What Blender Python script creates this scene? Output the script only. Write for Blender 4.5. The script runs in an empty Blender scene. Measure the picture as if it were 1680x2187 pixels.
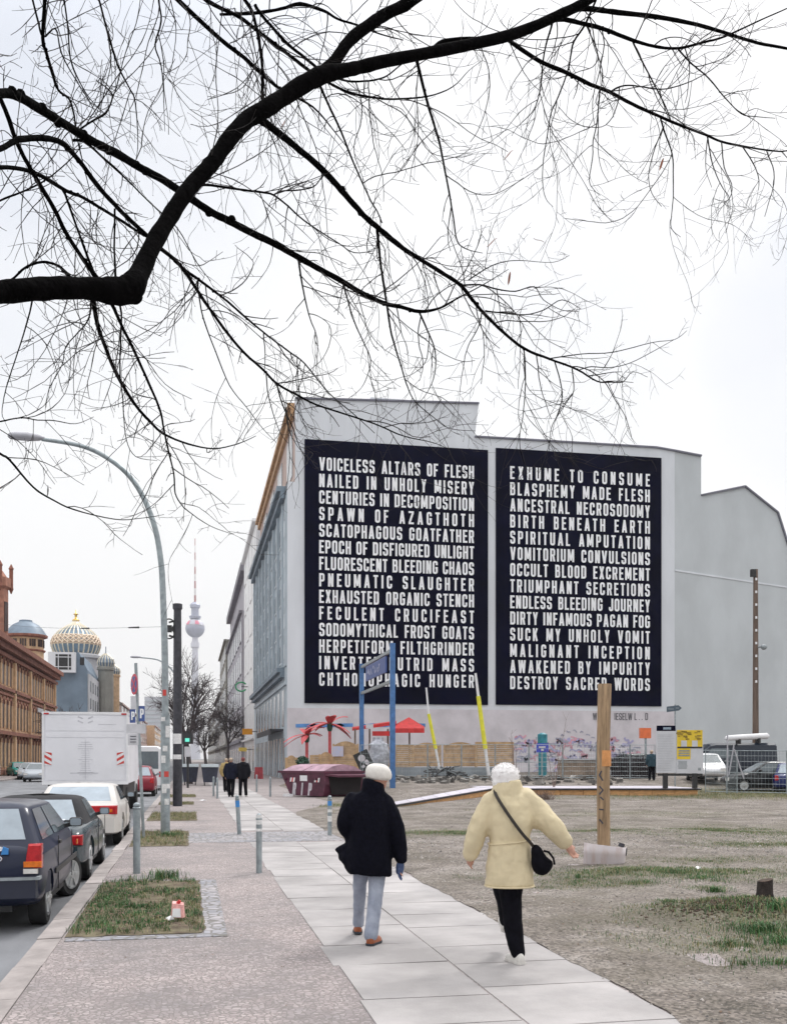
import bpy, bmesh, math, random
from mathutils import Vector, Matrix, noise
R = math.radians
random.seed(7)
S = bpy.context.scene
COL = S.collection
# ------------------------------------------------------------------ camera
CX, HY, F, EYE = 840.0, 1620.0, 2184.0, 1.65          # picture measured on a 1680 x 2187 copy
TH = math.atan(432.0 / 2184.0); c_, s_ = math.cos(TH), math.sin(TH)
cam = bpy.data.cameras.new('camera'); cam_o = bpy.data.objects.new('camera', cam); COL.objects.link(cam_o)
cam_o.location = (0, 0, EYE); cam_o.rotation_euler = (R(90), 0, -TH)
cam.sensor_fit = 'HORIZONTAL'; cam.sensor_width = 36; cam.lens = F / 1680 * 36
cam.shift_y = (HY - 2187 / 2) / 1680; cam.clip_start = .1; cam.clip_end = 6000
S.camera = cam_o
# ------------------------------------------------------------------ light
SUN_EL, SUN_AZ = 52, 40                                # azimuth measured from +Y towards +X
w = bpy.data.worlds.new('World'); S.world = w; w.use_nodes = True
nt = w.node_tree; nt.nodes.clear()
def N(t, **k):
    n = nt.nodes.new(t)
    for a, b in k.items(): setattr(n, a, b)
    return n
out = N('ShaderNodeOutputWorld'); mixs = N('ShaderNodeMixShader')
b1 = N('ShaderNodeBackground'); b2 = N('ShaderNodeBackground')
sky = N('ShaderNodeTexSky'); sky.sky_type = 'NISHITA'; sky.sun_disc = False
sky.sun_elevation = R(SUN_EL); sky.sun_rotation = R(SUN_AZ); sky.air_density = 1.5; sky.dust_density = 4
nt.links.new(sky.outputs[0], b1.inputs[0]); b1.inputs[1].default_value = .1
tc = N('ShaderNodeTexCoord'); sep = N('ShaderNodeSeparateXYZ'); nt.links.new(tc.outputs['Generated'], sep.inputs[0])
ramp = N('ShaderNodeMapRange'); ramp.inputs[1].default_value = .55; ramp.inputs[2].default_value = 1.0
ramp.inputs[3].default_value = 1.02; ramp.inputs[4].default_value = 2.3
nt.links.new(sep.outputs[2], ramp.inputs[0])
nz = N('ShaderNodeTexNoise'); nz.inputs['Scale'].default_value = 2.6; nz.inputs['Detail'].default_value = 3; nz.inputs['Roughness'].default_value = .5
mp = N('ShaderNodeMapping'); mp.inputs['Location'].default_value = (.35, 1.1, .2); mp.inputs['Scale'].default_value = (1, 1, 1.8)
nt.links.new(tc.outputs['Generated'], mp.inputs[0]); nt.links.new(mp.outputs[0], nz.inputs[0])
cr = N('ShaderNodeValToRGB'); cr.color_ramp.elements[0].position = .40; cr.color_ramp.elements[0].color = (1, 1, 1, 1)
cr.color_ramp.elements[1].position = .66; cr.color_ramp.elements[1].color = (.72, .76, .88, 1)
nt.links.new(nz.outputs[0], cr.inputs[0])
def spot(px, py, tight):
    r_ = (px - CX) / F; v = Vector((r_ * c_ + s_, -r_ * s_ + c_, (HY - py) / F)).normalized()
    d = N('ShaderNodeVectorMath', operation='DOT_PRODUCT'); d.inputs[1].default_value = v; nt.links.new(tc.outputs['Generated'], d.inputs[0])
    m = N('ShaderNodeMapRange'); m.interpolation_type = 'SMOOTHSTEP'; m.inputs[1].default_value = tight; m.inputs[2].default_value = 1; nt.links.new(d.outputs['Value'], m.inputs[0]); return m.outputs[0]
s1, s2, s3 = spot(-250, -250, .90), spot(1850, 690, .984), spot(1500, 250, .93)
ad = N('ShaderNodeMath', operation='MAXIMUM'); nt.links.new(s1, ad.inputs[0]); nt.links.new(s2, ad.inputs[1])
half = N('ShaderNodeMath', operation='MULTIPLY'); half.inputs[1].default_value = .35; nt.links.new(s3, half.inputs[0])
ad2 = N('ShaderNodeMath', operation='MAXIMUM'); nt.links.new(ad.outputs[0], ad2.inputs[0]); nt.links.new(half.outputs[0], ad2.inputs[1])
nzr = N('ShaderNodeMapRange'); nzr.inputs[1].default_value = .3; nzr.inputs[2].default_value = .62; nzr.inputs[3].default_value = .35; nzr.inputs[4].default_value = 1.15; nt.links.new(nz.outputs[0], nzr.inputs[0])
mk = N('ShaderNodeMath', operation='MULTIPLY', use_clamp=True); nt.links.new(ad2.outputs[0], mk.inputs[0]); nt.links.new(nzr.outputs[0], mk.inputs[1])
tint = N('ShaderNodeMix', data_type='RGBA'); nt.links.new(mk.outputs[0], tint.inputs[0]); tint.inputs[6].default_value = (1, 1, 1, 1); tint.inputs[7].default_value = (.76, .795, .87, 1)
nt.links.new(tint.outputs[2], b2.inputs[0]); nt.links.new(ramp.outputs[0], b2.inputs[1])
mixs.inputs[0].default_value = .9
nt.links.new(b1.outputs[0], mixs.inputs[1]); nt.links.new(b2.outputs[0], mixs.inputs[2]); nt.links.new(mixs.outputs[0], out.inputs[0])
sun = bpy.data.lights.new('sun', 'SUN'); sun.energy = 1.5; sun.angle = R(11); sun.color = (1, .98, .955)
sun_o = bpy.data.objects.new('sun', sun); COL.objects.link(sun_o)
d_ = Vector((math.sin(R(SUN_AZ)) * math.cos(R(SUN_EL)), math.cos(R(SUN_AZ)) * math.cos(R(SUN_EL)), math.sin(R(SUN_EL))))
sun_o.rotation_euler = d_.to_track_quat('Z', 'Y').to_euler()
vs = S.view_settings; vs.view_transform = 'Standard'; vs.look = 'None'; vs.exposure = .12; vs.gamma = 1
S.cycles.max_bounces = 6

# ------------------------------------------------------------------ helpers
def P(px, py, zc):
    r = (px - CX) / F * zc
    return Vector((r * c_ + zc * s_, -r * s_ + zc * c_, EYE + (HY - py) / F * zc))
def PY(px, py, Y): return P(px, py, Y / (c_ - (px - CX) / F * s_))
def PX(px, py, X): return P(px, py, X / (s_ + (px - CX) / F * c_))
def ss(a, b, x):
    t = min(1, max(0, (x - a) / (b - a))); return t * t * (3 - 2 * t)
def hz(X, Y): return .5 * ss(41, 52, Y) * ss(6.2, 9.2, X) if Y < 81 else .5 * ss(6.2, 9.2, X)
def GT(px, zc, sink=0.0):
    v = P(px, HY, zc); v.z = hz(v.x, v.y) - sink; return v
def G(px, py, z=0.0):
    return P(px, py, F * (EYE - z) / (py - HY))
def V(*a): return Vector(a)
RIGHT = Vector((c_, -s_, 0)); FWD = Vector((s_, c_, 0)); UP = Vector((0, 0, 1))

class MB:
    def __init__(s): s.v = []; s.f = []; s.m = []
    def poly(s, vs, m=0):
        b = len(s.v); s.v += [tuple(v) for v in vs]; s.f.append(tuple(range(b, b + len(vs)))); s.m.append(m)
    def add(s, vs, fs, m=0):
        b = len(s.v); s.v += [tuple(v) for v in vs]
        for f in fs: s.f.append(tuple(b + i for i in f)); s.m.append(m)
    def box(s, x0, x1, y0, y1, z0, z1, m=0):
        s.hexa([(x0,y0,z0),(x1,y0,z0),(x1,y1,z0),(x0,y1,z0),(x0,y0,z1),(x1,y0,z1),(x1,y1,z1),(x0,y1,z1)], m)
    def hexa(s, p, m=0):
        s.add(p, [(3,2,1,0),(4,5,6,7),(0,1,5,4),(1,2,6,5),(2,3,7,6),(3,0,4,7)], m)
    def obox(s, c, u, v, w, m=0):
        c, u, v, w = map(Vector, (c, u, v, w))
        s.hexa([c-u-v-w, c+u-v-w, c+u+v-w, c-u+v-w, c-u-v+w, c+u-v+w, c+u+v+w, c-u+v+w], m)
    def bar(s, a, b, wx, wy, m=0):
        a, b = Vector(a), Vector(b); d = (b - a); n = d.normalized()
        u = n.cross(UP); u = u.normalized() if u.length > 1e-4 else Vector((1, 0, 0)); v = n.cross(u)
        s.obox((a + b) / 2, u * wx / 2, v * wy / 2, d / 2, m)
    def tube(s, pts, rad, n=8, m=0, cap=True, sq=None):
        pts = [Vector(p) for p in pts]
        if not hasattr(rad, '__len__'): rad = [rad] * len(pts)
        b = len(s.v); k = len(pts); up = None
        for i, p in enumerate(pts):
            t = (pts[min(i + 1, k - 1)] - pts[max(i - 1, 0)])
            t = t.normalized() if t.length > 1e-9 else Vector((0, 0, 1))
            if up is None:
                up = Vector((0, 0, 1)) if abs(t.z) < .9 else Vector((1, 0, 0))
            u = t.cross(up)
            if u.length < 1e-5: u = t.orthogonal()
            u.normalize(); v = u.cross(t).normalized(); up = v
            for j in range(n):
                a = 2 * math.pi * j / n
                s.v.append(tuple(p + (u * math.cos(a) + v * math.sin(a)) * rad[i]))
        for i in range(k - 1):
            for j in range(n):
                j2 = (j + 1) % n
                s.f.append((b + i*n + j, b + i*n + j2, b + (i+1)*n + j2, b + (i+1)*n + j)); s.m.append(m)
        if cap:
            s.f.append(tuple(b + j for j in range(n))[::-1]); s.m.append(m)
            s.f.append(tuple(b + (k-1)*n + j for j in range(n))); s.m.append(m)
    def rings(s, rings, m=0, cap=True, closed=True):
        b = len(s.v); n = len(rings[0])
        for r in rings: s.v += [tuple(p) for p in r]
        for i in range(len(rings) - 1):
            for j in range(n if closed else n - 1):
                j2 = (j + 1) % n
                s.f.append((b+i*n+j, b+i*n+j2, b+(i+1)*n+j2, b+(i+1)*n+j)); s.m.append(m)
        if cap:
            s.f.append(tuple(b + j for j in range(n))[::-1]); s.m.append(m)
            s.f.append(tuple(b + (len(rings)-1)*n + j for j in range(n))); s.m.append(m)
    def lathe(s, prof, c=(0,0,0), n=16, m=0, axis='z', cap=True):
        c = Vector(c); rr = []
        for r, h in prof:
            ring = []
            for j in range(n):
                a = 2*math.pi*j/n
                p = {'z': (r*math.cos(a), r*math.sin(a), h), 'x': (h, r*math.cos(a), r*math.sin(a)), 'y': (r*math.sin(a), h, r*math.cos(a))}[axis]
                ring.append(c + Vector(p))
            rr.append(ring)
        s.rings(rr, m, cap)
    def prism(s, poly, depth, m=0, m_side=None):
        """poly: 3-D points of one face, depth: vector to the other face"""
        n = len(poly); d = Vector(depth); a = [Vector(p) for p in poly]; q = [p + d for p in a]
        b = len(s.v); s.v += [tuple(p) for p in a + q]
        s.f.append(tuple(range(b, b+n))); s.m.append(m)
        s.f.append(tuple(range(b+2*n-1, b+n-1, -1))); s.m.append(m)
        for i in range(n):
            j = (i+1) % n
            s.f.append((b+j, b+i, b+n+i, b+n+j)); s.m.append(m if m_side is None else m_side)
    def ball(s, c, rx, ry, rz, n=16, k=10, m=0):
        c = Vector(c); rr = []
        for i in range(k + 1):
            a = -math.pi/2 + math.pi*i/k
            rr.append([c + Vector((rx*max(.02, math.cos(a))*math.cos(2*math.pi*j/n), ry*max(.02, math.cos(a))*math.sin(2*math.pi*j/n), rz*math.sin(a))) for j in range(n)])
        s.rings(rr, m)
    def build(s, name, mats, parent=None, smooth=False, world=False, loc=None, fix=False):
        me = bpy.data.meshes.new(name); me.from_pydata(s.v, [], s.f)
        mats = mats if isinstance(mats, (list, tuple)) else [mats]
        for x in mats: me.materials.append(x)
        if len(mats) > 1: me.polygons.foreach_set('material_index', s.m)
        if fix:
            bm = bmesh.new(); bm.from_mesh(me); bmesh.ops.recalc_face_normals(bm, faces=bm.faces); bm.to_mesh(me); bm.free()
        if smooth:
            me.polygons.foreach_set('use_smooth', [True] * len(me.polygons))
            if smooth is not True:
                me.set_sharp_from_angle(angle=R(smooth))
        me.update()
        o = bpy.data.objects.new(name, me); COL.objects.link(o)
        if parent:
            o.parent = parent
            if world: o.matrix_parent_inverse = wmat(parent).inverted()
        if loc is not None: o.location = loc
        return o
def wmat(o):
    m = Matrix.LocRotScale(o.location, o.rotation_euler, o.scale)
    return wmat(o.parent) @ o.matrix_parent_inverse @ m if o.parent else m
def tag(o, label=None, cat=None, group=None, kind=None):
    if label: o['label'] = label
    if cat: o['category'] = cat
    if group: o['group'] = group
    if kind: o['kind'] = kind
    return o
def thing(name, label, cat, loc=(0, 0, 0), rz=0.0, group=None):
    o = bpy.data.objects.new(name, None); COL.objects.link(o); o.empty_display_size = .2
    o.location = loc; o.rotation_euler = (0, 0, rz)
    return tag(o, label, cat, group)
def kids(o): return [x for x in bpy.data.objects if x.parent == o]
def dup(o, loc, rz=None, label=None, parent=None):
    c = o.copy(); COL.objects.link(c)
    if parent: c.parent = parent
    else:
        c.location = loc
        if rz is not None: c.rotation_euler = (0, 0, rz)
        if label: c['label'] = label
    for k in kids(o): dup(k, None, None, None, c)
    return c
def bake(o, mods):
    """apply modifiers (procedural shaping) into the mesh"""
    for t, kw in mods:
        m = o.modifiers.new(t.lower(), t)
        for a, b in kw.items(): setattr(m, a, b)
    dg = bpy.context.evaluated_depsgraph_get(); dg.update()
    me = bpy.data.meshes.new_from_object(o.evaluated_get(dg), depsgraph=dg)
    o.modifiers.clear(); old = o.data; o.data = me; me.name = old.name
    return o

# ------------------------------------------------------------------ materials
def mat(name, col, rough=.7, metal=0.0, var=.12, scale=6.0, bump=0.0, bscale=None, emit=None, spec=.5, coat=0.0, island=0.0, det=4, fold=0.0, fstretch=(1,1,.3), fscale=7, col2=None, spread=(.35,.65), stretch=None):
    m = bpy.data.materials.new(name); m.use_nodes = True; t = m.node_tree; b = t.nodes['Principled BSDF']
    L = t.links.new
    b.inputs['Roughness'].default_value = rough; b.inputs['Metallic'].default_value = metal
    b.inputs['Specular IOR Level'].default_value = spec; b.inputs['Coat Weight'].default_value = coat
    tcn = t.nodes.new('ShaderNodeTexCoord'); src = tcn.outputs['Object']
    if stretch:
        mpn = t.nodes.new('ShaderNodeMapping'); mpn.inputs['Scale'].default_value = stretch; L(src, mpn.inputs[0]); src = mpn.outputs[0]
    n = t.nodes.new('ShaderNodeTexNoise'); n.inputs['Scale'].default_value = scale; n.inputs['Detail'].default_value = det; n.inputs['Roughness'].default_value = .6
    L(src, n.inputs[0])
    r = t.nodes.new('ShaderNodeValToRGB'); e = r.color_ramp.elements
    e[0].position, e[1].position = spread
    c1 = [min(1, x * (1 - var)) for x in col]; c2 = col2 if col2 else [min(1, x * (1 + var)) for x in col]
    e[0].color = (*c1, 1); e[1].color = (*c2, 1); L(n.outputs[0], r.inputs[0]); colout = r.outputs[0]
    if island:
        g = t.nodes.new('ShaderNodeNewGeometry'); mr = t.nodes.new('ShaderNodeMapRange')
        mr.inputs[3].default_value = 1 - island; mr.inputs[4].default_value = 1 + island
        L(g.outputs['Random Per Island'], mr.inputs[0])
        mx = t.nodes.new('ShaderNodeVectorMath'); mx.operation = 'SCALE'; L(colout, mx.inputs[0]); L(mr.outputs[0], mx.inputs['Scale']); colout = mx.outputs[0]
    L(colout, b.inputs['Base Color'])
    nrm_ = None
    if fold:
        mpf = t.nodes.new('ShaderNodeMapping'); mpf.inputs['Scale'].default_value = fstretch; L(tcn.outputs['Object'], mpf.inputs[0]); nf = t.nodes.new('ShaderNodeTexNoise'); nf.inputs['Scale'].default_value = fscale; nf.inputs['Detail'].default_value = 2; nf.inputs['Distortion'].default_value = .6; L(mpf.outputs[0], nf.inputs[0])
        bf = t.nodes.new('ShaderNodeBump'); bf.inputs['Strength'].default_value = fold; bf.inputs['Distance'].default_value = .05; L(nf.outputs[0], bf.inputs['Height']); nrm_ = bf.outputs[0]; L(nrm_, b.inputs['Normal'])
    if bump:
        n2 = t.nodes.new('ShaderNodeTexNoise'); n2.inputs['Scale'].default_value = bscale or scale * 8; n2.inputs['Detail'].default_value = 5; L(src, n2.inputs[0])
        bp = t.nodes.new('ShaderNodeBump'); bp.inputs['Strength'].default_value = bump; bp.inputs['Distance'].default_value = .02; L(n2.outputs[0], bp.inputs['Height']); L(bp.outputs[0], b.inputs['Normal'])
        if nrm_: L(nrm_, bp.inputs['Normal'])
    if emit: b.inputs['Emission Color'].default_value = (*col, 1); b.inputs['Emission Strength'].default_value = emit
    return m
def srgb(r, g, b):
    f = lambda x: (x/255/12.92 if x/255 <= .04045 else ((x/255+.055)/1.055)**2.4)
    return (f(r), f(g), f(b))
M = {}
M['dark_steel'] = mat('dark_steel', (.045,.045,.055), .5, .3, .25, 9, .1)
M['galv'] = mat('galvanised_steel', (.30,.34,.36), .45, .5, .2, 7, .08)
M['grey_paint'] = mat('grey_paint', (.26,.29,.31), .5, 0, .2, 10, .05)
M['white_paint'] = mat('white_paint', (.75,.75,.77), .45, 0, .06, 3)
M['black'] = mat('black_plastic', (.02,.02,.022), .5, 0, .3, 8)
M['rubber'] = mat('tyre_rubber', (.018,.018,.019), .85, 0, .3, 14, .1)
M['rim'] = mat('wheel_rim', (.45,.46,.47), .35, .6, .1, 8)
M['glass'] = mat('car_glass', (.09,.115,.13), .06, 0, .15, 2, spec=.9)
M['glass_light'] = mat('rear_glass', (.30,.36,.42), .08, 0, .18, 2, spec=1.0)
M['pane'] = mat('window_pane', (.16,.19,.22), .15, 0, .3, .6, spec=.8)  # pane tone lightened to stand in for reflected sky
M['red_lens'] = mat('red_lens', (.45,.015,.02), .2, 0, .2, 20)
M['amber_lens'] = mat('amber_lens', (.7,.17,.015), .2, 0, .15, 20)
M['white_lens'] = mat('white_lens', (.7,.68,.66), .2, 0, .1, 20)
M['wood_post'] = mat('weathered_pole_wood', (.33,.225,.135), .85, 0, .35, 3, .25, 40, stretch=(6,6,.7))
M['wood_pale'] = mat('larch_fence_wood', (.46,.31,.18), .8, 0, .2, 4, .15, 30, island=.12)
M['wood_orange'] = mat('orange_timber', (.55,.30,.13), .75, 0, .2, 4, .1, 30, stretch=(1,1,5), island=.08)
M['blue_paint'] = mat('blue_steel_paint', (.055,.155,.36), .45, 0, .2, 5)
M['red'] = mat('red_canvas', (.52,.03,.03), .6, 0, .2, 3)
M['palm_red'] = mat('red_painted_metal', (.60,.10,.11), .5, 0, .2, 3)
M['orange'] = mat('orange_plastic', (.72,.16,.05), .5, 0, .1, 3)
M['yellow'] = mat('yellow_sleeve', (.72,.68,.04), .5, 0, .1, 3)
M['sign_blue'] = mat('blue_sign', (.055,.095,.27), .45, 0, .12, 5)
M['skin'] = mat('skin', (.52,.28,.21), .55, 0, .1, 12)
M['soil'] = mat('dark_soil', (.075,.05,.037), .95, 0, .4, 14, .4)
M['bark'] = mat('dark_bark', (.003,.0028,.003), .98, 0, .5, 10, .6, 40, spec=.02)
M['far_bark'] = mat('grey_bark', (.10,.085,.085), .95, 0, .3, 4)
M['dryleaf'] = mat('dry_brown_leaf', (.24,.075,.035), .8, 0, .3, 30)
# ================================================================== ground
def paving_mat(name, c1, c2, scale, joint=(.2,.19,.18), bump=.5, blotch=.18, warm=(1.04,.98,.98), cool=(.86,.90,.98)):
    m = bpy.data.materials.new(name); m.use_nodes = True; t = m.node_tree; b = t.nodes['Principled BSDF']; L = t.links.new; A = t.nodes.new
    b.inputs['Roughness'].default_value = .85
    tcn = A('ShaderNodeTexCoord')
    wob = A('ShaderNodeTexNoise'); wob.inputs['Scale'].default_value = 3.0; L(tcn.outputs['Object'], wob.inputs[0])
    mixv = A('ShaderNodeVectorMath'); mixv.operation = 'MULTIPLY_ADD'; mixv.inputs[1].default_value = (.12,.12,0); L(wob.outputs[1], mixv.inputs[0]); L(tcn.outputs['Object'], mixv.inputs[2])
    vo = A('ShaderNodeTexVoronoi'); vo.inputs['Scale'].default_value = scale; vo.inputs['Randomness'].default_value = .75; L(mixv.outputs[0], vo.inputs[0])
    ve = A('ShaderNodeTexVoronoi'); ve.feature = 'DISTANCE_TO_EDGE'; ve.inputs['Scale'].default_value = scale; ve.inputs['Randomness'].default_value = .75; L(mixv.outputs[0], ve.inputs[0])
    sp = A('ShaderNodeSeparateColor'); L(vo.outputs['Color'], sp.inputs[0])
    mx = A('ShaderNodeMix'); mx.data_type = 'RGBA'; mx.inputs[6].default_value = (*c1, 1); mx.inputs[7].default_value = (*c2, 1); L(sp.outputs[0], mx.inputs[0])
    nb = A('ShaderNodeTexNoise'); nb.inputs['Scale'].default_value = .6; nb.inputs['Detail'].default_value = 10; nb.inputs['Roughness'].default_value = .72; L(tcn.outputs['Object'], nb.inputs[0])
    rb = A('ShaderNodeValToRGB'); rb.color_ramp.elements[0].position = .35; rb.color_ramp.elements[0].color = (*[x*(1-blotch) for x in cool], 1)
    rb.color_ramp.elements[1].position = .6; rb.color_ramp.elements[1].color = (*warm, 1); L(nb.outputs[0], rb.inputs[0])
    mu = A('ShaderNodeMix'); mu.data_type = 'RGBA'; mu.blend_type = 'MULTIPLY'; mu.inputs[0].default_value = 1; L(mx.outputs[2], mu.inputs[6]); L(rb.outputs[0], mu.inputs[7])
    re = A('ShaderNodeMapRange'); re.inputs[1].default_value = .02; re.inputs[2].default_value = .13; L(ve.outputs[0], re.inputs[0])
    mj = A('ShaderNodeMix'); mj.data_type = 'RGBA'; mj.inputs[6].default_value = (*joint, 1); L(re.outputs[0], mj.inputs[0]); L(mu.outputs[2], mj.inputs[7])
    L(mj.outputs[2], b.inputs['Base Color'])
    bp = A('ShaderNodeBump'); bp.inputs['Strength'].default_value = bump; bp.inputs['Distance'].default_value = .008; L(re.outputs[0], bp.inputs['Height']); L(bp.outputs[0], b.inputs['Normal'])
    return m
M['mosaic'] = paving_mat('mosaic_paving', (.31,.278,.276), (.46,.42,.42), 25, joint=(.20,.18,.172), bump=.45, blotch=.38, warm=(1.04,.97,.96), cool=(.92,.92,.95))
M['setts'] = paving_mat('granite_setts', (.27,.275,.295), (.42,.41,.425), 8, joint=(.17,.16,.15), blotch=.15)
def crack_mat():
    m = mat('concrete_slab', (.365,.345,.343), .85, 0, .22, .9, .12, 60, island=.11, det=10); t = m.node_tree; L = t.links.new; A = t.nodes.new; b = t.nodes['Principled BSDF']
    src = b.inputs['Base Color'].links[0].from_socket; tcn = A('ShaderNodeTexCoord')
    wn = A('ShaderNodeTexNoise'); wn.inputs['Scale'].default_value = 4; wn.inputs['Detail'].default_value = 6; L(tcn.outputs['Object'], wn.inputs[0])
    mv = A('ShaderNodeVectorMath'); mv.operation = 'MULTIPLY_ADD'; mv.inputs[1].default_value = (.25,.25,0); L(wn.outputs[1], mv.inputs[0]); L(tcn.outputs['Object'], mv.inputs[2])
    ve = A('ShaderNodeTexVoronoi'); ve.feature = 'DISTANCE_TO_EDGE'; ve.inputs['Scale'].default_value = .75; L(mv.outputs[0], ve.inputs[0])
    n2 = A('ShaderNodeTexNoise'); n2.inputs['Scale'].default_value = .5; L(tcn.outputs['Object'], n2.inputs[0])
    lt_ = A('ShaderNodeMath'); lt_.operation = 'LESS_THAN'; lt_.inputs[1].default_value = .0042; L(ve.outputs[0], lt_.inputs[0]); gt = A('ShaderNodeMath'); gt.operation = 'GREATER_THAN'; gt.inputs[1].default_value = .72; L(n2.outputs[0], gt.inputs[0])
    mu = A('ShaderNodeMath'); mu.operation = 'MULTIPLY'; L(lt_.outputs[0], mu.inputs[0]); L(gt.outputs[0], mu.inputs[1])
    st_ = A('ShaderNodeTexNoise'); st_.inputs['Scale'].default_value = .8; st_.inputs['Detail'].default_value = 9; st_.inputs['Roughness'].default_value = .7; L(tcn.outputs['Object'], st_.inputs[0])
    sr = A('ShaderNodeMapRange'); sr.inputs[1].default_value = .52; sr.inputs[2].default_value = .72; sr.inputs[4].default_value = .5; L(st_.outputs[0], sr.inputs[0])
    m1 = A('ShaderNodeMix'); m1.data_type = 'RGBA'; L(sr.outputs[0], m1.inputs[0]); L(src, m1.inputs[6]); m1.inputs[7].default_value = (.25,.24,.25,1)
    m2 = A('ShaderNodeMix'); m2.data_type = 'RGBA'; L(mu.outputs[0], m2.inputs[0]); L(m1.outputs[2], m2.inputs[6]); m2.inputs[7].default_value = (.17,.155,.15,1); L(m2.outputs[2], b.inputs['Base Color']); return m
M['slab'] = crack_mat(); _ = lambda *a, **k: None
_('concrete_slab', (.415,.385,.385), .85, 0, .13, 1.3, .12, 60, island=.10, det=10)
M['kerb'] = mat('granite_kerb', (.335,.30,.29), .8, 0, .2, 3, .25, 90, island=.08, det=8)
M['asphalt'] = mat('worn_asphalt', (.185,.19,.205), .8, 0, .22, 1.1, .35, 160, det=9, stretch=(1,.35,1))
M['far_ground'] = mat('far_ground', (.2,.2,.19), .9, 0, .2, .02)
g = MB(); g.box(-1500, 1500, -400, 3500, -.6, -.3); tag(g.build('ground', M['far_ground']), kind='structure')
g = MB(); g.box(-14.2, -1.37, -6, 900, -.29, -.12); tag(g.build('road', M['asphalt']), kind='structure')
g = MB(); g.box(-17.4, -14.4, -6, 900, -.28, 0.0); tag(g.build('far_pavement', M['mosaic']), kind='structure')
g = MB(); g.box(-14.4, -14.2, -6, 900, -.28, .002); tag(g.build('far_kerb', M['kerb']), kind='structure')
g = MB(); g.box(-1.16, 9, -6, 900, -.29, 0); tag(g.build('pavement', M['mosaic']), kind='structure')
g = MB(); y = -6.0
while y < 220:
    l = random.uniform(.85, 1.35); dx = random.uniform(-.012, .012); dz = random.uniform(-.004, .008)
    g.hexa([(-1.385+dx,y+.006,-.28),(-1.165+dx,y+.006,-.28),(-1.165+dx,y+l,-.28),(-1.385+dx,y+l,-.28),(-1.375+dx,y+.006,dz),(-1.165+dx,y+.006,dz+.006),(-1.165+dx,y+l,dz+.006),(-1.375+dx,y+l,dz)]); y += l + .004
tag(g.build('kerb', M['kerb']), kind='structure')
# slab path in two courses, joints staggered, a band of setts crossing it
g = MB()
for x0, x1, y in ((1.13, 2.04, -4.6), (2.055, 3.03, -4.1)):
    while y < 76:
        l = random.uniform(.72, 1.28)
        if 20.2 < y + l/2 < 23.0: y += l; continue
        jx = random.uniform(-.03, .03); a = random.uniform(-.003,.003); cz = .006
        e0 = x0 + (jx if x0 < 2 else .0); e1 = x1 + (jx if x1 > 2.5 else 0)
        g.hexa([(e0,y,-.05),(e1,y+.01,-.05),(e1,y+l-.012,-.05),(e0,y+l-.018,-.05),(e0,y,cz+a),(e1,y+.01,cz-a),(e1,y+l-.012,cz-a),(e0,y+l-.018,cz+a)]); y += l
tag(g.build('path', M['slab']), kind='structure')
g = MB(); g.box(-1.1, 4.6, 20.3, 23.0, -.04, .004); tag(g.build('crossing', M['setts']), kind='structure')
g = MB(); g.box(.12, .33, 9.75, 14.1, -.04, .007); g.box(-1.12,.33,9.58,9.75,-.04,.0075); tag(g.build('paving_edge', M['setts']), kind='structure')

GREENS = [(*G(px, py)[:2], rx, ry, a) for px, py, rx, ry, a in ((1420,1868,1.9,.8,1.1),(1290,1890,.9,.5,.8),(1520,1897,.3,.2,1.5),(1600,1960,1.1,.8,1.3),(1670,1985,.9,.9,1.4),(1560,2020,.9,.5,.7),
    (960,1780,1.6,1.2,.9),(1220,1775,1.6,1.0,.7),(1600,1775,3,2,.55),(1660,1805,2,1,.6),(1600,1700,7,4.5,1.2),(1350,1740,4,2,.45),(700,1722,2.6,1.6,1.0),(1430,1930,.2,.12,1.5),(1540,1840,1.2,.8,.5),(1650,1880,1.2,.6,.6),(1180,1830,.8,.5,.5))]
STUMP = G(1634, 1934, .1)
def greens(x, y):
    v = 0
    for gx, gy, rx, ry, a in GREENS:
        d = ((x-gx)/(rx*1.15))**2 + ((y-gy)/ry)**2
        v = max(v, a * math.exp(-d * 1.4))
    n = noise.noise((x*.9, y*.9, 3.3)) * .5 + noise.noise((x*2.9, y*2.9, 8.1)) * .45
    return max(0, min(1, v * (1 + n) + n * .30 - .07))
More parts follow.
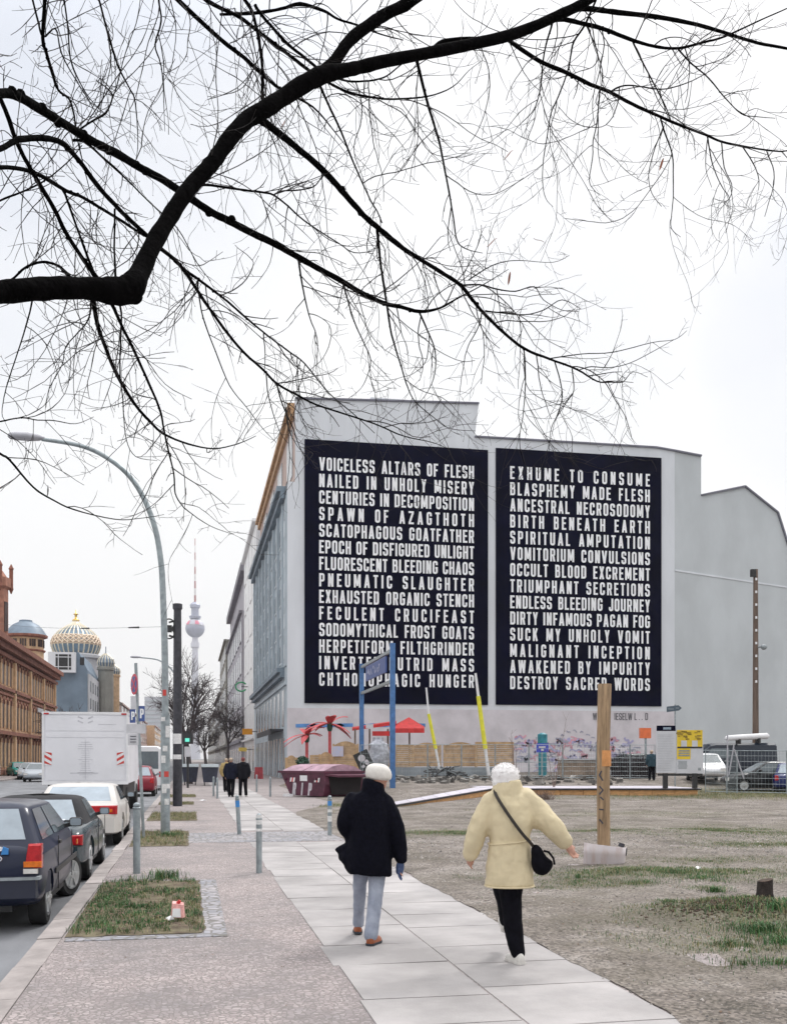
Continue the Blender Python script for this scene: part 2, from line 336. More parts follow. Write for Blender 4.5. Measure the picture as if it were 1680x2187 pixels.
def lot_mat():
    m = bpy.data.materials.new('lot_gravel'); m.use_nodes = True; t = m.node_tree; b = t.nodes['Principled BSDF']; L = t.links.new; A = t.nodes.new
    b.inputs['Roughness'].default_value = .95
    tcn = A('ShaderNodeTexCoord'); n1 = A('ShaderNodeTexNoise'); n1.inputs['Scale'].default_value = .9; n1.inputs['Detail'].default_value = 10; n1.inputs['Roughness'].default_value = .72; L(tcn.outputs['Object'], n1.inputs[0])
    r1 = A('ShaderNodeValToRGB'); e = r1.color_ramp.elements; e[0].position = .32; e[0].color = (.085,.075,.060,1); e[1].position = .66; e[1].color = (.285,.255,.235,1)
    x = e.new(.48); x.color = (.175,.15,.132,1); L(n1.outputs[0], r1.inputs[0])
    vo = A('ShaderNodeTexVoronoi'); vo.inputs['Scale'].default_value = 44; L(tcn.outputs['Object'], vo.inputs[0])
    sp = A('ShaderNodeSeparateColor'); L(vo.outputs['Color'], sp.inputs[0]); mr = A('ShaderNodeMapRange'); mr.inputs[3].default_value = .45; mr.inputs[4].default_value = 1.6; L(sp.outputs[1], mr.inputs[0])
    sc = A('ShaderNodeVectorMath'); sc.operation = 'SCALE'; L(r1.outputs[0], sc.inputs[0]); L(mr.outputs[0], sc.inputs['Scale'])
    at = A('ShaderNodeVertexColor'); at.layer_name = 'green'; s2 = A('ShaderNodeSeparateColor'); L(at.outputs[0], s2.inputs[0])
    mg = A('ShaderNodeMix'); mg.data_type = 'RGBA'; L(s2.outputs[0], mg.inputs[0]); L(sc.outputs[0], mg.inputs[6]); mg.inputs[7].default_value = (.13,.125,.07,1)
    nd = A('ShaderNodeTexNoise'); nd.inputs['Scale'].default_value = .32; nd.inputs['Detail'].default_value = 8; nd.inputs['Roughness'].default_value = .7; L(tcn.outputs['Object'], nd.inputs[0])
    rd_ = A('ShaderNodeMapRange'); rd_.inputs[1].default_value = .48; rd_.inputs[2].default_value = .64; rd_.inputs[4].default_value = .55; L(nd.outputs[0], rd_.inputs[0])
    md = A('ShaderNodeMix'); md.data_type = 'RGBA'; L(rd_.outputs[0], md.inputs[0]); L(mg.outputs[2], md.inputs[6]); md.inputs[7].default_value = (.115,.10,.07,1)
    L(md.outputs[2], b.inputs['Base Color'])
    n3 = A('ShaderNodeTexNoise'); n3.inputs['Scale'].default_value = 32; n3.inputs['Detail'].default_value = 6; L(tcn.outputs['Object'], n3.inputs[0])
    bp = A('ShaderNodeBump'); bp.inputs['Strength'].default_value = .8; bp.inputs['Distance'].default_value = .03; L(n3.outputs[0], bp.inputs['Height']); L(bp.outputs[0], b.inputs['Normal'])
    return m
M['lot'] = lot_mat()
def lot_edge(y):
    e = 3.02 + .08 * noise.noise((y*.8, 0, 0)) + .05*noise.noise((y*3, 4, 0))
    return e + 2.1 * ss(30, 38, y) - .0 + 2.2 * ss(60, 75, y)
def lot_z(x, y):
    e = min(1, max(0, (x - lot_edge(y)) / .5))
    mound = .16 * math.exp(-(((x-STUMP.x+.25)/.9)**2 + ((y-STUMP.y+.15)/.7)**2))
    return hz(x, y) + e * (.012 + .03 * noise.noise((x*.7, y*.7, 1)) + .012*noise.noise((x*3, y*3, 2)) + mound) + .009
g = MB(); ys = []; y = -5.0
while y < 80: ys.append(y); y += .16 if y < 20 else (.4 if y < 45 else 1.2)
ys.append(80.3)
xs = [0]; 
while xs[-1] < 60: xs.append(xs[-1] + (.14 if xs[-1] < 9 else .6 if xs[-1] < 20 else 2.5))
for yy in ys:
    e = lot_edge(yy)
    for x in xs: g.v.append((e + x, yy, lot_z(e + x, yy)))
nx = len(xs)
for j in range(len(ys) - 1):
    for i in range(nx - 1): g.f.append((j*nx+i, j*nx+i+1, (j+1)*nx+i+1, (j+1)*nx+i)); g.m.append(0)
lot = g.build('lot_ground', M['lot'], smooth=True); tag(lot, kind='structure')
ca = lot.data.color_attributes.new('green', 'FLOAT_COLOR', 'POINT')
for i, v in enumerate(lot.data.vertices):
    q = greens(v.co.x, v.co.y) * .8; ca.data[i].color = (q, q, q, 1)
g = MB()
SOILS = [(-1.14,.12,9.8,14.05),(-1.14,-.05,19.6,23.6),(-1.14,.15,27.5,31.5),(-1.14,.1,37,39),(-1.14,.2,44,47),(-1.14,-.1,2.9,5.4)]
for x0, x1, y0, y1 in SOILS:
    n0 = len(g.v); ni, nj = 14, 36
    for j in range(nj+1):
        for i in range(ni+1):
            x = x0+(x1-x0)*i/ni; y = y0+(y1-y0)*j/nj; ed = min(i, ni-i, j, nj-j)
            jx, jy = (.05*noise.noise((x*5,y*5,1)), .09*noise.noise((x*5,y*5,7))) if ed == 0 and x > -1.1 else (0, 0); g.v.append((x+jx, y+jy, .0065 + (.012*(1+noise.noise((x*4,y*4,5))) if ed > 0 else 0)))
    for j in range(nj):
        for i in range(ni): a = n0+j*(ni+1)+i; g.f.append((a,a+1,a+ni+2,a+ni+1)); g.m.append(0)
M['pit'] = mat('tree_pit_soil', (.13,.09,.065), .95, 0, .35, 5, .6, 60, col2=(.19,.165,.10), det=8)
tag(g.build('planting_strip', M['pit'], smooth=True), kind='structure')

# grass, pebbles and leaf litter (uncountable)
M['grass_green'] = mat('green_grass', (.05,.135,.04), .7, 0, .3, 3, island=.4)
M['grass_dry'] = mat('dry_grass', (.27,.235,.125), .8, 0, .25, 3, island=.35)
def blades(g, x, y, z, n, h, spread, m_fn):
    for _ in range(n):
        a = random.uniform(0, 6.28); rr = spread * (math.sqrt(random.random()) if spread < .12 else abs(random.gauss(0, .62))); bx, by = x + rr*math.cos(a), y + rr*math.sin(a)
        l = h * random.uniform(.5, 1.3); ln = random.uniform(.1, 1.0) * l; d = random.uniform(0, 6.28); wd = .004 + .06*l*.5
        ox, oy = math.cos(d)*ln, math.sin(d)*ln; px, py = -math.sin(d)*wd*.5, math.cos(d)*wd*.5
        b = len(g.v); k = m_fn()
        g.v += [(bx-px,by-py,z-.01),(bx+px,by+py,z-.01),(bx+ox*.4+px*.8,by+oy*.4+py*.8,z+l*.6),(bx+ox*.4-px*.8,by+oy*.4-py*.8,z+l*.6),(bx+ox,by+oy,z+l*.85)]
        g.f += [(b,b+1,b+2,b+3),(b+3,b+2,b+4)]; g.m += [k,k]
g = MB()
for x0, x1, y0, y1 in SOILS:
    near = y0 == 9.8
    for _ in range(int((x1-x0)*(y1-y0)*(330 if near else 110))):
        x, y = random.uniform(x0+.03, x1-.03), random.uniform(y0+.05, y1-.05)
        q = noise.noise((x*1.7, y*1.7, 9))*.7 + noise.noise((x*5,y*5,2))*.4 + (.35 if near and x < -.7 else 0)
        if near and q < -.12: continue
        gp = .9 if near and q > .0 else (.45 if near else .25)
        blades(g, x, y, .02, random.randint(3, 8), .05 if near else .06, .05, lambda: 0 if random.random() < gp else 1)
for x, y, h, n in ((-.42,14.3,.14,150),(-.3,14.4,.12,120),(-.5,22.1,.12,200),(-.35,21.9,.1,150),(-.8,14.2,.08,60)): blades(g, x, y, .01, n, h, .2, lambda: 0 if random.random() < .8 else 1)
tag(g.build('grass', [M['grass_green'], M['grass_dry']]), 'short patchy grass in the planting strips along the kerb', 'grass', kind='stuff')
g = MB(); k = 0
while k < 15000:
    if random.random() < .62: x = random.uniform(3.2, 13); y = random.uniform(5, 22)
    else: x = random.uniform(3.2, 30); y = random.uniform(20, 52)
    q = greens(x, y)
    if x < lot_edge(y)+.1 or random.random() > q*1.25: 
        k += .12; continue
    k += 1; bank = y > 30
    dry = .72 if bank else .42
    blades(g, x, y, lot_z(x, y), random.randint(5, 11) if not bank else 9, .026 + .03*max(0, q-.35) + (.06 if bank else 0), .11 if not bank else .35, lambda: 1 if random.random() < dry else 0)
for px_, py_, h, n, sp_ in ((1660,1962,.085,420,.3),(1610,1985,.08,320,.3),(1668,2005,.08,260,.3),(1640,1985,.085,300,.3),(1560,2010,.06,200,.3),(1590,2050,.05,200,.35),(1660,2050,.06,200,.3),(1540,1960,.05,120,.2),(1525,1898,.07,260,.17),(1440,1862,.06,320,.5),(1500,1872,.06,300,.5),(1380,1880,.05,200,.4),(1235,1872,.07,90,.2),(1430,1930,.04,90,.1),(1675,1930,.08,250,.25),(1600,1925,.07,160,.2)):
    x, y = G(px_, py_, .05)[:2]
    blades(g, x, y, lot_z(x, y), n, h, sp_, lambda: 0 if random.random() < .85 else 1)
tag(g.build('lot_grass', [M['grass_green'], M['grass_dry']]), 'thin green and dry grass tufts spread over the gravel lot', 'grass', kind='stuff')
M['pebble'] = mat('pebbles', (.26,.238,.225), .9, 0, .2, 2, island=.6)
g = MB()
for _ in range(11000):
    if random.random() < .7: x = random.uniform(3.0, 12); y = 4.5 + 16*random.random()**1.3
    else: x = random.uniform(3.2, 22); y = random.uniform(16, 44)
    if x < lot_edge(y)-.1: continue
    r = random.uniform(.006, .017) * (1.6 if random.random() < .06 else 1) * (1.0 if y < 16 else 1.7); z = lot_z(x, y); a = random.uniform(0, 3); k = []
    for j in range(5):
        q = a + j*1.2566; k.append((x+math.cos(q)*r*random.uniform(.7,1.2), y+math.sin(q)*r*random.uniform(.7,1.2), z-.004))
    b = len(g.v); g.v += k + [(x, y, z + r*random.uniform(.5, .9))]
    for j in range(5): g.f.append((b+j, b+(j+1)%5, b+5)); g.m.append(0)
tag(g.build('pebbles', M['pebble']), 'loose pebbles strewn over the gravel lot', 'gravel', kind='stuff')
M['litter_leaf'] = mat('leaf_litter', (.13,.085,.06), .9, 0, .3, 2, island=.6)
g = MB()
for _ in range(4200):
    q = random.random()
    if q < .45: x = random.uniform(3.2, 13); y = random.uniform(5, 22); z = lot_z(x, y) if x > lot_edge(y) else .01
    elif q < .72: x = random.uniform(-1.1, .1); y = random.uniform(9.85, 14); z = .045
    elif q < .85: x = random.gauss(STUMP.x-.3, .8); y = random.gauss(STUMP.y-.6, .6); z = lot_z(x, y)
    else: x = random.uniform(-1.1, 1.1); y = random.uniform(6, 40); z = .006
    if x > 1.1 and x < lot_edge(y): continue
    r = random.uniform(.008, .026) if q < .85 else random.uniform(.006,.016); a = random.uniform(0, 6.3); u = V(math.cos(a), math.sin(a), random.uniform(-.3,.3))*r; v = V(-math.sin(a), math.cos(a), random.uniform(-.3,.3))*r*.5
    c = V(x, y, z + .008); g.poly([c-u, c-v, c+u*.9, c+v])
tag(g.build('dead_leaves', M['litter_leaf']), 'dead leaves and crumbs of dirt on the ground', 'leaf litter', kind='stuff')
# ================================================================== lettering (condensed grotesque built from strokes)
def rp(pts, r, closed=False, k=5):
    out = []; n = len(pts)
    for i in range(n):
        p = Vector(pts[i]).to_2d()
        if not closed and i in (0, n-1): out.append(p); continue
        a = Vector(pts[i-1]).to_2d(); b = Vector(pts[(i+1) % n]).to_2d()
        u, v = a - p, b - p; rr = min(r, u.length*.499, v.length*.499); u.normalize(); v.normalize()
        for j in range(k+1):
            t = j/k; out.append((p+u*rr)*(1-t)**2 + p*2*t*(1-t) + (p+v*rr)*t*t)
    return out
def strip(pts, t, closed=False):
    pts = [Vector(p).to_2d() for p in pts]; n = len(pts); L_, R_ = [], []
    for i in range(n):
        if closed: a, b = pts[i-1], pts[(i+1) % n]
        else: a, b = pts[max(0, i-1)], pts[min(n-1, i+1)]
        d1 = (pts[i]-a); d2 = (b-pts[i]); d1 = d1.normalized() if d1.length > 1e-9 else d2.normalized(); d2 = d2.normalized() if d2.length > 1e-9 else d1
        d = (d1+d2); d = d.normalized() if d.length > 1e-6 else d1
        nn = Vector((-d.y, d.x)); cosv = max(.5, nn.dot(Vector((-d1.y, d1.x))))
        L_.append(pts[i]+nn*t/2/cosv); R_.append(pts[i]-nn*t/2/cosv)
    m = n if closed else n-1
    return [[L_[i], R_[i], R_[(i+1) % n], L_[(i+1) % n]] for i in range(m)]
def glyph(ch, w, t):
    """list of strokes; each stroke is a list of quads, in a cell w wide and 1 high"""
    L, Rr, B, T = t/2, w-t/2, t*.46, 1-t*.46; h = t*.92; rd = (w-t)*.5
    S_ = lambda *p: strip(p, h); st = lambda x: [[(x-t/2,0),(x+t/2,0),(x+t/2,1),(x-t/2,1)]]
    dg = lambda x0, x1: [[(x0,0),(x0+t*1.02,0),(x1+t*1.02,1),(x1,1)]]
    g = {
     'A': lambda: [dg(0, w/2-t*.55), [[(w-t,0),(w,0),(w/2+t*.55,1),(w/2-t*.45,1)]], S_((w*.24,.26),(w*.76,.26))],
     'B': lambda: [st(L), strip(rp([(L,T),(Rr-t*.1,T),(Rr-t*.1,.53),(L,.53)], rd*.7), h), strip(rp([(L,.53),(Rr,.53),(Rr,B),(L,B)], rd*.8), h)],
     'C': lambda: [strip(rp([(Rr,.64),(Rr,T),(L,T),(L,B),(Rr,B),(Rr,.36)], rd), t)],
     'D': lambda: [st(L), strip(rp([(L,T),(Rr,T),(Rr,B),(L,B)], rd*.95), t)],
     'E': lambda: [st(L), S_((t,T),(w,T)), S_((t,.52),(w*.9,.52)), S_((t,B),(w,B))],
     'F': lambda: [st(L), S_((t,T),(w,T)), S_((t,.50),(w*.88,.50))],
     'G': lambda: [strip(rp([(Rr,.68),(Rr,T),(L,T),(L,B),(Rr,B),(Rr,.47),(w*.52,.47)], rd, k=4)[:-6] + [(Rr,.47)], t), S_((w*.52,.46),(w,.46))],
     'H': lambda: [st(L), st(Rr), S_((t,.51),(w-t,.51))],
     'I': lambda: [st(w/2)],
     'J': lambda: [strip(rp([(Rr,1),(Rr,B),(L,B),(L,.32)], rd), t)],
     'K': lambda: [st(L), strip([(t*.9,.36),(w-t*.5,1)], t), strip([(w*.45,.60),(w-t*.5,0)], t)],
     'L': lambda: [st(L), S_((t,B),(w,B))],
     'M': lambda: [st(L), st(Rr), [[(t*.3,1),(t*1.15,1),(w/2+t*.42,.12),(w/2-t*.42,.12)]], [[(w-t*1.15,1),(w-t*.3,1),(w/2+t*.42,.12),(w/2-t*.42,.12)]]],
     'N': lambda: [st(L), st(Rr), [[(0,1),(t*1.1,1),(w,0),(w-t*1.1,0)]]],
     'O': lambda: [strip(rp([(L,B),(Rr,B),(Rr,T),(L,T)], rd, True), t, True)],
     'P': lambda: [st(L), strip(rp([(L,T),(Rr,T),(Rr,.44),(L,.44)], rd*.85), h)],
     'Q': lambda: [strip(rp([(L,B),(Rr,B),(Rr,T),(L,T)], rd, True), t, True), strip([(w*.55,.25),(w,-.04)], t*.8)],
     'R': lambda: [st(L), strip(rp([(L,T),(Rr,T),(Rr,.47),(L,.47)], rd*.85), h), [[(w-t*1.02,0),(w,0),(w*.5+t*.75,.48),(w*.5-t*.2,.48)]]],
     'S': lambda: [strip(rp([(Rr,.69),(Rr,T),(L,T),(L,.53),(Rr,.47),(Rr,B),(L,B),(L,.31)], rd*.95), t)],
     'T': lambda: [st(w/2), S_((0,T),(w,T))],
     'U': lambda: [strip(rp([(L,1),(L,B),(Rr,B),(Rr,1)], rd), t)],
     'V': lambda: [[[(w/2-t*.55,0),(w/2+t*.5,0),(t,1),(0,1)]], [[(w/2-t*.5,0),(w/2+t*.55,0),(w,1),(w-t,1)]]],
     'W': lambda: [[[(w*.27-t*.5,0),(w*.27+t*.5,0),(t,1),(0,1)]], [[(w*.27-t*.5,0),(w*.27+t*.5,0),(w/2+t*.45,1),(w/2-t*.45,1)]], [[(w*.73-t*.5,0),(w*.73+t*.5,0),(w/2+t*.45,1),(w/2-t*.45,1)]], [[(w*.73-t*.5,0),(w*.73+t*.5,0),(w,1),(w-t,1)]]],
     'X': lambda: [strip([(t*.5,0),(w-t*.5,1)], t), strip([(t*.5,1),(w-t*.5,0)], t)],
     'Y': lambda: [[[(w/2-t/2,0),(w/2+t/2,0),(w/2+t/2,.42),(w/2-t/2,.42)]], [[(w/2-t/2,.42),(w/2+t/2,.42),(t,1),(0,1)]], [[(w/2-t/2,.42),(w/2+t/2,.42),(w,1),(w-t,1)]]],
     'Z': lambda: [S_((0,T),(w,T)), S_((0,B),(w,B)), [[(0,h),(t*1.1,h),(w,1-h),(w-t*1.1,1-h)]]],
     '.': lambda: [[[(w/2-t/2,0),(w/2+t/2,0),(w/2+t/2,t),(w/2-t/2,t)]]],
    }
    return g[ch]()
GW = {'I': .16, 'M': .54, 'W': .62, 'E': .36, 'F': .35, 'L': .34, 'T': .37, 'J': .37, '.': .16, 'A': .45, 'V': .45}
def lettering(g, text, o, u, v, n, H, width=None, t=.158, lift=.004, m=0, words=None):
    """write text on a plane: o = lower left corner, u right, v up, n out of the wall"""
    o, u, v, n = Vector(o), Vector(u), Vector(v), Vector(n)
    ws = [.2 if c == ' ' else GW.get(c, .415) for c in text]; gap = .07; nat = sum(ws) + gap*(len(ws)-1)
    if width:
        W = width / H; free = (W - sum(ws)) / (len(ws)-1)
        if free < .045:
            k = (W - .045*(len(ws)-1)) / sum(ws); ws = [x*k for x in ws]; t = t*max(.8, k); free = .045
        elif free > .12: ws = [x*(1.5 if c == ' ' else 1) for x, c in zip(ws, text)]; free = (W - sum(ws)) / (len(ws)-1)
        gap = free
    x = 0; k = 0
    for c, wd in zip(text, ws):
        if c == ' ' and words is not None: g = MB(); words.append(g)
        if c != ' ':
            for stroke in glyph(c, wd, t):
                k += 1; z = lift * (1 + k % 5)
                for q in stroke: g.poly([o + u*((x+p[0])*H) + v*(p[1]*H) + n*z for p in q], m)
        x += wd + gap
# ================================================================== the gable building with the two lettered boards
GY, FX = 80.4, PX(613, HY, 7.4).x
M['white_wall'] = mat('painted_white_render', (.66,.685,.73), .85, 0, .07, .5, .05, 12, stretch=(1,1,.22), det=9)
M['low_wall'] = mat('pinkish_base_paint', (.60,.565,.60), .85, 0, .11, .6, .05, 12)
M['stucco'] = mat('grey_stucco', (.51,.54,.565), .9, 0, .07, .35, .3, 6, stretch=(1,1,.5), det=11)
M['facade'] = mat('blue_grey_facade', (.42,.48,.53), .8, 0, .1, .5)
M['facade_dark'] = mat('dark_blue_grey_trim', (.20,.25,.30), .7, 0, .15, .6)
M['navy'] = mat('navy_board', (.0018,.0024,.014), .85, 0, .35, .35, spec=.05, det=8)
M['letter'] = mat('white_lettering', (.86,.87,.90), .8, 0, .05, 1)
M['copper_eave'] = mat('ochre_eave', (.50,.31,.17), .7, 0, .2, 1)
M['attic'] = mat('attic_render', (.52,.40,.36), .85, 0, .1, .5)
def ZY(px, py): return PY(px, py, GY)
b = thing('apartment_building', 'tall building with a windowless white gable wall and blue grey street front', 'building', (FX+20, GY+10, 0))
zc0 = ZY(613, 1028).z; Ztop = zc0
g = MB()
def GP(px, py): v = ZY(px, py); return V(v.x, GY, v.z)
xr1 = GP(1440, 963).x
body = [V(FX, GY, -.2), GP(613, 1028), GP(626, 1010), GP(1013, 933+0), GP(1400, 957), GP(1440, 964), V(xr1, GY, -.2)]
body[2] = V(FX+.6, GY, body[1].z)
g.prism([body[0], body[1], body[2], V(GP(630,1009).x, GY, GP(630,1009).z)] + [GP(630, 852), GP(1022, 863), GP(1013, 934)] + body[4:], (0, 43, 0), 0)
low = GP(613, 1512).z
wl = g.build('wall', [M['white_wall']], b, world=True)
g = MB(); g.prism([GP(1440,964)+V(.003,.02,0), GP(1497,975)+V(0,.02,0), GP(1497,1059)+V(0,.02,0), GP(1590,1040)+V(0,.02,0), GP(1660,1096)+V(0,.02,0), GP(1682,1165)+V(0,.02,0), GP(1760,1500)+V(0,.02,0), V(GP(1760,1500).x, GY+.02, -.2), V(xr1+.003, GY+.02, -.2)], (0, 14, 0), 0)
o = g.build('side_wall', M['stucco'], b, world=True); o['label'] = 'grey stuccoed end of the gable wall with a stepped roofline'
g = MB(); g.box(FX-.012, xr1-.01, GY-.012, GY+.3, -.1, low); o = g.build('wall_base', M['low_wall'], b, world=True)
g = MB()
for a, c in ((GP(630,852), GP(1022,863)), (GP(1013,934), GP(1400,957)), (GP(1400,957), GP(1440,964)), (GP(1440,964), GP(1497,975)), (GP(1497,1059), GP(1590,1040)), (GP(1590,1040), GP(1660,1096)), (GP(1660,1096), GP(1682,1165))):
    d = (c-a).normalized(); g.obox((a+c)/2 + V(0, .2, .06), d*((c-a).length/2), V(0, .34, 0), V(-d.z, 0, d.x)*.07)
M['flash'] = mat('zinc_flashing', (.16,.16,.2), .5, .3, .1, 1)
g.build('roof_edge', M['flash'], b, world=True)
g = MB(); a, c = GP(797, 848), GP(867, 862); g.box(a.x, c.x, GY+.5, GY+4, c.z-1, a.z); g.box(a.x-.15, c.x+.15, GY+.4, GY+4.1, a.z, a.z+.12); g.build('roof_hatch', M['white_wall'], b, world=True)
g = MB(); a = PX(630, 1237, FX)  # faint tie line across the stucco
q0, q1 = GP(1441, 1218), GP(1679, 1254); g.obox((q0+q1)/2+V(0,-.01,0), (q1-q0)/2, V(0,.02,0), V(0,0,.07)); g.build('wall_seam', M['white_wall'], b, world=True)
# street front (faces -X)
g = MB(); xf = FX - .03; Y0, Y1 = GY+.0, 121.5
g.box(xf, FX+.3, Y0+.02, Y1, -.1, Ztop-.05); g.build('facade', M['facade'], b, world=True)
g = MB(); g.box(FX-.75, FX+.5, Y0+.9, Y1+.6, Ztop-.55, Ztop-.15); g.box(FX-.45, FX+.3, Y0+.9, Y1+.4, Ztop-1.1, Ztop-.56); g.build('cornice', M['facade_dark'], b, world=True)
zm = PX(608, 1434, FX).z
g = MB(); g.box(FX-.65, FX+.2, Y0+2.0, Y1+.5, zm-.1, zm+.28); g.box(FX-.4, FX+.2, Y0+2.0, Y1+.4, zm-.5, zm-.11); g.build('cornice', M['facade_dark'], b, world=True)
ax = GP(630, 900).x
g = MB(); g.box(ax-.04, ax+.3, GY+.05, Y1, Ztop-.1, GP(622,861).z); o = g.build('attic_storey', M['attic'], b, world=True)
ze = GP(622, 861).z
g = MB(); g.box(ax-.55, ax+.5, GY+.25, Y1+.6, ze-.25, ze+.12); g.box(ax-.3, ax+.3, GY+.25, Y1+.4, ze-.9, ze-.26); g.build('eave', M['copper_eave'], b, world=True)
bays = 8; bw = (Y1-Y0-3.2)/bays
for i in range(bays+1):
    g = MB(); yy = Y0+2.4+i*bw; g.box(FX-.24, FX+.1, yy-.3, yy+.3, zm+.3, Ztop-1.3); g.build('pilaster', M['facade'], b, world=True)
g = MB()
g.box(FX-.12, FX+.1, Y0+.06, Y0+2.1, zm+.3, Ztop-1.3); g.box(FX-.16,FX+.1, Y0+.06, Y1, zm-1.2, zm-.9)
g.build('corner_strip', M['facade'], b, world=True)
zr = [zm+.9+(Ztop-1.7-zm-.9)/5*k for k in range(6)]
M['win_frame'] = mat('pale_window_frame', (.55,.6,.65), .5, 0, .08, 1)
for i in range(bays):
    for k in range(5):
        y0 = Y0+2.4+i*bw+.55; y1 = y0+bw-1.1
        g = MB(); g.box(FX-.06, FX+.05, y0, y1, zr[k], zr[k+1]-1.0); g.box(FX-.09, FX-.055, (y0+y1)/2-.06, (y0+y1)/2+.06, zr[k], zr[k+1]-1.0, 1); g.box(FX-.09,FX-.055,y0,y1,zr[k]-.14,zr[k],1)
        g.build('window', [M['pane'], M['win_frame']], b, world=True)
for k in range(5):                                            # narrow light slots beside the corner
    g = MB(); g.box(FX-.15, FX+.05, Y0+.75, Y0+1.5, zr[k], zr[k+1]-1.3); g.build('window', M['win_frame'], b, world=True)
for i in range(9):
    y0 = Y0+2.2+i*4.2; g = MB(); g.box(FX-.06, FX+.05, y0, y0+1.9, zm-4.4, zm-1.5); g.build('window', M['pane'], b, world=True)
for i in range(6):
    y0 = Y0+2.0+i*6.3; g = MB(); g.box(FX-.07, FX+.05, y0, y0+4.3, .1, 3.3); g.box(FX-.12, FX+.05, y0+2.0, y0+2.2, .1, 3.3, 1); g.build('shop_window' if i else 'door', [M['pane'], M['facade']], b, world=True)
g = MB(); g.box(FX-1.1, FX, Y0+3, Y0+20, 3.9, 4.05); g.box(FX-1.12, FX-1.05, Y0+3, Y0+20, 3.6, 4.05); g.build('canopy', M['dark_steel'], b, world=True)
for k in range(4):
    y0 = Y0+1.5+k*9.4; g = MB(); g.box(ax-.10, ax+.1, y0, y0+4.6, Ztop+.9, ze-1.6); g.build('window', M['pane'], b, world=True)
# the fading painted inscription
M['faded'] = mat('faded_black_paint', (.13,.125,.14), .9, 0, .2, 2)
g = MB(); q = GP(1265, 1538); hh = GP(1265,1523).z-q.z
lettering(g, 'W', q+V(0,-.03,0), (1,0,0), UP, (0,-1,0), hh, t=.12); g.build('inscription_word', M['faded'], b, world=True); g = MB(); q = GP(1311, 1538); lettering(g, 'IESELW', q+V(0,-.03,0), (1,0,0), UP, (0,-1,0), hh, GP(1349,1538).x-q.x, t=.12)
g.build('inscription_word', M['faded'], b, world=True); g = MB(); q = GP(1354, 1538); lettering(g, 'L', q+V(0,-.03,0), (1,0,0), UP, (0,-1,0), hh, t=.12)
for px_ in (1363, 1369): lettering(g, '.', GP(px_, 1538)+V(0,-.03,0), (1,0,0), UP, (0,-1,0), hh, t=.12)
g.build('inscription_word', M['faded'], b, world=True); g = MB(); lettering(g, 'D', GP(1377,1538)+V(0,-.03,0), (1,0,0), UP, (0,-1,0), hh, t=.12)
g.build('inscription_word', M['faded'], b, world=True)
# graffiti: blue bar and scribbles
GR = [mat('graffiti_blue', (.10,.25,.55), .8, 0, .2, 2), mat('graffiti_pink', (.62,.33,.40), .8, 0, .2, 2), mat('graffiti_grey', (.34,.34,.42), .8, 0, .2, 2), mat('graffiti_lilac', (.40,.38,.58), .8, 0, .2, 2)]
g = MB(); kk = 0
def scrib(px, py, wpx, hpx, n, m, wd):
    global kk
    pts = []
    for i in range(n): pts.append((px + wpx*(i/(n-1)) + random.uniform(-1, 1)*wpx*.12, py + random.uniform(-.5, .5)*hpx))
    q = [GP(a, c) for a, c in rp(pts, 6, k=4)]; kk += 1
    for j, s in enumerate(strip([(v.x, v.z) for v in q], wd)): g.poly([V(p.x, GY-.025-.003*(kk % 8), p.y) for p in s], m)
for px_, wd_ in ((616, 140), (770, 70), (843, 58)): scrib(px_, 1549, wd_, 3, 8, 0, .28)
for k in range(120):
    x = random.uniform(1085, 1345); y_ = random.uniform(1578, 1648) if x > 1100 else random.uniform(1570, 1600); z_ = random.choice((1,1,2,2,3,3)); scrib(x, y_, random.uniform(8, 30), random.uniform(6, 20), random.randint(5, 9), z_, random.uniform(.05, .20))
for k in range(9): a = k/8*2.4+.35; p_ = (1225-48*math.cos(a), 1602-40*math.sin(a)); scrib(p_[0], p_[1], 7, 6, 4, 2, .09)
for k in range(3): scrib(1330, 1630-7*k, 110, 10, 14, random.choice((2,3)), .12)
g.build('graffiti', GR, b, world=True)

T1 = ['VOICELESS ALTARS OF FLESH','NAILED IN UNHOLY MISERY','CENTURIES IN DECOMPOSITION','SPAWN OF AZAGTHOTH','SCATOPHAGOUS GOATFATHER','EPOCH OF DISFIGURED UNLIGHT','FLUORESCENT BLEEDING CHAOS','PNEUMATIC SLAUGHTER','EXHAUSTED ORGANIC STENCH','FECULENT CRUCIFEAST','SODOMYTHICAL FROST GOATS','HERPETIFORM FILTHGRINDER','INVERTED PUTRID MASS','CHTHONOPHAGIC HUNGER']
T2 = ['EXHUME TO CONSUME','BLASPHEMY MADE FLESH','ANCESTRAL NECROSODOMY','BIRTH BENEATH EARTH','SPIRITUAL AMPUTATION','VOMITORIUM CONVULSIONS','OCCULT BLOOD EXCREMENT','TRIUMPHANT SECRETIONS','ENDLESS BLEEDING JOURNEY','DIRTY INFAMOUS PAGAN FOG','SUCK MY UNHOLY VOMIT','MALIGNANT INCEPTION','AWAKENED BY IMPURITY','DESTROY SACRED WORDS']
def board(label, tl, br, tx0, tx1, ty0, ty1, lines):
    a, c = GP(*tl), GP(*br); t = thing('billboard', label, 'billboard', ((a.x+c.x)/2, GY, c.z), group='lettered boards on the gable wall')
    g = MB(); g.box(a.x, c.x, GY-.10, GY-.014, c.z, a.z); g.build('panel', M['navy'], t, world=True)
    x0, x1 = GP(tx0, 1300).x, GP(tx1, 1300).x; z1 = GP(tx0, ty0).z; z0 = GP(tx0, ty1).z
    pitch = (z1-z0)/(len(lines)-.17); H = pitch*.80
    for i, s in enumerate(lines):
        ws = [MB()]; lettering(ws[0], s, V(x0, GY-.104, z1-H-i*pitch), (1,0,0), UP, (0,-1,0), H, x1-x0, lift=.005, words=ws)
        for q in ws: q.build('lettered_word', M['letter'], t, world=True)
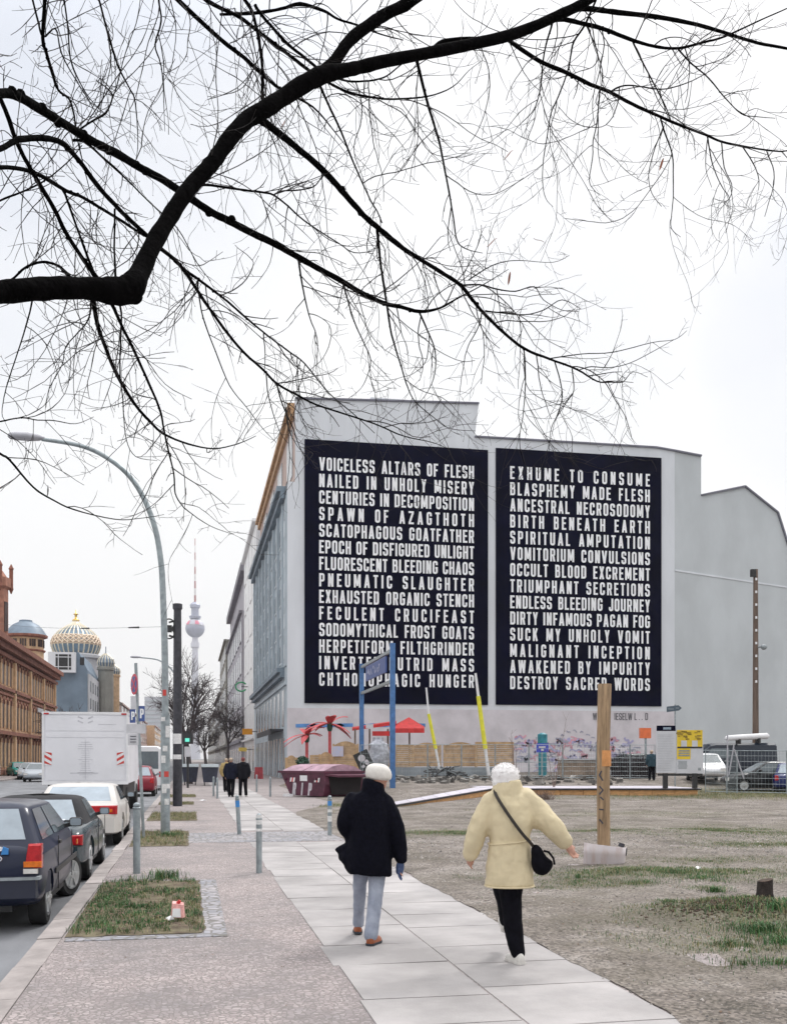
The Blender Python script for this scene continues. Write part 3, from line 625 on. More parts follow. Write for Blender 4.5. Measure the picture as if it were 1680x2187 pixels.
board('wide navy board on the gable, headed VOICELESS ALTARS OF FLESH in white capitals', (650,938), (1041,1506), 681, 1011, 977, 1466, T1)
board('narrower navy board on the gable, headed EXHUME TO CONSUME in white capitals', (1058,957), (1411,1509), 1088, 1386, 996, 1473, T2)

# ================================================================== houses along the street
def house(label, x0, x1, y0, y1, H, m, rows, cols, side=-1, z1=1.2, wm=None, mt=None, roof=None, name='row_house', wlabel=None, front=False, trim=True):
    """side -1: street front faces -X; +1: faces +X"""
    t = thing(name, label, 'building', ((x0+x1)/2, (y0+y1)/2, 0), group=None)
    g = MB(); g.box(x0, x1, y0, y1, -.1, H); g.build('wall', m, t, world=True)
    xf = x0 if side < 0 else x1
    fh = (H-4.2)/rows; cw = (y1-y0)/cols
    for r in range(rows):
        for c in range(cols):
            yy = y0 + (c+.5)*cw; z = 4.4 + r*fh
            g = MB(); a, b_ = (xf-.06, xf+.12) if side < 0 else (xf-.12, xf+.06)
            g.box(a, b_, yy-cw*.24, yy+cw*.24, z+.25, z+fh*.72); q = .05*side; g.box(min(a,b_)+q, max(a,b_)+q, yy-cw*.29, yy+cw*.29, z+.12, z+.25, 1)
            g.build('window', [wm or M['pane'], mt or m], t, world=True)
    if trim:
        g = MB(); e = .45*side
        for zz, hh in ((H-.35,.4),(4.0,.25)): g.box(min(xf+e, xf-.1*side), max(xf+e, xf-.1*side), y0+.03, y1-.03, zz, zz+hh)
        g.build('cornice', mt or m, t, world=True)
    if roof:
        g = MB(); ov = .6*side; xs_, xe = (x0+ov if side < 0 else x0, x1 if side < 0 else x1+ov); d = roof[1]
        xm = (x0+x1)/2; g.prism([V(xs_, y0+.02, H+.05), V(xm, y0+.02, H+d), V(xe, y0+.02, H+.05)], (0, y1-y0-.04, 0)); g.build('roof', roof[0], t, world=True)
    g = MB(); a, b_ = (xf-.05, xf+.1) if side < 0 else (xf-.1, xf+.05)
    for c in range(max(2, cols-1)):
        yy = y0+(c+.5)*(y1-y0)/max(2, cols-1); g.box(a, b_, yy-cw*.33, yy+cw*.33, .1, 3.2)
    g.build('shop_front', M['pane'], t, world=True)
    return t
M['white_panel'] = mat('white_panel', (.80,.80,.81), .4, 0, .04, .2)
M['grey_house'] = mat('grey_render', (.44,.42,.46), .85, 0, .1, .2)
M['grey_trim'] = mat('grey_trim', (.24,.23,.26), .8, 0, .1, .5)
M['stone_house'] = mat('weathered_stone', (.30,.29,.26), .85, 0, .15, .3)
M['dark_house'] = mat('soot_dark_render', (.17,.155,.15), .9, 0, .2, .3)
M['pink_house'] = mat('pinkish_render', (.50,.37,.34), .85, 0, .1, .2)
M['slate'] = mat('slate_roof', (.17,.17,.19), .7, 0, .15, .5)
M['tile'] = mat('red_roof_tile', (.28,.10,.07), .8, 0, .2, .5)
M['pale_glass'] = mat('pale_glass', (.45,.48,.52), .15, 0, .1, .3, spec=.8)
house('smooth white panelled office front behind the gable building', FX+.25, FX+18, 123.8, 152, 30.5, M['white_panel'], 6, 4, wm=M['white_panel'], mt=M['white_panel'], name='office_building')
t = house('tall grey row house with a dark sloping cornice on the right of the street', FX+.0, FX+16, 153, 215, 23.6, M['grey_house'], 4, 9, mt=M['grey_trim'], name='row_house')
g = MB(); g.box(FX+.6, FX+15, 154, 215, 23.8, 29.6); g.build('attic_storey', M['grey_house'], t, world=True)
g = MB(); g.box(FX-.2, FX+15, 153.5, 215.5, 29.6, 30.8); g.build('eave', M['grey_trim'], t, world=True)
house('narrow stone coloured row house with small windows, beyond the grey one', FX-.25, FX+14, 216, 262, 26.5, M['stone_house'], 5, 5, mt=M['stone_house'])
house('low dark row house with a steep roof beyond the stone coloured one', FX+.1, FX+14, 263, 330, 18.5, M['dark_house'], 4, 7, mt=M['dark_house'], roof=(M['slate'], 5))
house('far plaster house closing the right side of the street', FX+.3, FX+14, 331, 480, 17.0, M['stone_house'], 4, 9, mt=M['stone_house'], roof=(M['tile'], 5))

# ---- brick palace on the left
LX = -17.5
def brick_mat():
    m = bpy.data.materials.new('banded_brick'); m.use_nodes = True; t = m.node_tree; b = t.nodes['Principled BSDF']; L = t.links.new; A = t.nodes.new
    b.inputs['Roughness'].default_value = .9; tcn = A('ShaderNodeTexCoord'); sp = A('ShaderNodeSeparateXYZ'); L(tcn.outputs['Object'], sp.inputs[0])
    mm = A('ShaderNodeMath'); mm.operation = 'MULTIPLY'; mm.inputs[1].default_value = 2.6; L(sp.outputs[2], mm.inputs[0]); fr = A('ShaderNodeMath'); fr.operation = 'FRACT'; L(mm.outputs[0], fr.inputs[0])
    gt = A('ShaderNodeMath'); gt.operation = 'GREATER_THAN'; gt.inputs[1].default_value = .72; L(fr.outputs[0], gt.inputs[0])
    nz_ = A('ShaderNodeTexNoise'); nz_.inputs['Scale'].default_value = 3; nz_.inputs['Detail'].default_value = 8; L(tcn.outputs['Object'], nz_.inputs[0])
    c1 = A('ShaderNodeValToRGB'); c1.color_ramp.elements[0].position = .3; c1.color_ramp.elements[0].color = (.50,.33,.20,1); c1.color_ramp.elements[1].position = .7; c1.color_ramp.elements[1].color = (.68,.48,.31,1); L(nz_.outputs[0], c1.inputs[0])
    mx = A('ShaderNodeMix'); mx.data_type = 'RGBA'; L(gt.outputs[0], mx.inputs[0]); L(c1.outputs[0], mx.inputs[6]); mx.inputs[7].default_value = (.36,.15,.09,1); L(mx.outputs[2], b.inputs['Base Color'])
    return m
M['brick'] = brick_mat(); M['red_brick'] = mat('red_brick', (.27,.10,.065), .9, 0, .2, 2, .1); M['terracotta'] = mat('terracotta', (.27,.11,.075), .85, 0, .25, 2); M['ochre'] = mat('ochre_brick', (.62,.42,.26), .9, 0, .15, 2)
M['dome_zinc'] = mat('blue_grey_zinc', (.17,.22,.28), .5, .2, .2, .6)
BY0, BY1, BH = 84.0, 140.0, 12.9
bp_ = thing('brick_palace', 'ornate brick building with arched windows and a domed corner turret across the road', 'building', (LX-8, 110, 0))
g = MB(); g.box(LX-18, LX, BY0, BY1, -.1, BH-1.2); g.build('wall', M['brick'], bp_, world=True)
g = MB()
for zz, hh, pr in ((BH-.45,.5,1.0),(BH-1.0,.5,.65),(BH-1.6,.35,.35),(8.15,.3,.3),(7.7,.22,.18),(3.9,.35,.4),(.1,.5,.12)):
    g.box(LX-.3, LX+pr, BY0, BY1+pr, zz, zz+hh); g.box(LX-18, LX-.31, BY1-.3, BY1+pr, zz, zz+hh)
g.build('cornice', M['terracotta'], bp_, world=True)
g = MB(); g.box(LX-17.5, LX-.4, BY0, BY1-.2, BH-1.2, BH+.6); g.build('roof', M['slate'], bp_, world=True)
def arch_win(y, z, w_, h_, par):
    g = MB(); prof = [V(LX+.05, y-w_/2, z), V(LX+.05, y+w_/2, z)] + [V(LX+.05, y+w_/2*math.cos(a), z+h_-w_/2+w_/2*math.sin(a)) for a in [k*math.pi/8 for k in range(9)]]
    g.prism(prof, (-.12, 0, 0), 0)
    for q in (-1, 1): g.box(LX-.02, LX+.10, y+q*w_*.78-.13, y+q*w_*.78+.13, z-.1, z+h_-.1, 1)
    ring = strip([(y+w_*.62*math.cos(a), z+h_-w_/2+w_*.62*math.sin(a)) for a in [k*math.pi/8 for k in range(9)]], .24)
    for s in ring: g.prism([V(LX+.13, p.x, p.y) for p in s], (-.13, 0, 0), 2)
    g.build('window', [M['arch_glass'], M['ochre'], M['terracotta']], par, world=True)
M['arch_glass'] = mat('dim_arch_glass', (.06,.035,.03), .3, 0, .4, 1)
for c in range(25):
    y = BY1 - 3.0 - c*2.05
    for z, h_ in ((.9,2.75),(4.6,2.75),(8.75,2.35)): arch_win(y, z, .98, h_, bp_)
for c in range(5):
    g = MB(); y = BY1-1.3-c*10.25; g.box(LX-.1, LX+.3, y-.3, y+.3, .1, BH-1.7); g.build('pilaster', M['ochre'], bp_, world=True)
# corner turret with zinc dome
tp = PX(55, 1360, LX-5); tr = 2.4; zE = tp.z - 15.75
g = MB(); g.lathe([(tr,11.5),(tr,15.6+zE),(tr*1.02,15.6+zE)], (tp.x, tp.y, 0), 16); g.build('turret', M['ochre'], bp_, world=True, smooth=30)
g = MB(); g.lathe([(tr*1.03,13.6+zE),(tr*1.1,13.7+zE),(tr*1.1,13.85+zE),(tr*1.03,13.9+zE)], (tp.x,tp.y,0), 16); g.lathe([(tr*1.02,15.5+zE),(tr*1.22,15.65+zE),(tr*1.22,15.9+zE),(tr*1.1,16+zE)], (tp.x,tp.y,0), 24); g.build('turret_cornice', M['terracotta'], bp_, world=True)
g = MB(); g.lathe([(tr*1.18,15.95+zE),(tr*1.08,16.3+zE),(tr*.93,16.85+zE),(tr*.7,17.4+zE),(tr*.42,17.75+zE),(tr*.38,17.78+zE),(tr*.36,18.0+zE),(tr*.3,18.05+zE)], (tp.x,tp.y,0), 24); g.build('turret_dome', M['dome_zinc'], bp_, world=True, smooth=40)
for k in range(12):
    a = k/12*6.283
    g = MB()
    for q in (-.13, 0, .13):
        u = V(math.cos(a+q), math.sin(a+q), 0); g.obox(V(tp.x,tp.y,14.75+zE)+u*(tr+.02), u*.06, V(-u.y,u.x,0)*.11, V(0,0,.5))
    g.build('turret_window', M['arch_glass'], bp_, world=True)
M['tower_brick'] = mat('pale_red_brick', (.42,.20,.14), .9, 0, .2, 2, .1)
t = thing('brick_tower', 'round red brick tower with pinnacles at the left edge', 'tower', tuple(PX(-22, HY, LX-3))); tq = PX(-26, HY, LX-3)
g = MB(); g.lathe([(2.0,0),(2.0,19.0),(2.25,19.3),(2.25,20.2),(1.9,20.3),(1.3,21.2),(.5,21.8)], (tq.x,tq.y,0), 12); g.build('wall', M['tower_brick'], t, world=True)
for k in range(6):
    a = k/6*6.283+.2; p = V(tq.x+2.25*math.cos(a), tq.y+2.25*math.sin(a), 19.2); g = MB(); g.lathe([(.05,-.5),(.24,0),(.2,.2),(.2,2.0),(.28,2.1),(.02,2.6)], p, 8); g.build('pinnacle', M['terracotta'], t, world=True)
for k in range(6):
    a = k/6*6.283+.7; u = V(math.cos(a), math.sin(a), 0); g = MB(); g.obox(V(tq.x,tq.y,16.2)+u*2.0, u*.05, V(-u.y,u.x,0)*.3, V(0,0,1.5)); g.build('window', M['arch_glass'], t, world=True)

# ---- blue end wall with the white bay window
M['blue_wall'] = mat('blue_painted_wall', (.19,.245,.31), .85, 0, .15, .3); M['white_bay'] = mat('white_bay_render', (.74,.74,.77), .7, 0, .04, .5); M['pale_front'] = mat('pale_grey_front', (.50,.50,.52), .85, 0, .1, .4)
zb = 171.0; cpt = P(187, HY, zb); gy = cpt.y
def BPt(px, py): v = PY(px, py, gy); return V(v.x, gy, v.z)
t = thing('corner_house', 'house with blue painted end wall and a white bay window high up', 'building', (cpt.x-6, gy+8, 0))
g = MB(); g.prism([V(BPt(113,1600).x, gy, -.1), BPt(113,1396), BPt(168,1393), BPt(187,1432), V(cpt.x, gy, -.1)], (0, 22, 0)); g.build('end_wall', M['blue_wall'], t, world=True)
g = MB(); g.box(cpt.x+.01, cpt.x+.3, gy+.1, gy+22, -.1, BPt(187,1432).z-.6); g.build('street_front', M['pale_front'], t, world=True)
for r in range(4):
    for c in range(5):
        g = MB(); y = gy+2.2+c*4.2; z = 4.2+r*2.9; g.box(cpt.x+.2, cpt.x+.36, y-.7, y+.7, z, z+1.8); g.build('window', M['pane'], t, world=True)
a, c = BPt(105,1394), BPt(163,1438); g = MB(); g.box(a.x, c.x, gy-1.4, gy-.02, c.z, a.z); g.build('bay', M['white_bay'], t, world=True)
a, c = BPt(121,1399), BPt(154,1432); g = MB(); g.box(a.x, c.x, gy-1.45, gy-1.38, c.z, a.z, 0)
w_, h_ = c.x-a.x, a.z-c.z
for q in (.18,.82): g.box(a.x+w_*q-.06, a.x+w_*q+.06, gy-1.5, gy-1.44, c.z, a.z, 1); g.box(a.x, c.x, gy-1.495, gy-1.44, c.z+h_*q-.06, c.z+h_*q+.06, 1)
g.build('bay_window', [M['black'], M['white_bay']], t, world=True)
a = BPt(176,1404); g = MB(); g.box(a.x-.4, a.x+.3, gy-.05, gy+.05, a.z-1.3, a.z); g.build('window', M['black'], t, world=True)
t = thing('garden_wall', 'low pale stone wall and railing between the brick building and the blue house', 'wall', (LX-4, 140, 0))
g = MB(); g.box(LX-8, LX-.2, 124, 166, 0, 7.0); g.build('masonry', M['stone_house'], t, world=True)
g = MB(); g.prism([V(LX-8,123.8,7.0), V(LX+.2,123.8,7.0), V(LX+.2,123.8,7.5), V(LX-8,123.8,8.8)], (0,42.4,0)); g.build('coping', M['pale_front'], t, world=True)

# ---- synagogue with the ribbed, gilded dome
M['rib'] = mat('gilded_rib', (.80,.72,.58), .35, .2, .1, 1); M['gold'] = mat('gold_leaf', (.85,.58,.18), .3, .9, .1, 1); M['dome_blue'] = mat('blue_green_dome_panel', (.20,.28,.36), .5, .1, .25, .6); M['pale_band'] = mat('gilded_lattice', (.74,.58,.44), .5, .1, .1, .6)
sy = thing('synagogue', 'synagogue with large ribbed gold and blue dome and two smaller domes', 'building', tuple(P(162, HY, 196)))
dc = P(162, HY, 196); dr = 50/F*196; zd = (HY-1398)/F*196+EYE
prof = [(.86,0),(.94,.18),(1.0,.42),(1.0,.55),(.97,.75),(.88,1.0),(.72,1.24),(.52,1.44),(.34,1.58),(.2,1.68),(.12,1.78),(.1,1.86)]
SC = dr; prof = [(r, h*.77) for r, h in prof]
g = MB(); g.lathe([(r*SC, zd+h*SC) for r, h in prof], (dc.x,dc.y,0), 40); g.build('dome', M['dome_blue'], sy, world=True, smooth=True)
g = MB()
for k in range(28):
    a = k/28*6.283; u = V(math.cos(a), math.sin(a), 0)
    g.tube([V(dc.x,dc.y,0)+u*(r*SC+.04)+V(0,0,zd+h*SC) for r, h in prof], [.14]*len(prof), 5)
g.build('ribs', M['rib'], sy, world=True)
g = MB(); nk = 28; z0_, z1_ = zd+.42*SC, zd+.74*SC
def dr_at(z):
    h = (z-zd)/SC
    for (r0,h0),(r1,h1) in zip(prof, prof[1:]):
        if h0 <= h <= h1: return SC*(r0+(r1-r0)*(h-h0)/(h1-h0))
    return SC
for k in range(nk):
    for sg in (1,-1):
        pts = []
        for j in range(7):
            z = z0_+(z1_-z0_)*j/6; a = (k+sg*j/6*2)/nk*6.283; r = dr_at(z)+.07; pts.append(V(dc.x+r*math.cos(a), dc.y+r*math.sin(a), z))
        g.tube(pts, .17, 4)
for z in (z0_-.1, z1_+.1): g.lathe([(dr_at(z)+.02, z-.14),(dr_at(z)+.16, z),(dr_at(z)+.02, z+.14)], (dc.x,dc.y,0), 40)
g.build('lattice', M['pale_band'], sy, world=True)
g = MB(); g.lathe([(.12*SC,zd+1.4*SC),(.16*SC,zd+1.46*SC),(.09*SC,zd+1.52*SC),(.05*SC,zd+1.55*SC),(.05*SC,zd+1.68*SC),(.12*SC,zd+1.72*SC),(.03*SC,zd+1.76*SC),(.02*SC,zd+1.9*SC)], (dc.x,dc.y,0), 10); g.build('finial', M['gold'], sy, world=True, smooth=True)
g = MB(); g.lathe([(dr*.95,0),(dr*.95,zd-1.1),(dr*1.05,zd-.8),(dr*1.05,zd-.3),(dr*.9,zd+.05)], (dc.x,dc.y,0), 24); g.build('drum', M['pale_front'], sy, world=True)
for px_, ty, rpx, zc_ in ((226, 1402, 16, 190), (243, 1424, 12, 200)):
    q = P(px_, HY, zc_); r = rpx/F*zc_; z = (HY-ty)/F*zc_+EYE
    g = MB(); g.lathe([(r,0),(r,z-r*1.9),(r*1.15,z-r*1.85),(r*1.15,z-r*1.5),(r*.95,z-r*1.4)], (q.x,q.y,0), 12); g.build('turret', M['ochre'] if px_ > 230 else M['stone_house'], sy, world=True)
    g = MB(); g.lathe([(r*.95,z-r*1.4),(r*1.1,z-r*.9),(r*.95,z-r*.4),(r*.6,z),(r*.2,z+r*.35),(r*.06,z+r*.5),(r*.05,z+r*1.3)], (q.x,q.y,0), 16)
    for k in range(16):
        a = k/16*6.283; u = V(math.cos(a), math.sin(a), 0); g.tube([V(q.x,q.y,0)+u*(r*f_+.03)+V(0,0,z+r*h_) for f_, h_ in ((.95,-1.4),(1.1,-.9),(.95,-.4),(.6,0),(.2,.35))], .07, 4, 1)
    g.build('small_dome', [M['dome_zinc'], M['rib']], sy, world=True)
g = MB(); fx0 = P(209, HY, 193); g.box(-44, LX-1.2, fx0.y, fx0.y+34, -.1, 13.5); g.build('body', M['stone_house'], sy, world=True)
house('narrow red brick house front beside the blue house', LX-9, LX, gy+22.4, gy+31, 15.5, M['red_brick'], 3, 3, side=1, mt=M['ochre'])
house('dark house front far along the left side of the street', LX-10, LX+.2, 224, 262, 15.2, M['dark_house'], 4, 6, side=1, mt=M['stone_house'], roof=(M['tile'], 4))
house('pinkish house front farther along the left side of the street', LX-10, LX+.2, 264, 420, 15.6, M['pink_house'], 4, 12, side=1, mt=M['pink_house'])
house('ochre plastered house front at the far end of the left side', LX-10, LX+3, 424, 640, 15, M['ochre'], 4, 12, side=1, mt=M['pink_house'])
q = P(331, HY, 900); t = thing('tower_block', 'pale slab tower block far down the street', 'building', (q.x, q.y, 0))
M['far_pale'] = mat('far_pale_concrete', (.50,.50,.54), .9, 0, .05, .05)
g = MB(); g.box(q.x-9, q.x+10, q.y, q.y+14, 0, 56); g.build('wall', M['far_pale'], t, world=True)
for k in range(9): g = MB(); g.box(q.x-8.6, q.x+9.6, q.y-.4, q.y+.02, 22+k*3.7, 23.7+k*3.7); g.build('window_band', M['pale_glass'], t, world=True)
# ---- television tower
q = P(416.5, HY, 1664); t = thing('television_tower', 'tall slender television tower with a silver sphere and striped antenna', 'tower', (q.x, q.y, 0)); k_ = 1664/F
M['tv_concrete'] = mat('hazed_concrete', (.60,.60,.67), .8, 0, .05, .02); M['tv_steel'] = mat('hazed_steel_sphere', (.40,.42,.53), .4, .3, .2, .03); M['tv_light'] = mat('hazed_sphere_top', (.55,.55,.62), .5, .1, .1, .03); M['pink'] = mat('pink_panel', (.75,.20,.30), .6, 0, .1, .1)  # tower tones lightened, painting in part of the distance haze
M['antenna_red'] = mat('antenna_red', (.45,.20,.20), .6, 0, .1, .1); M['antenna_white'] = mat('antenna_white', (.75,.72,.72), .6, 0, .1, .1)
Zt = lambda py: (HY-py)*k_+EYE
g = MB(); g.lathe([(9,0),(6.6,40),(5.4,Zt(1420)),(4.6,Zt(1385)),(6.8,Zt(1383)),(7.0,Zt(1374)),(5,Zt(1370)),(4.2,Zt(1358))], q.xy.to_3d(), 20); g.build('shaft', M['tv_concrete'], t, world=True, smooth=40)
rr = 20.5*k_; zc_ = Zt(1342)
def arcs(a0, a1): return [(rr*math.cos(R(a)), zc_+rr*math.sin(R(a))) for a in range(a0, a1+1, 10)]
g = MB(); g.lathe(arcs(-80, 10), q.xy.to_3d(), 28, cap=False); g.build('sphere', M['tv_steel'], t, world=True, smooth=True)
g = MB(); g.lathe(arcs(10, 80), q.xy.to_3d(), 28); g.build('sphere_cap', M['tv_light'], t, world=True, smooth=True)  # top of the sphere gets a paler tone than the lower part
g = MB()
for a0 in (-1.35, 1.15+.9, -2.5):
    pts = []
    for ph in (18, 30, 44): pts.append([V(q.x+(rr+.5)*math.cos(R(ph))*math.cos(a0+d), q.y+(rr+.5)*math.cos(R(ph))*math.sin(a0+d), zc_+(rr+.5)*math.sin(R(ph))) for d in (-.22,-.07,.07,.22)])
    g.rings(pts, closed=False, cap=False)
g.build('pink_spots', M['pink'], t, world=True)
g = MB(); g.lathe([(8.5,Zt(1322)),(9.6,Zt(1318)),(9.6,Zt(1316)),(6.2,Zt(1315)),(6.0,Zt(1300)),(8,Zt(1298)),(8.4,Zt(1292)),(5.4,Zt(1288)),(2.5,Zt(1286))], q.xy.to_3d(), 16); g.build('antenna_base', M['tv_steel'], t, world=True)
y0 = 1287.
for k in range(9):
    y1 = y0-(1287-1150)/9.; r = 1.7-.13*k; g = MB(); g.lathe([(r,Zt(y0)),(r,Zt(y1))], q.xy.to_3d(), 8); g.build('antenna', M['antenna_red'] if k % 2 == 0 else M['antenna_white'], t, world=True); y0 = y1
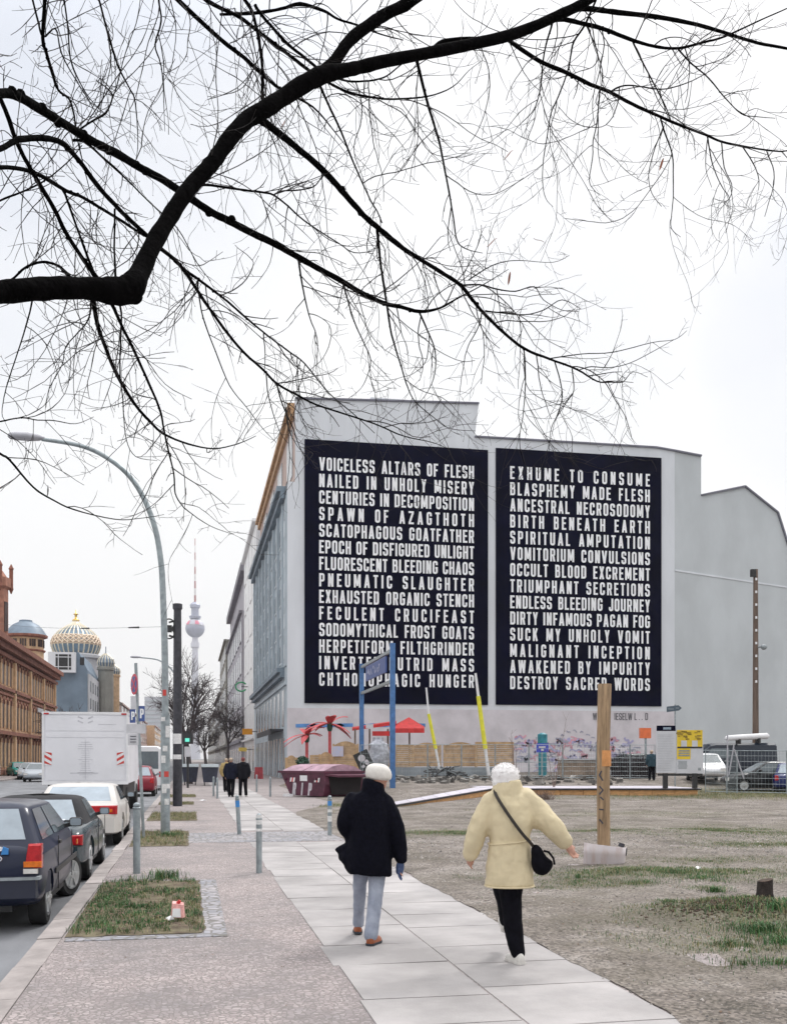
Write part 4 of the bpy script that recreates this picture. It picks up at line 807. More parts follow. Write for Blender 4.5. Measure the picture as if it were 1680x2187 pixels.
# ================================================================== trees
def in_cam(p):  # to (px, py, depth)
    x, y, z = p; r = x*c_ - y*s_; d = x*s_ + y*c_
    return (CX + r/d*F, HY - (z-EYE)/d*F, d)
BR = [  # (depth start, depth end, [(px, py, width px)...]) along the limb
 (3.62,7.5,[(-150,640,92),(-60,628,62),(0,624,48),(90,616,47),(175,615,46),(235,621,55),(262,621,58),(281,612,54),(300,580,43),(325,525,37),(358,470,35),(395,413,34),(428,375,33),(455,345,33),(490,295,33),(525,257,34),(560,236,36),(590,217,35),(640,184,36),(686,160,36),(720,152,30),(756,146,26),(800,135,25),(861,122,24),(966,102,22),(1071,79,21),(1134,58,21),(1200,28,20),(1245,6,19),(1330,-50,14),(1450,-150,8)]),
 (6.2,7.2,[(684,160,26),(714,130,25),(740,93,24),(763,71,24),(795,48,24),(826,28,24),(880,0,23),(960,-70,16),(1050,-200,8)]),
 (6.9,7.2,[(925,103,8),(945,88,9),(994,82,8),(1046,82,8),(1085,74,8)]),
 (3.62,8.6,[(-150,290,60),(-60,210,30),(0,199,19),(35,203,20),(85,232,19),(140,266,18),(190,297,17),(245,325,17),(300,358,16),(350,385,16),(402,420,15),(450,452,15),(490,472,15),(540,498,14),(588,521,14),(616,537,13),(665,565,12),(721,595,11),(770,624,10),(819,647,9),(855,655,8),(896,665,7),(938,658,5),(976,637,3.5),(1029,609,2),(1085,575,1.2)]),
 (6.0,9.2,[(548,250,20),(581,273,16),(630,312,14),(686,360,13),(720,396,13),(756,437,12),(785,468,11.5),(812,490,11),(860,530,10),(896,553,9),(940,580,8.5),(983,609,8),(1010,642,7.5),(1036,672,7),(1075,710,6.5),(1120,745,6),(1172,766,5),(1232,789,4),(1274,814,3.2),(1305,816,2.4),(1330,815,2),(1351,794,1.4),(1382,805,1)]),
 (8.7,9.4,[(1172,766,2.6),(1240,756,2.2),(1309,752,2),(1393,731,1.6),(1440,725,1.3),(1466,706,1)]),
 (8.9,9.5,[(1236,790,2.4),(1262,783,2.2),(1300,785,2),(1345,775,1.6),(1400,747,1.3),(1437,726,1)]),
 (3.62,8.0,[(-150,380,44),(-60,336,18),(0,318,12),(25,304,13),(52,296,13),(122,299,12),(168,342,10),(205,392,10),(245,437,9.5),(280,472,9),(315,504,9),(340,528,9),(385,567,8),(437,644,6.5),(490,717,6),(525,757,5.6),(560,788,5.2),(591,819,5),(632,842,4.5),(675,864,4),(752,889,3.6),(805,907,3.2),(861,931,2.6),(924,945,1.6),(960,960,1)]),
 (6.6,8.2,[(372,556,7),(400,580,6.5),(423,596,6),(455,620,5.6),(486,644,5),(520,674,4.6),(546,696,4),(581,724,3.6),(620,753,3.2),(651,777,3),(703,840,2.6),(756,885,2),(800,925,1.4)]),
 (4.4,6.6,[(-150,450,34),(-60,372,12),(0,357,9),(70,367,9),(140,406,8),(175,420,7),(210,441,6.5),(255,468,6),(297,496,5.5),(318,507,5)]),
 (3.7,5.2,[(-150,100,30),(-60,120,14),(0,208,10),(35,301,9.5),(60,350,9.5),(80,385,10),(115,444,9.5),(140,495,9),(168,539,9),(190,570,10),(210,600,12)]),
 (5.2,5.4,[(136,404,5.5),(157,465,5),(175,515,5.5),(192,560,6),(205,592,6)]),
 (5.0,7.4,[(199,636,10),(204,670,9.5),(210,700,9),(228,748,8),(245,791,7.6),(270,836,7),(297,875,6.4),(325,905,5.8),(350,927,5),(402,948,4),(455,958,3),(507,948,2.2),(546,931,1.4)]),
 (5.2,7.4,[(235,640,9),(248,668,7.5),(262,700,6.8),(280,735,6.4),(310,801,5.8),(340,871,5),(350,917,4.2),(360,965,3.8),(371,1011,3.3),(374,1053,3),(388,1078,2.6),(402,1092,2.2),(448,1123,1.6),(500,1142,1)]),
 (4.6,6.2,[(-150,880,20),(-60,930,8),(0,969,5.5),(21,983,5),(70,1040,4.2),(110,1066,3.6),(157,1088,3),(245,1109,2.2),(300,1107,1.6),(350,1099,1)]),
 (6.0,7.0,[(300,-90,16),(381,0,10),(472,84,9),(520,122,8.5),(560,158,8),(598,189,6),(668,228,4),(714,280,2.4),(745,320,1.4)]),
 (6.2,7.0,[(380,-60,12),(441,0,9),(508,34,8),(556,70,7.5),(616,116,7),(661,151,7)]),
 (6.2,6.8,[(545,10,7),(556,28,7),(585,62,6.5),(616,95,6.4),(650,122,6),(679,146,6)]),
 (6.0,6.2,[(480,-60,10),(525,2,8),(540,30,7),(552,80,6.5),(560,140,6.5),(560,190,7),(560,232,8)]),
 (6.6,7.4,[(470,30,5),(545,27,7),(600,18,6),(640,8,8),(690,22,6),(721,40,5),(760,52,4),(812,72,3),(861,85,2)]),
 (5.4,6.6,[(90,-60,10),(95,0,8),(91,80,8),(100,115,7),(112,157,6.4),(125,192,5),(147,210,4.5),(157,240,4),(161,270,3.5),(166,300,3),(185,380,2),(200,440,1.2)]),
 (5.4,6.6,[(60,-40,6),(70,0,4.6),(80,40,4.4),(92,78,4.6),(118,60,3),(130,110,3.4),(150,150,2.6),(190,215,2),(215,260,1.2)]),
 (6.9,8.4,[(886,122,8),(891,134,7),(910,210,6),(925,260,5.2),(938,304,4.8),(949,360,4.2),(959,413,3.8),(968,465,3.2),(976,514,2.8),(997,532,2),(1030,540,1.2)]),
 (6.3,8.0,[(684,184,6),(700,220,5),(728,280,4.6),(756,350,3.8),(791,427,3.2),(805,450,3),(815,475,3)]),
 (7.6,9.2,[(805,486,7),(807,510,6),(812,560,5.4),(819,606,5),(826,651,4.6),(836,714,4),(858,788,3.2),(870,826,2.6),(886,857,2.2),(924,890,1.8),(960,915,1.4),(1015,920,1)]),
 (7.4,9.2,[(1196,28,14),(1232,18,12),(1275,20,10.5),(1320,26,10),(1400,35,9),(1488,52,8),(1558,73,7),(1617,91,6),(1680,103,5.5),(1740,118,4),(1800,150,2)]),
 (7.3,8.6,[(1176,42,10),(1204,41,9.5),(1245,50,9),(1285,60,8.4),(1355,87,7),(1407,100,6),(1449,102,5.4),(1500,90,4.6),(1547,77,4),(1617,45,3),(1680,17,2.4)]),
 (7.2,9.4,[(1080,78,10),(1092,90,8.5),(1152,130,8.5),(1208,154,8.5),(1260,180,8),(1302,196,7.4),(1350,222,6.8),(1407,248,6),(1455,268,5.6),(1505,287,5),(1540,302,4.6),(1582,311,4),(1652,322,3.2),(1687,320,2.4),(1760,300,1.4)]),
 (4.9,5.0,[(20,600,4),(34,590,5),(52,573,5.5),(80,561,5.5),(101,560,6),(125,568,6.5),(140,582,8),(150,594,10)]),
 (6.2,7.6,[(155,299,6),(182,303,5.4),(227,343,4.6),(273,385,3.6),(325,437,2.8),(378,486,2.4),(420,560,2),(450,600,1.4)]),
 (5.8,7.6,[(420,394,7),(450,395,5.5),(525,406,4.8),(560,410,4.4),(584,416,4),(615,440,3.6),(651,472,3.2),(721,518,2.4),(756,539,2),(800,535,1.2)]),
 (6.8,7.2,[(584,416,3.4),(600,408,3.2),(633,406,3),(668,399,2.6),(685,380,2.4),(693,367,2)]),
 (5.6,6.8,[(195,-50,6),(212,0,4.6),(230,70,4.4),(252,140,4),(275,185,3.4),(287,210,3),(293,265,2.4),(294,315,1.8),(288,350,1)]),
 (5.6,6.6,[(133,-30,4),(137,0,3.6),(145,60,3.4),(150,122,3.2),(168,170,2.8),(192,210,2.2),(230,250,1.2)]),
 (6.0,6.9,[(340,-40,5),(339,0,4.4),(344,45,4),(331,94,3.4),(340,125,3),(345,147,2.8),(348,180,2.2),(350,230,1.6),(352,280,1)]),
 (5.8,5.6,[(245,446,4.6),(245,480,4.2),(244,530,4.4),(246,575,5),(247,605,6)]),
 (6.4,8.0,[(694,172,6),(720,186,5.4),(756,200,5),(800,208,4.4),(840,211,4),(913,205,3),(966,185,2.2),(1001,150,1.4),(1030,128,1)]),
 (6.5,7.4,[(715,165,5),(745,173,4.4),(773,173,4),(800,170,3.6),(826,161,3.2),(861,133,2.8)]),
 (7.2,7.9,[(1180,45,5),(1176,60,4.4),(1162,110,3.6),(1155,175,3),(1148,212,2.6),(1135,240,2),(1105,270,1.4),(1092,290,1)]),
 (7.3,8.6,[(1280,-20,5),(1250,50,4.6),(1225,88,4.4),(1218,120,3.8),(1211,154,3.4),(1192,205,3),(1176,242,2.8),(1168,290,2.4),(1159,350,2),(1159,399,1.8),(1166,425,1.4),(1180,441,1)]),
 (7.6,8.6,[(1350,86,4),(1368,125,3.4),(1400,186,3),(1420,225,2.4),(1432,256,2)]),
 (8.4,9.0,[(1410,252,4),(1418,280,3.4),(1435,329,3),(1437,375,2.6),(1437,420,2.2),(1434,455,1.9),(1433,487,1.6),(1453,506,1)]),
 (8.0,9.0,[(1447,103,4),(1475,134,3.4),(1512,165,3),(1545,205,2.6),(1582,242,2.2),(1610,248,1.8),(1655,252,1.2)]),
 (8.0,8.9,[(1302,196,4),(1322,185,3.4),(1351,182,3),(1407,190,2.6),(1440,185,2.4),(1477,172,2),(1520,148,1.6),(1560,115,1)]),
 (7.9,8.6,[(1280,190,3.6),(1278,220,3),(1274,263,2.7),(1266,300,2.4),(1265,335,2.2),(1258,385,1.8),(1268,405,1.4),(1281,417,1)]),
 (8.8,9.3,[(1510,290,3.4),(1514,315,2.8),(1519,343,2.6),(1530,375,2.2),(1544,403,1.9),(1556,420,1.5),(1559,448,1)]),
 (9.0,9.4,[(1585,312,3),(1600,335,2.6),(1614,361,2.2),(1620,385,1.8),(1619,405,1.2)]),
 (4.9,6.0,[(70,636,4),(60,680,3.4),(39,749,2.8),(22,800,2.6),(11,837,2.3),(4,882,1.6),(12,900,1)]),
 (5.0,6.4,[(194,636,4.4),(192,670,3.6),(182,693,3.2),(162,715,2.8),(140,742,2.4),(132,780,2),(105,830,1.6),(98,870,1)]),
 (5.3,6.8,[(256,650,5),(259,676,4.2),(257,740,3.6),(256,801,3),(262,850,2.6),(264,889,2.3),(270,940,1.9),(290,975,1.6),(336,984,1)]),
 (6.8,8.0,[(423,598,4),(423,620,3.4),(434,679,3),(460,750,2.6),(490,823,2.2),(525,868,1.9),(560,914,1.5),(590,945,1)]),
 (7.6,8.8,[(637,553,5),(644,600,3.8),(651,637,3.2),(662,680,2.6),(675,714,2.2),(678,745,1.8),(675,790,1)]),
 (7.9,9.0,[(731,600,4.4),(742,640,3.5),(756,686,3),(775,728,2.6),(791,767,2.2),(785,800,1.8),(770,830,1.2),(745,850,1)]),
 (8.4,9.2,[(896,668,4.4),(912,704,3.4),(927,742,2.8),(930,775,2.4),(925,810,2),(906,847,1.4),(880,870,1)]),
 (7.7,8.4,[(591,819,4),(600,855,3.2),(612,885,2.8),(626,915,2.4),(636,945,2.1),(651,976,1.5),(668,1000,1)]),
 (8.4,9.2,[(1118,745,3),(1121,780,2.7),(1121,830,2.4),(1116,889,2),(1109,935,1.7),(1114,975,1.3),(1125,1000,1)]),
 (8.7,9.3,[(1184,772,3),(1195,810,2.6),(1200,847,2.3),(1190,885,2),(1176,917,1.7),(1172,965,1)]),
 (8.9,9.4,[(1221,788,2.8),(1225,833,2.3),(1212,855,1.9),(1197,878,1.6),(1180,905,1)]),
 (4.7,6.2,[(-150,860,12),(-40,905,4.5),(0,900,3.4),(45,892,3),(80,897,2.5),(115,898,2.2),(161,905,1.6),(200,890,1)]),
 (8.7,9.3,[(1036,664,4),(1070,668,3),(1120,672,2.6),(1160,662,2.2),(1200,640,1.8),(1240,660,1.2)]),
 (8.6,9.2,[(985,609,4),(1025,608,3.4),(1060,617,3),(1100,622,2.6),(1140,612,2.2),(1160,640,1.8),(1200,662,1.4),(1236,665,1)]),
 (8.6,9.2,[(1000,598,3),(1035,575,2.4),(1070,560,2),(1110,556,1.6),(1180,560,1.2),(1215,545,1)]),
 (5.4,6.4,[(-40,455,6),(0,428,4.6),(40,412,4.2),(78,395,4),(110,375,3.2),(150,340,2.6),(175,310,2)]),
 (6.0,6.8,[(165,280,4.5),(190,262,4),(218,246,5),(230,235,4),(240,208,3.4),(232,190,2.6),(206,172,2)]),
]
lt = thing('linden_tree', 'big bare street tree reaching its black limbs over the picture from the left', 'tree', tuple(V(*P(-150, HY, 3.6)[:2], 0)))
tx, ty = P(-150, HY, 3.6)[:2]
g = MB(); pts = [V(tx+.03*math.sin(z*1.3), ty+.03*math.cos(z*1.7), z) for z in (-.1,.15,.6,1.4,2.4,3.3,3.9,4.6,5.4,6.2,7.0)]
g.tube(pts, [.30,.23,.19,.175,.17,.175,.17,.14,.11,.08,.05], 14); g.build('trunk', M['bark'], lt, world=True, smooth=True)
rnd = random.Random(11)
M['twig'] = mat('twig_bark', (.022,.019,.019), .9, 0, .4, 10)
def catmull(p, k):
    out = []
    for i in range(len(p)-1):
        a, b, c, d = p[max(0,i-1)], p[i], p[i+1], p[min(len(p)-1,i+2)]
        for j in range(k):
            t = j/k; out.append(tuple(.5*((2*b[q]) + (-a[q]+c[q])*t + (2*a[q]-5*b[q]+4*c[q]-d[q])*t*t + (-a[q]+3*b[q]-3*c[q]+d[q])*t**3) for q in range(len(b))))
    out.append(p[-1]); return out
def twig(g, p, d, L, r, level, out):
    """crooked, slowly winding twig growing from p along d (metres)"""
    n = max(5, int(L/.05)); pts = [p]; dirs = [d]; st = L/n; bend = V(rnd.gauss(0,1), rnd.gauss(0,1), rnd.gauss(0,1))*.075
    for i in range(n):
        bend = bend*.86 + V(rnd.gauss(0,1), rnd.gauss(0,1), rnd.gauss(0,1))*.04
        d = (d + bend + V(rnd.gauss(0,.07), rnd.gauss(0,.07), rnd.gauss(0,.07) + (.035 if i > n*.5 else -.03))).normalized()
        p = p + d*st; pts.append(p); dirs.append(d)
    g.tube(pts, [r*(1-.5*i/n)*(1.35 if i % 4 == 3 and r < .004 else 1) for i in range(n+1)], 3 if r < .004 else 4, cap=False)
    if level > 0:
        i = 1 + rnd.randint(0, 2)
        while i < n:
            dd = dirs[i]; o = dd.cross(V(rnd.uniform(-1,1), rnd.uniform(-1,1), rnd.uniform(-1,1)))
            if o.length > .1:
                o.normalize(); sd = (dd*rnd.uniform(.45,.9) + o*rnd.uniform(.55,1)).normalized()
                twig(g, pts[i], sd, max(.05, L*rnd.uniform(.25,.62)*(1-.3*i/n)), max(r*.66*(1-.35*i/n), .0017), level-1, out)
            i += rnd.choice((2,2,3,3,4,5))
    elif rnd.random() < .7:
        b = V(rnd.uniform(-1,1), rnd.uniform(-1,1), rnd.uniform(-1,1))*.004; q = pts[-1]
        g.tube([q-b*.2, q+b], [r*1.6, r*.7], 3, cap=False)
for z0, z1, path in BR:
    path = [(float(a), float(b), float(w_)) for a, b, w_ in path]
    seg = [0.0]
    for a, b in zip(path, path[1:]): seg.append(seg[-1] + math.hypot(a[0]-b[0], a[1]-b[1]))
    p4 = [(a, b, w_, z0+(z1-z0)*s/seg[-1]) for (a, b, w_), s in zip(path, seg)]
    sm = catmull(p4, 4); pts = []; rad = []
    big = max(w_ for _, _, w_ in path[1:]) > 20
    for a, b, w_, zc in sm:
        kx = .35*w_**.5; q = P(a + rnd.uniform(-.5,.5)*kx*(.4 if big else .7), b + rnd.uniform(-.5,.5)*kx*(.4 if big else .7), zc); pts.append(q)
        rad.append(max(.0016, w_*.5*zc/F*(1+rnd.uniform(-.05,.07))))
    g = MB(); g.tube(pts, rad, 12 if big else (7 if path[1][2] > 5 else 5))
    for i in range(2, len(pts)-1):                              # knots and buds
        if rnd.random() < .22 and rad[i] < .03: g.ball(pts[i]+V(rnd.uniform(-1,1), rnd.uniform(-1,1), rnd.uniform(-1,1))*rad[i]*.6, rad[i]*1.1, rad[i]*1.1, rad[i]*1.0, 6, 4)
    if big and path[0][0] < -100 and path[1][2] > 50:
        g.ball(P(287,634,5.2), .042,.04,.036, 8, 6); g.ball(P(258,638,5.15), .045,.045,.03, 8, 6); g.ball(P(296,612,5.25), .03,.03,.04, 8, 6)
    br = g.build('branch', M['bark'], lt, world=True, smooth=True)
    tw = MB(); i = 1
    while i < len(pts)-1:
        a, b, w_, zc = sm[i]
        if -60 < a < 1740 and b < 1150 and b > -60:
            t = (pts[min(i+1,len(pts)-1)]-pts[i-1]).normalized()
            thin = w_ < 12
            for _ in range((1 if rnd.random() < (.66 if a < 900 else .52) else 0) if thin else (1 if rnd.random() < .25 else 0)):
                o = t.cross(V(rnd.uniform(-1,1), rnd.uniform(-1,1), rnd.uniform(-1,1)))
                if o.length < .1: continue
                o.normalize(); d = (t*rnd.uniform(.35,1.0) + o*rnd.uniform(.5,1.1) + V(0,0,rnd.uniform(-.25,.15))).normalized()
                upl = 1.0 if b < 420 else .8
                lower = 1.0 if w_ > 1.6 else .6
                L = rnd.uniform(.18,1.0)**1.15*1.05*upl*lower*(zc/6.5)**.6
                twig(tw, pts[i], d, L, min(rad[i]*.75, .0040*zc/6.5), 2 if L > .30 and rnd.random() < .8 else 1, None)
        i += rnd.choice((1,2,2,3,3)) if sm[i][2] < 12 else 2
    if tw.v: tw.build('twigs', M['twig'], br, world=True)
for px_, py_, a in ((606,262,.9),(1085,330,.7),(1150,512,-.5),(1050,517,.6),(1087,594,1.4),(1412,350,1.2)):
    c = P(px_, py_, 7.6); g = MB(); u = RIGHT*math.cos(a)+UP*math.sin(a); v = (FWD*.6+UP*.3*math.cos(a)-RIGHT*.5*math.sin(a)).normalized()
    n = 6; rr_ = []
    for j in range(n+1):
        t = j/n*2-1; h = .011*(1-t*t)**.7+.0008; m_ = c+u*t*.045+UP*.008*math.sin(t*2.2); rr_.append([m_-v*h, m_+FWD*.002-UP*.003, m_+v*h])
    g.rings(rr_, cap=False, closed=False); g.build('dead_leaf', M['dryleaf'], lt, world=True)

# ---- bare trees farther down the street
def bare_tree(label, base, H, rt, seed, levels=4, mt=None, spread=.55, group='bare street trees in the distance', clear=.3, minr=.012):
    t = thing('bare_tree', label, 'tree', tuple(base), group=group); rr_ = random.Random(seed); g = MB(); tk = MB(); b = Vector(base)
    top = b+V(rr_.uniform(-.3,.3), rr_.uniform(-.3,.3), H*clear); tk.tube([b-UP*.1, b+UP*H*.1, top], [rt*1.3, rt, rt*.85], 8)
    tk.build('trunk', mt or M['far_bark'], t, world=True, smooth=True)
    def grow(p, d, L, r, lv):
        n = 4; pts = [p]
        for i in range(n):
            d = (d+V(rr_.gauss(0,.14), rr_.gauss(0,.14), rr_.gauss(.03,.1))).normalized(); p = p+d*L/n; pts.append(p)
        g.tube(pts, [r*(1-.4*i/n) for i in range(n+1)], 5 if lv > 2 else 3, cap=False)
        if lv > 0:
            for k in range(rr_.randint(3, 5)):
                i = rr_.randint(1, n); o = d.cross(V(rr_.uniform(-1,1), rr_.uniform(-1,1), rr_.uniform(-1,1))).normalized()
                grow(pts[i], (d*rr_.uniform(.6,1)+o*rr_.uniform(spread*.6,spread*1.5)).normalized(), L*rr_.uniform(.5,.78), max(minr, r*.52), lv-1)
    for k in range(4):
        a = k*1.57+rr_.uniform(-.5,.5); grow(top, (UP+V(math.cos(a), math.sin(a), 0)*spread*rr_.uniform(.3,.9)).normalized(), H*.3, rt*.6, levels-1)
    g.build('crown', mt or M['far_bark'], t, world=True); return t
M['dark_far_bark'] = mat('dark_far_bark', (.075,.062,.065), .95, 0, .3, 4)
bare_tree('tallest dark bare tree beside the dark steel column', P(405, HY, 66).xy.to_3d(), 8.2, .17, 3, mt=M['dark_far_bark'], spread=.5, minr=.012, levels=5)
bare_tree('bare tree right behind the dark steel column', P(391, HY, 92).xy.to_3d(), 8.6, .16, 5, mt=M['dark_far_bark'], minr=.015, levels=5)
bare_tree('bushy bare tree farther along the kerb in front of the dark row house', P(440, HY, 118).xy.to_3d(), 8.0, .18, 8, mt=M['far_bark'], spread=.8, minr=.018, levels=5)
bare_tree('small bare tree in front of the stone coloured row house', P(487, HY, 150).xy.to_3d(), 12.0, .2, 9, mt=M['dark_far_bark'], spread=.8, minr=.024, levels=5)
bare_tree('grey bare tree standing over the white truck before the garden wall', P(140, HY, 118).xy.to_3d(), 9.0, .15, 12, mt=M['far_bark'], spread=.9, minr=.03)
bare_tree('bare tree at the corner of the brick building', P(108, HY, 112).xy.to_3d(), 8.0, .13, 15, mt=M['far_bark'], spread=.7, minr=.03)
# ================================================================== street furniture
M['sticker_blue'] = mat('blue_sticker', (.04,.22,.55), .5, 0, .1, 5); M['sticker_white'] = mat('white_sticker', (.7,.7,.7), .6, 0, .15, 20); M['sticker_red'] = mat('red_sticker', (.55,.06,.05), .5, 0, .1, 5)
def bollard(label, base, h, r, lean=(0,0), rings_=(), group='bollards along the pavement', cap=True):
    t = thing('bollard', label, 'bollard', tuple(base), group=group); b = Vector(base); top = b+V(lean[0], lean[1], h); ax = (top-b).normalized()
    g = MB(); g.tube([b-UP*.05, b+ax*.03, top-ax*.1], [r, r, r], 14); g.build('post', M['galv'], t, world=True, smooth=40)
    if cap:
        g = MB(); g.tube([top-ax*.105, top-ax*.09, top-ax*.075, top-ax*.06, top-ax*.045, top-ax*.02, top], [r*.8, r*1.12, r*1.12, r*.8, r*1.02, r*.85, r*.15], 14); g.build('cap', M['galv'], t, world=True, smooth=40)
    for z0, z1, m in rings_:
        g = MB(); g.tube([b+ax*z0, b+ax*z1], [r*1.03, r*1.03], 14, cap=False); g.build('sticker', M[m], t, world=True, smooth=40)
    return t
bollard('grey bollard standing in the long grass beside the kerb', G(292, 1866), 1.02, .052)
bollard('grey bollard with a white dotted sticker at its top, beside the slab path', G(553, 1865), .86, .043, rings_=((.70,.84,'sticker_white'),(.60,.64,'sticker_white')))
g_ = thing; 
b2_ = bollard('slightly leaning bollard with a blue sticker, at the left edge of the slab path', G(511, 1783), .86, .045, (-.05, 0), rings_=((.60,.74,'sticker_blue'),))
bollard('bollard with blue and white stickers, right of the path behind the woman in black', G(704, 1785), .86, .045, rings_=((.64,.74,'sticker_blue'),(.50,.56,'sticker_white'),(.30,.42,'sticker_white')))
for k, (px_, py_, lb) in enumerate(((456,1701,'thin bollard left of the distant couple, in front of the bins'),(464,1706,'thin bollard left of the distant couple, nearer the path'),(548,1692,'thin bollard by the shop front, right of the distant couple'),(577,1702,'thin bollard beside the maroon skip'))):
    bollard(lb, G(px_, py_), .86, .045)
# tall street lamps
def street_lamp(label, base, Htop, arm, lean, head_l, stick):
    t = thing('street_lamp', label, 'street lamp', tuple(base), group='street lamps along the kerb'); b = Vector(base); X_ = V(-1, 0, 0)
    g = MB(); g.tube([b-UP*.05, b+UP*.02, b+UP*2.6], [.105,.1,.098], 16); g.build('base', M['galv'], t, world=True, smooth=40)
    k = Htop
    pr = [(0,2.55),(.012,4),(.05,k*.62),(.09,k*.70),(.22,k*.79),(.48,k*.87),(.82,k*.927),(1.3,k*.968),(1.8,k*.99),(arm,k)]
    sm = catmull(pr, 5); g = MB(); g.tube([b+X_*a+UP*z for a, z in sm], [.075-.036*i/len(sm) for i in range(len(sm))], 14); g.build('pole', M['galv'], t, world=True, smooth=40)
    e = b+X_*arm+UP*k; g = MB(); rr_ = []
    for s, w_, h_ in ((-.06,.04,.04),(0,.06,.05),(.08,.10,.075),(.3,.13,.095),(.55,.13,.09),(.68,.10,.07),(.72,.04,.03)):
        c = e+X_*s*head_l/.7+UP*(.02+.01*s); rr_.append([c+V(0,1,0)*w_*math.cos(a)+UP*h_*math.sin(a)*(1.0 if math.sin(a) > 0 else .75) for a in [j*math.pi/6 for j in range(12)]])
    g.rings(rr_); g.build('lamp_head', M['lamp_grey'], t, world=True, smooth=True)
    if stick:
        for i, (z, hh, m, a) in enumerate(((1.55,.16,'sticker_white',-2.0),(1.25,.12,'sticker_red',-1.3),(.9,.2,'sticker_white',-1.8),(2.1,.25,'sticker_white',-1.0),(.65,.13,'sticker_white',-1.2),(2.45,.09,'sticker_white',-2.1),(1.0,.1,'sticker_white',-.9),(3.0,.13,'sticker_red',-1.8),(1.8,.12,'sticker_white',-1.6))):
            g = MB(); r = .106 if z < 2.55 else .083; g.rings([[b+V(r*math.cos(a+q), r*math.sin(a+q), zz) for q in (-.5,-.25,0,.25,.5)] for zz in (z, z+hh)], cap=False, closed=False); g.build('sticker', M[m], t, world=True)
    return t
M['lamp_grey'] = mat('lamp_head_grey', (.38,.38,.42), .5, .1, .1, 5)
street_lamp('tall grey street lamp with a curved arm over the road and stickers on its base', G(353, 1783), 8.4, 2.55, 0, .66, True)
street_lamp('second curved street lamp, mostly hidden behind the dark steel column', V(-.6, P(390,HY,69).y, 0), 8.4, 2.7, 0, .66, False)
# dark steel tram column
b = G(379, 1722); t = thing('tram_pole', 'thick dark steel column with a tensioning wheel near its top', 'pole', tuple(b))
g = MB(); g.tube([b-UP*.05, b+UP*3.2, b+UP*6.85], [.162,.155,.128], 20); g.build('column', M['dark_steel'], t, world=True, smooth=40)
g = MB(); g.tube([b+UP*6.78, b+UP*6.82, b+UP*6.98, b+UP*7.0], [.13,.165,.165,.12], 20); g.build('cap', M['dark_steel'], t, world=True, smooth=40)
wc = P(361, 1345, 35.2); 
for dz in (.2, -.14):
    g = MB(); c = wc+UP*dz; g.tube([c+V(math.cos(a)*.17, 0, math.sin(a)*.17) for a in [k*math.pi/8 for k in range(17)]], .026, 6); 
    g.build('tension_wheel', M['black'], t, world=True)
g = MB(); g.obox(wc+UP*.03, V(.1,0,0), V(0,.06,0), V(0,0,.12)); g.bar(wc+UP*.25, b+UP*(wc.z+.35), .06, .06); g.bar(wc-UP*.2, b+UP*(wc.z-.3), .06, .06); g.bar(wc+UP*.03, b+UP*(wc.z+.03), .12, .1); g.build('bracket', M['black'], t, world=True)
for z, m, hh in ((2.15,'sticker_white',.35),(1.62,'sticker_white',.16)):
    g = MB(); r = .162; g.rings([[b+V(r*math.cos(a), r*math.sin(a), zz) for a in [-2.6+j*.25 for j in range(9)]] for zz in (z, z+hh)], cap=False, closed=False); g.build('sticker', M[m], t, world=True)
w0 = wc+V(-.15,0,.1); w1 = V(-17.4, 78, 12.2); t = thing('overhead_wire', 'thin tram wire with insulators running from the dark column over the road', 'wire', tuple(w0))
cat_ = lambda f_: w0.lerp(w1, f_)-UP*.5*math.sin(f_*math.pi)
g = MB(); g.tube([cat_(k/16) for k in range(17)], .006, 4); g.build('cable', M['black'], t, world=True)
for f_ in (.06,.2): g = MB(); g.tube([cat_(f_), cat_(f_+.025)], [.035,.025], 8); g.build('insulator', M['black'], t, world=True)
# no stopping sign and parking signs on one leaning pole
b = G(307, 1792); sd = b+V(-.16,0,3.6); ax = (sd-b).normalized()
t = thing('traffic_sign_pole', 'leaning sign pole with a round no stopping sign and blue parking plates', 'road sign', tuple(b))
g = MB(); g.tube([b-UP*.05, sd], .033, 10); g.build('pole', M['galv'], t, world=True, smooth=40)
M['no_stop_red'] = mat('sign_red', (.55,.03,.07), .45, 0, .08, 5); M['plate_white'] = mat('sign_plate_white', (.55,.55,.58), .5, 0, .08, 4); M['ink'] = mat('dark_print', (.06,.06,.08), .7, 0, .1, 5)
def disc(g, c, n, r, th, m=0, k=24):
    n = Vector(n).normalized(); u = n.cross(UP).normalized(); v = u.cross(n)
    g.prism([c+u*r*math.cos(j*6.2832/k)+v*r*math.sin(j*6.2832/k) for j in range(k)], n*th, m)
sn = V(-.93, -.37, 0); c = P(287, 1462, b.x*s_+b.y*c_) + V(0,-.03,0)
g = MB(); disc(g, c, sn, .215, .006); g.build('no_stopping_disc', M['no_stop_red'], t, world=True)
g = MB(); disc(g, c+sn*.007, sn, .165, .003); u = sn.cross(UP).normalized(); v = UP
g.build('blue_field', M['sign_blue'], t, world=True)
g = MB()
for a in (.785, 2.356): d = u*math.cos(a)+v*math.sin(a); e = sn.cross(d); g.obox(c+sn*(.0125+.002*(a>1)), d*.165, e*.022, sn*.0012)
g.build('red_cross', M['no_stop_red'], t, world=True)
zc = b.x*s_+b.y*c_-.05
def plate(name, x0, y0, x1, y1, m, kids_=(), fz=0):
    a, c = P(x0, y0, zc+fz), P(x1, y1, zc+fz); g = MB(); u = (V(c.x, c.y, 0)-V(a.x, a.y, 0))
    g.prism([a, a+u, c, V(a.x, a.y, c.z)], FWD*.005); o = g.build(name, M[m], t, world=True); return a, u, c
plate('notice_plate', 279, 1487, 297, 1517, 'plate_white'); 
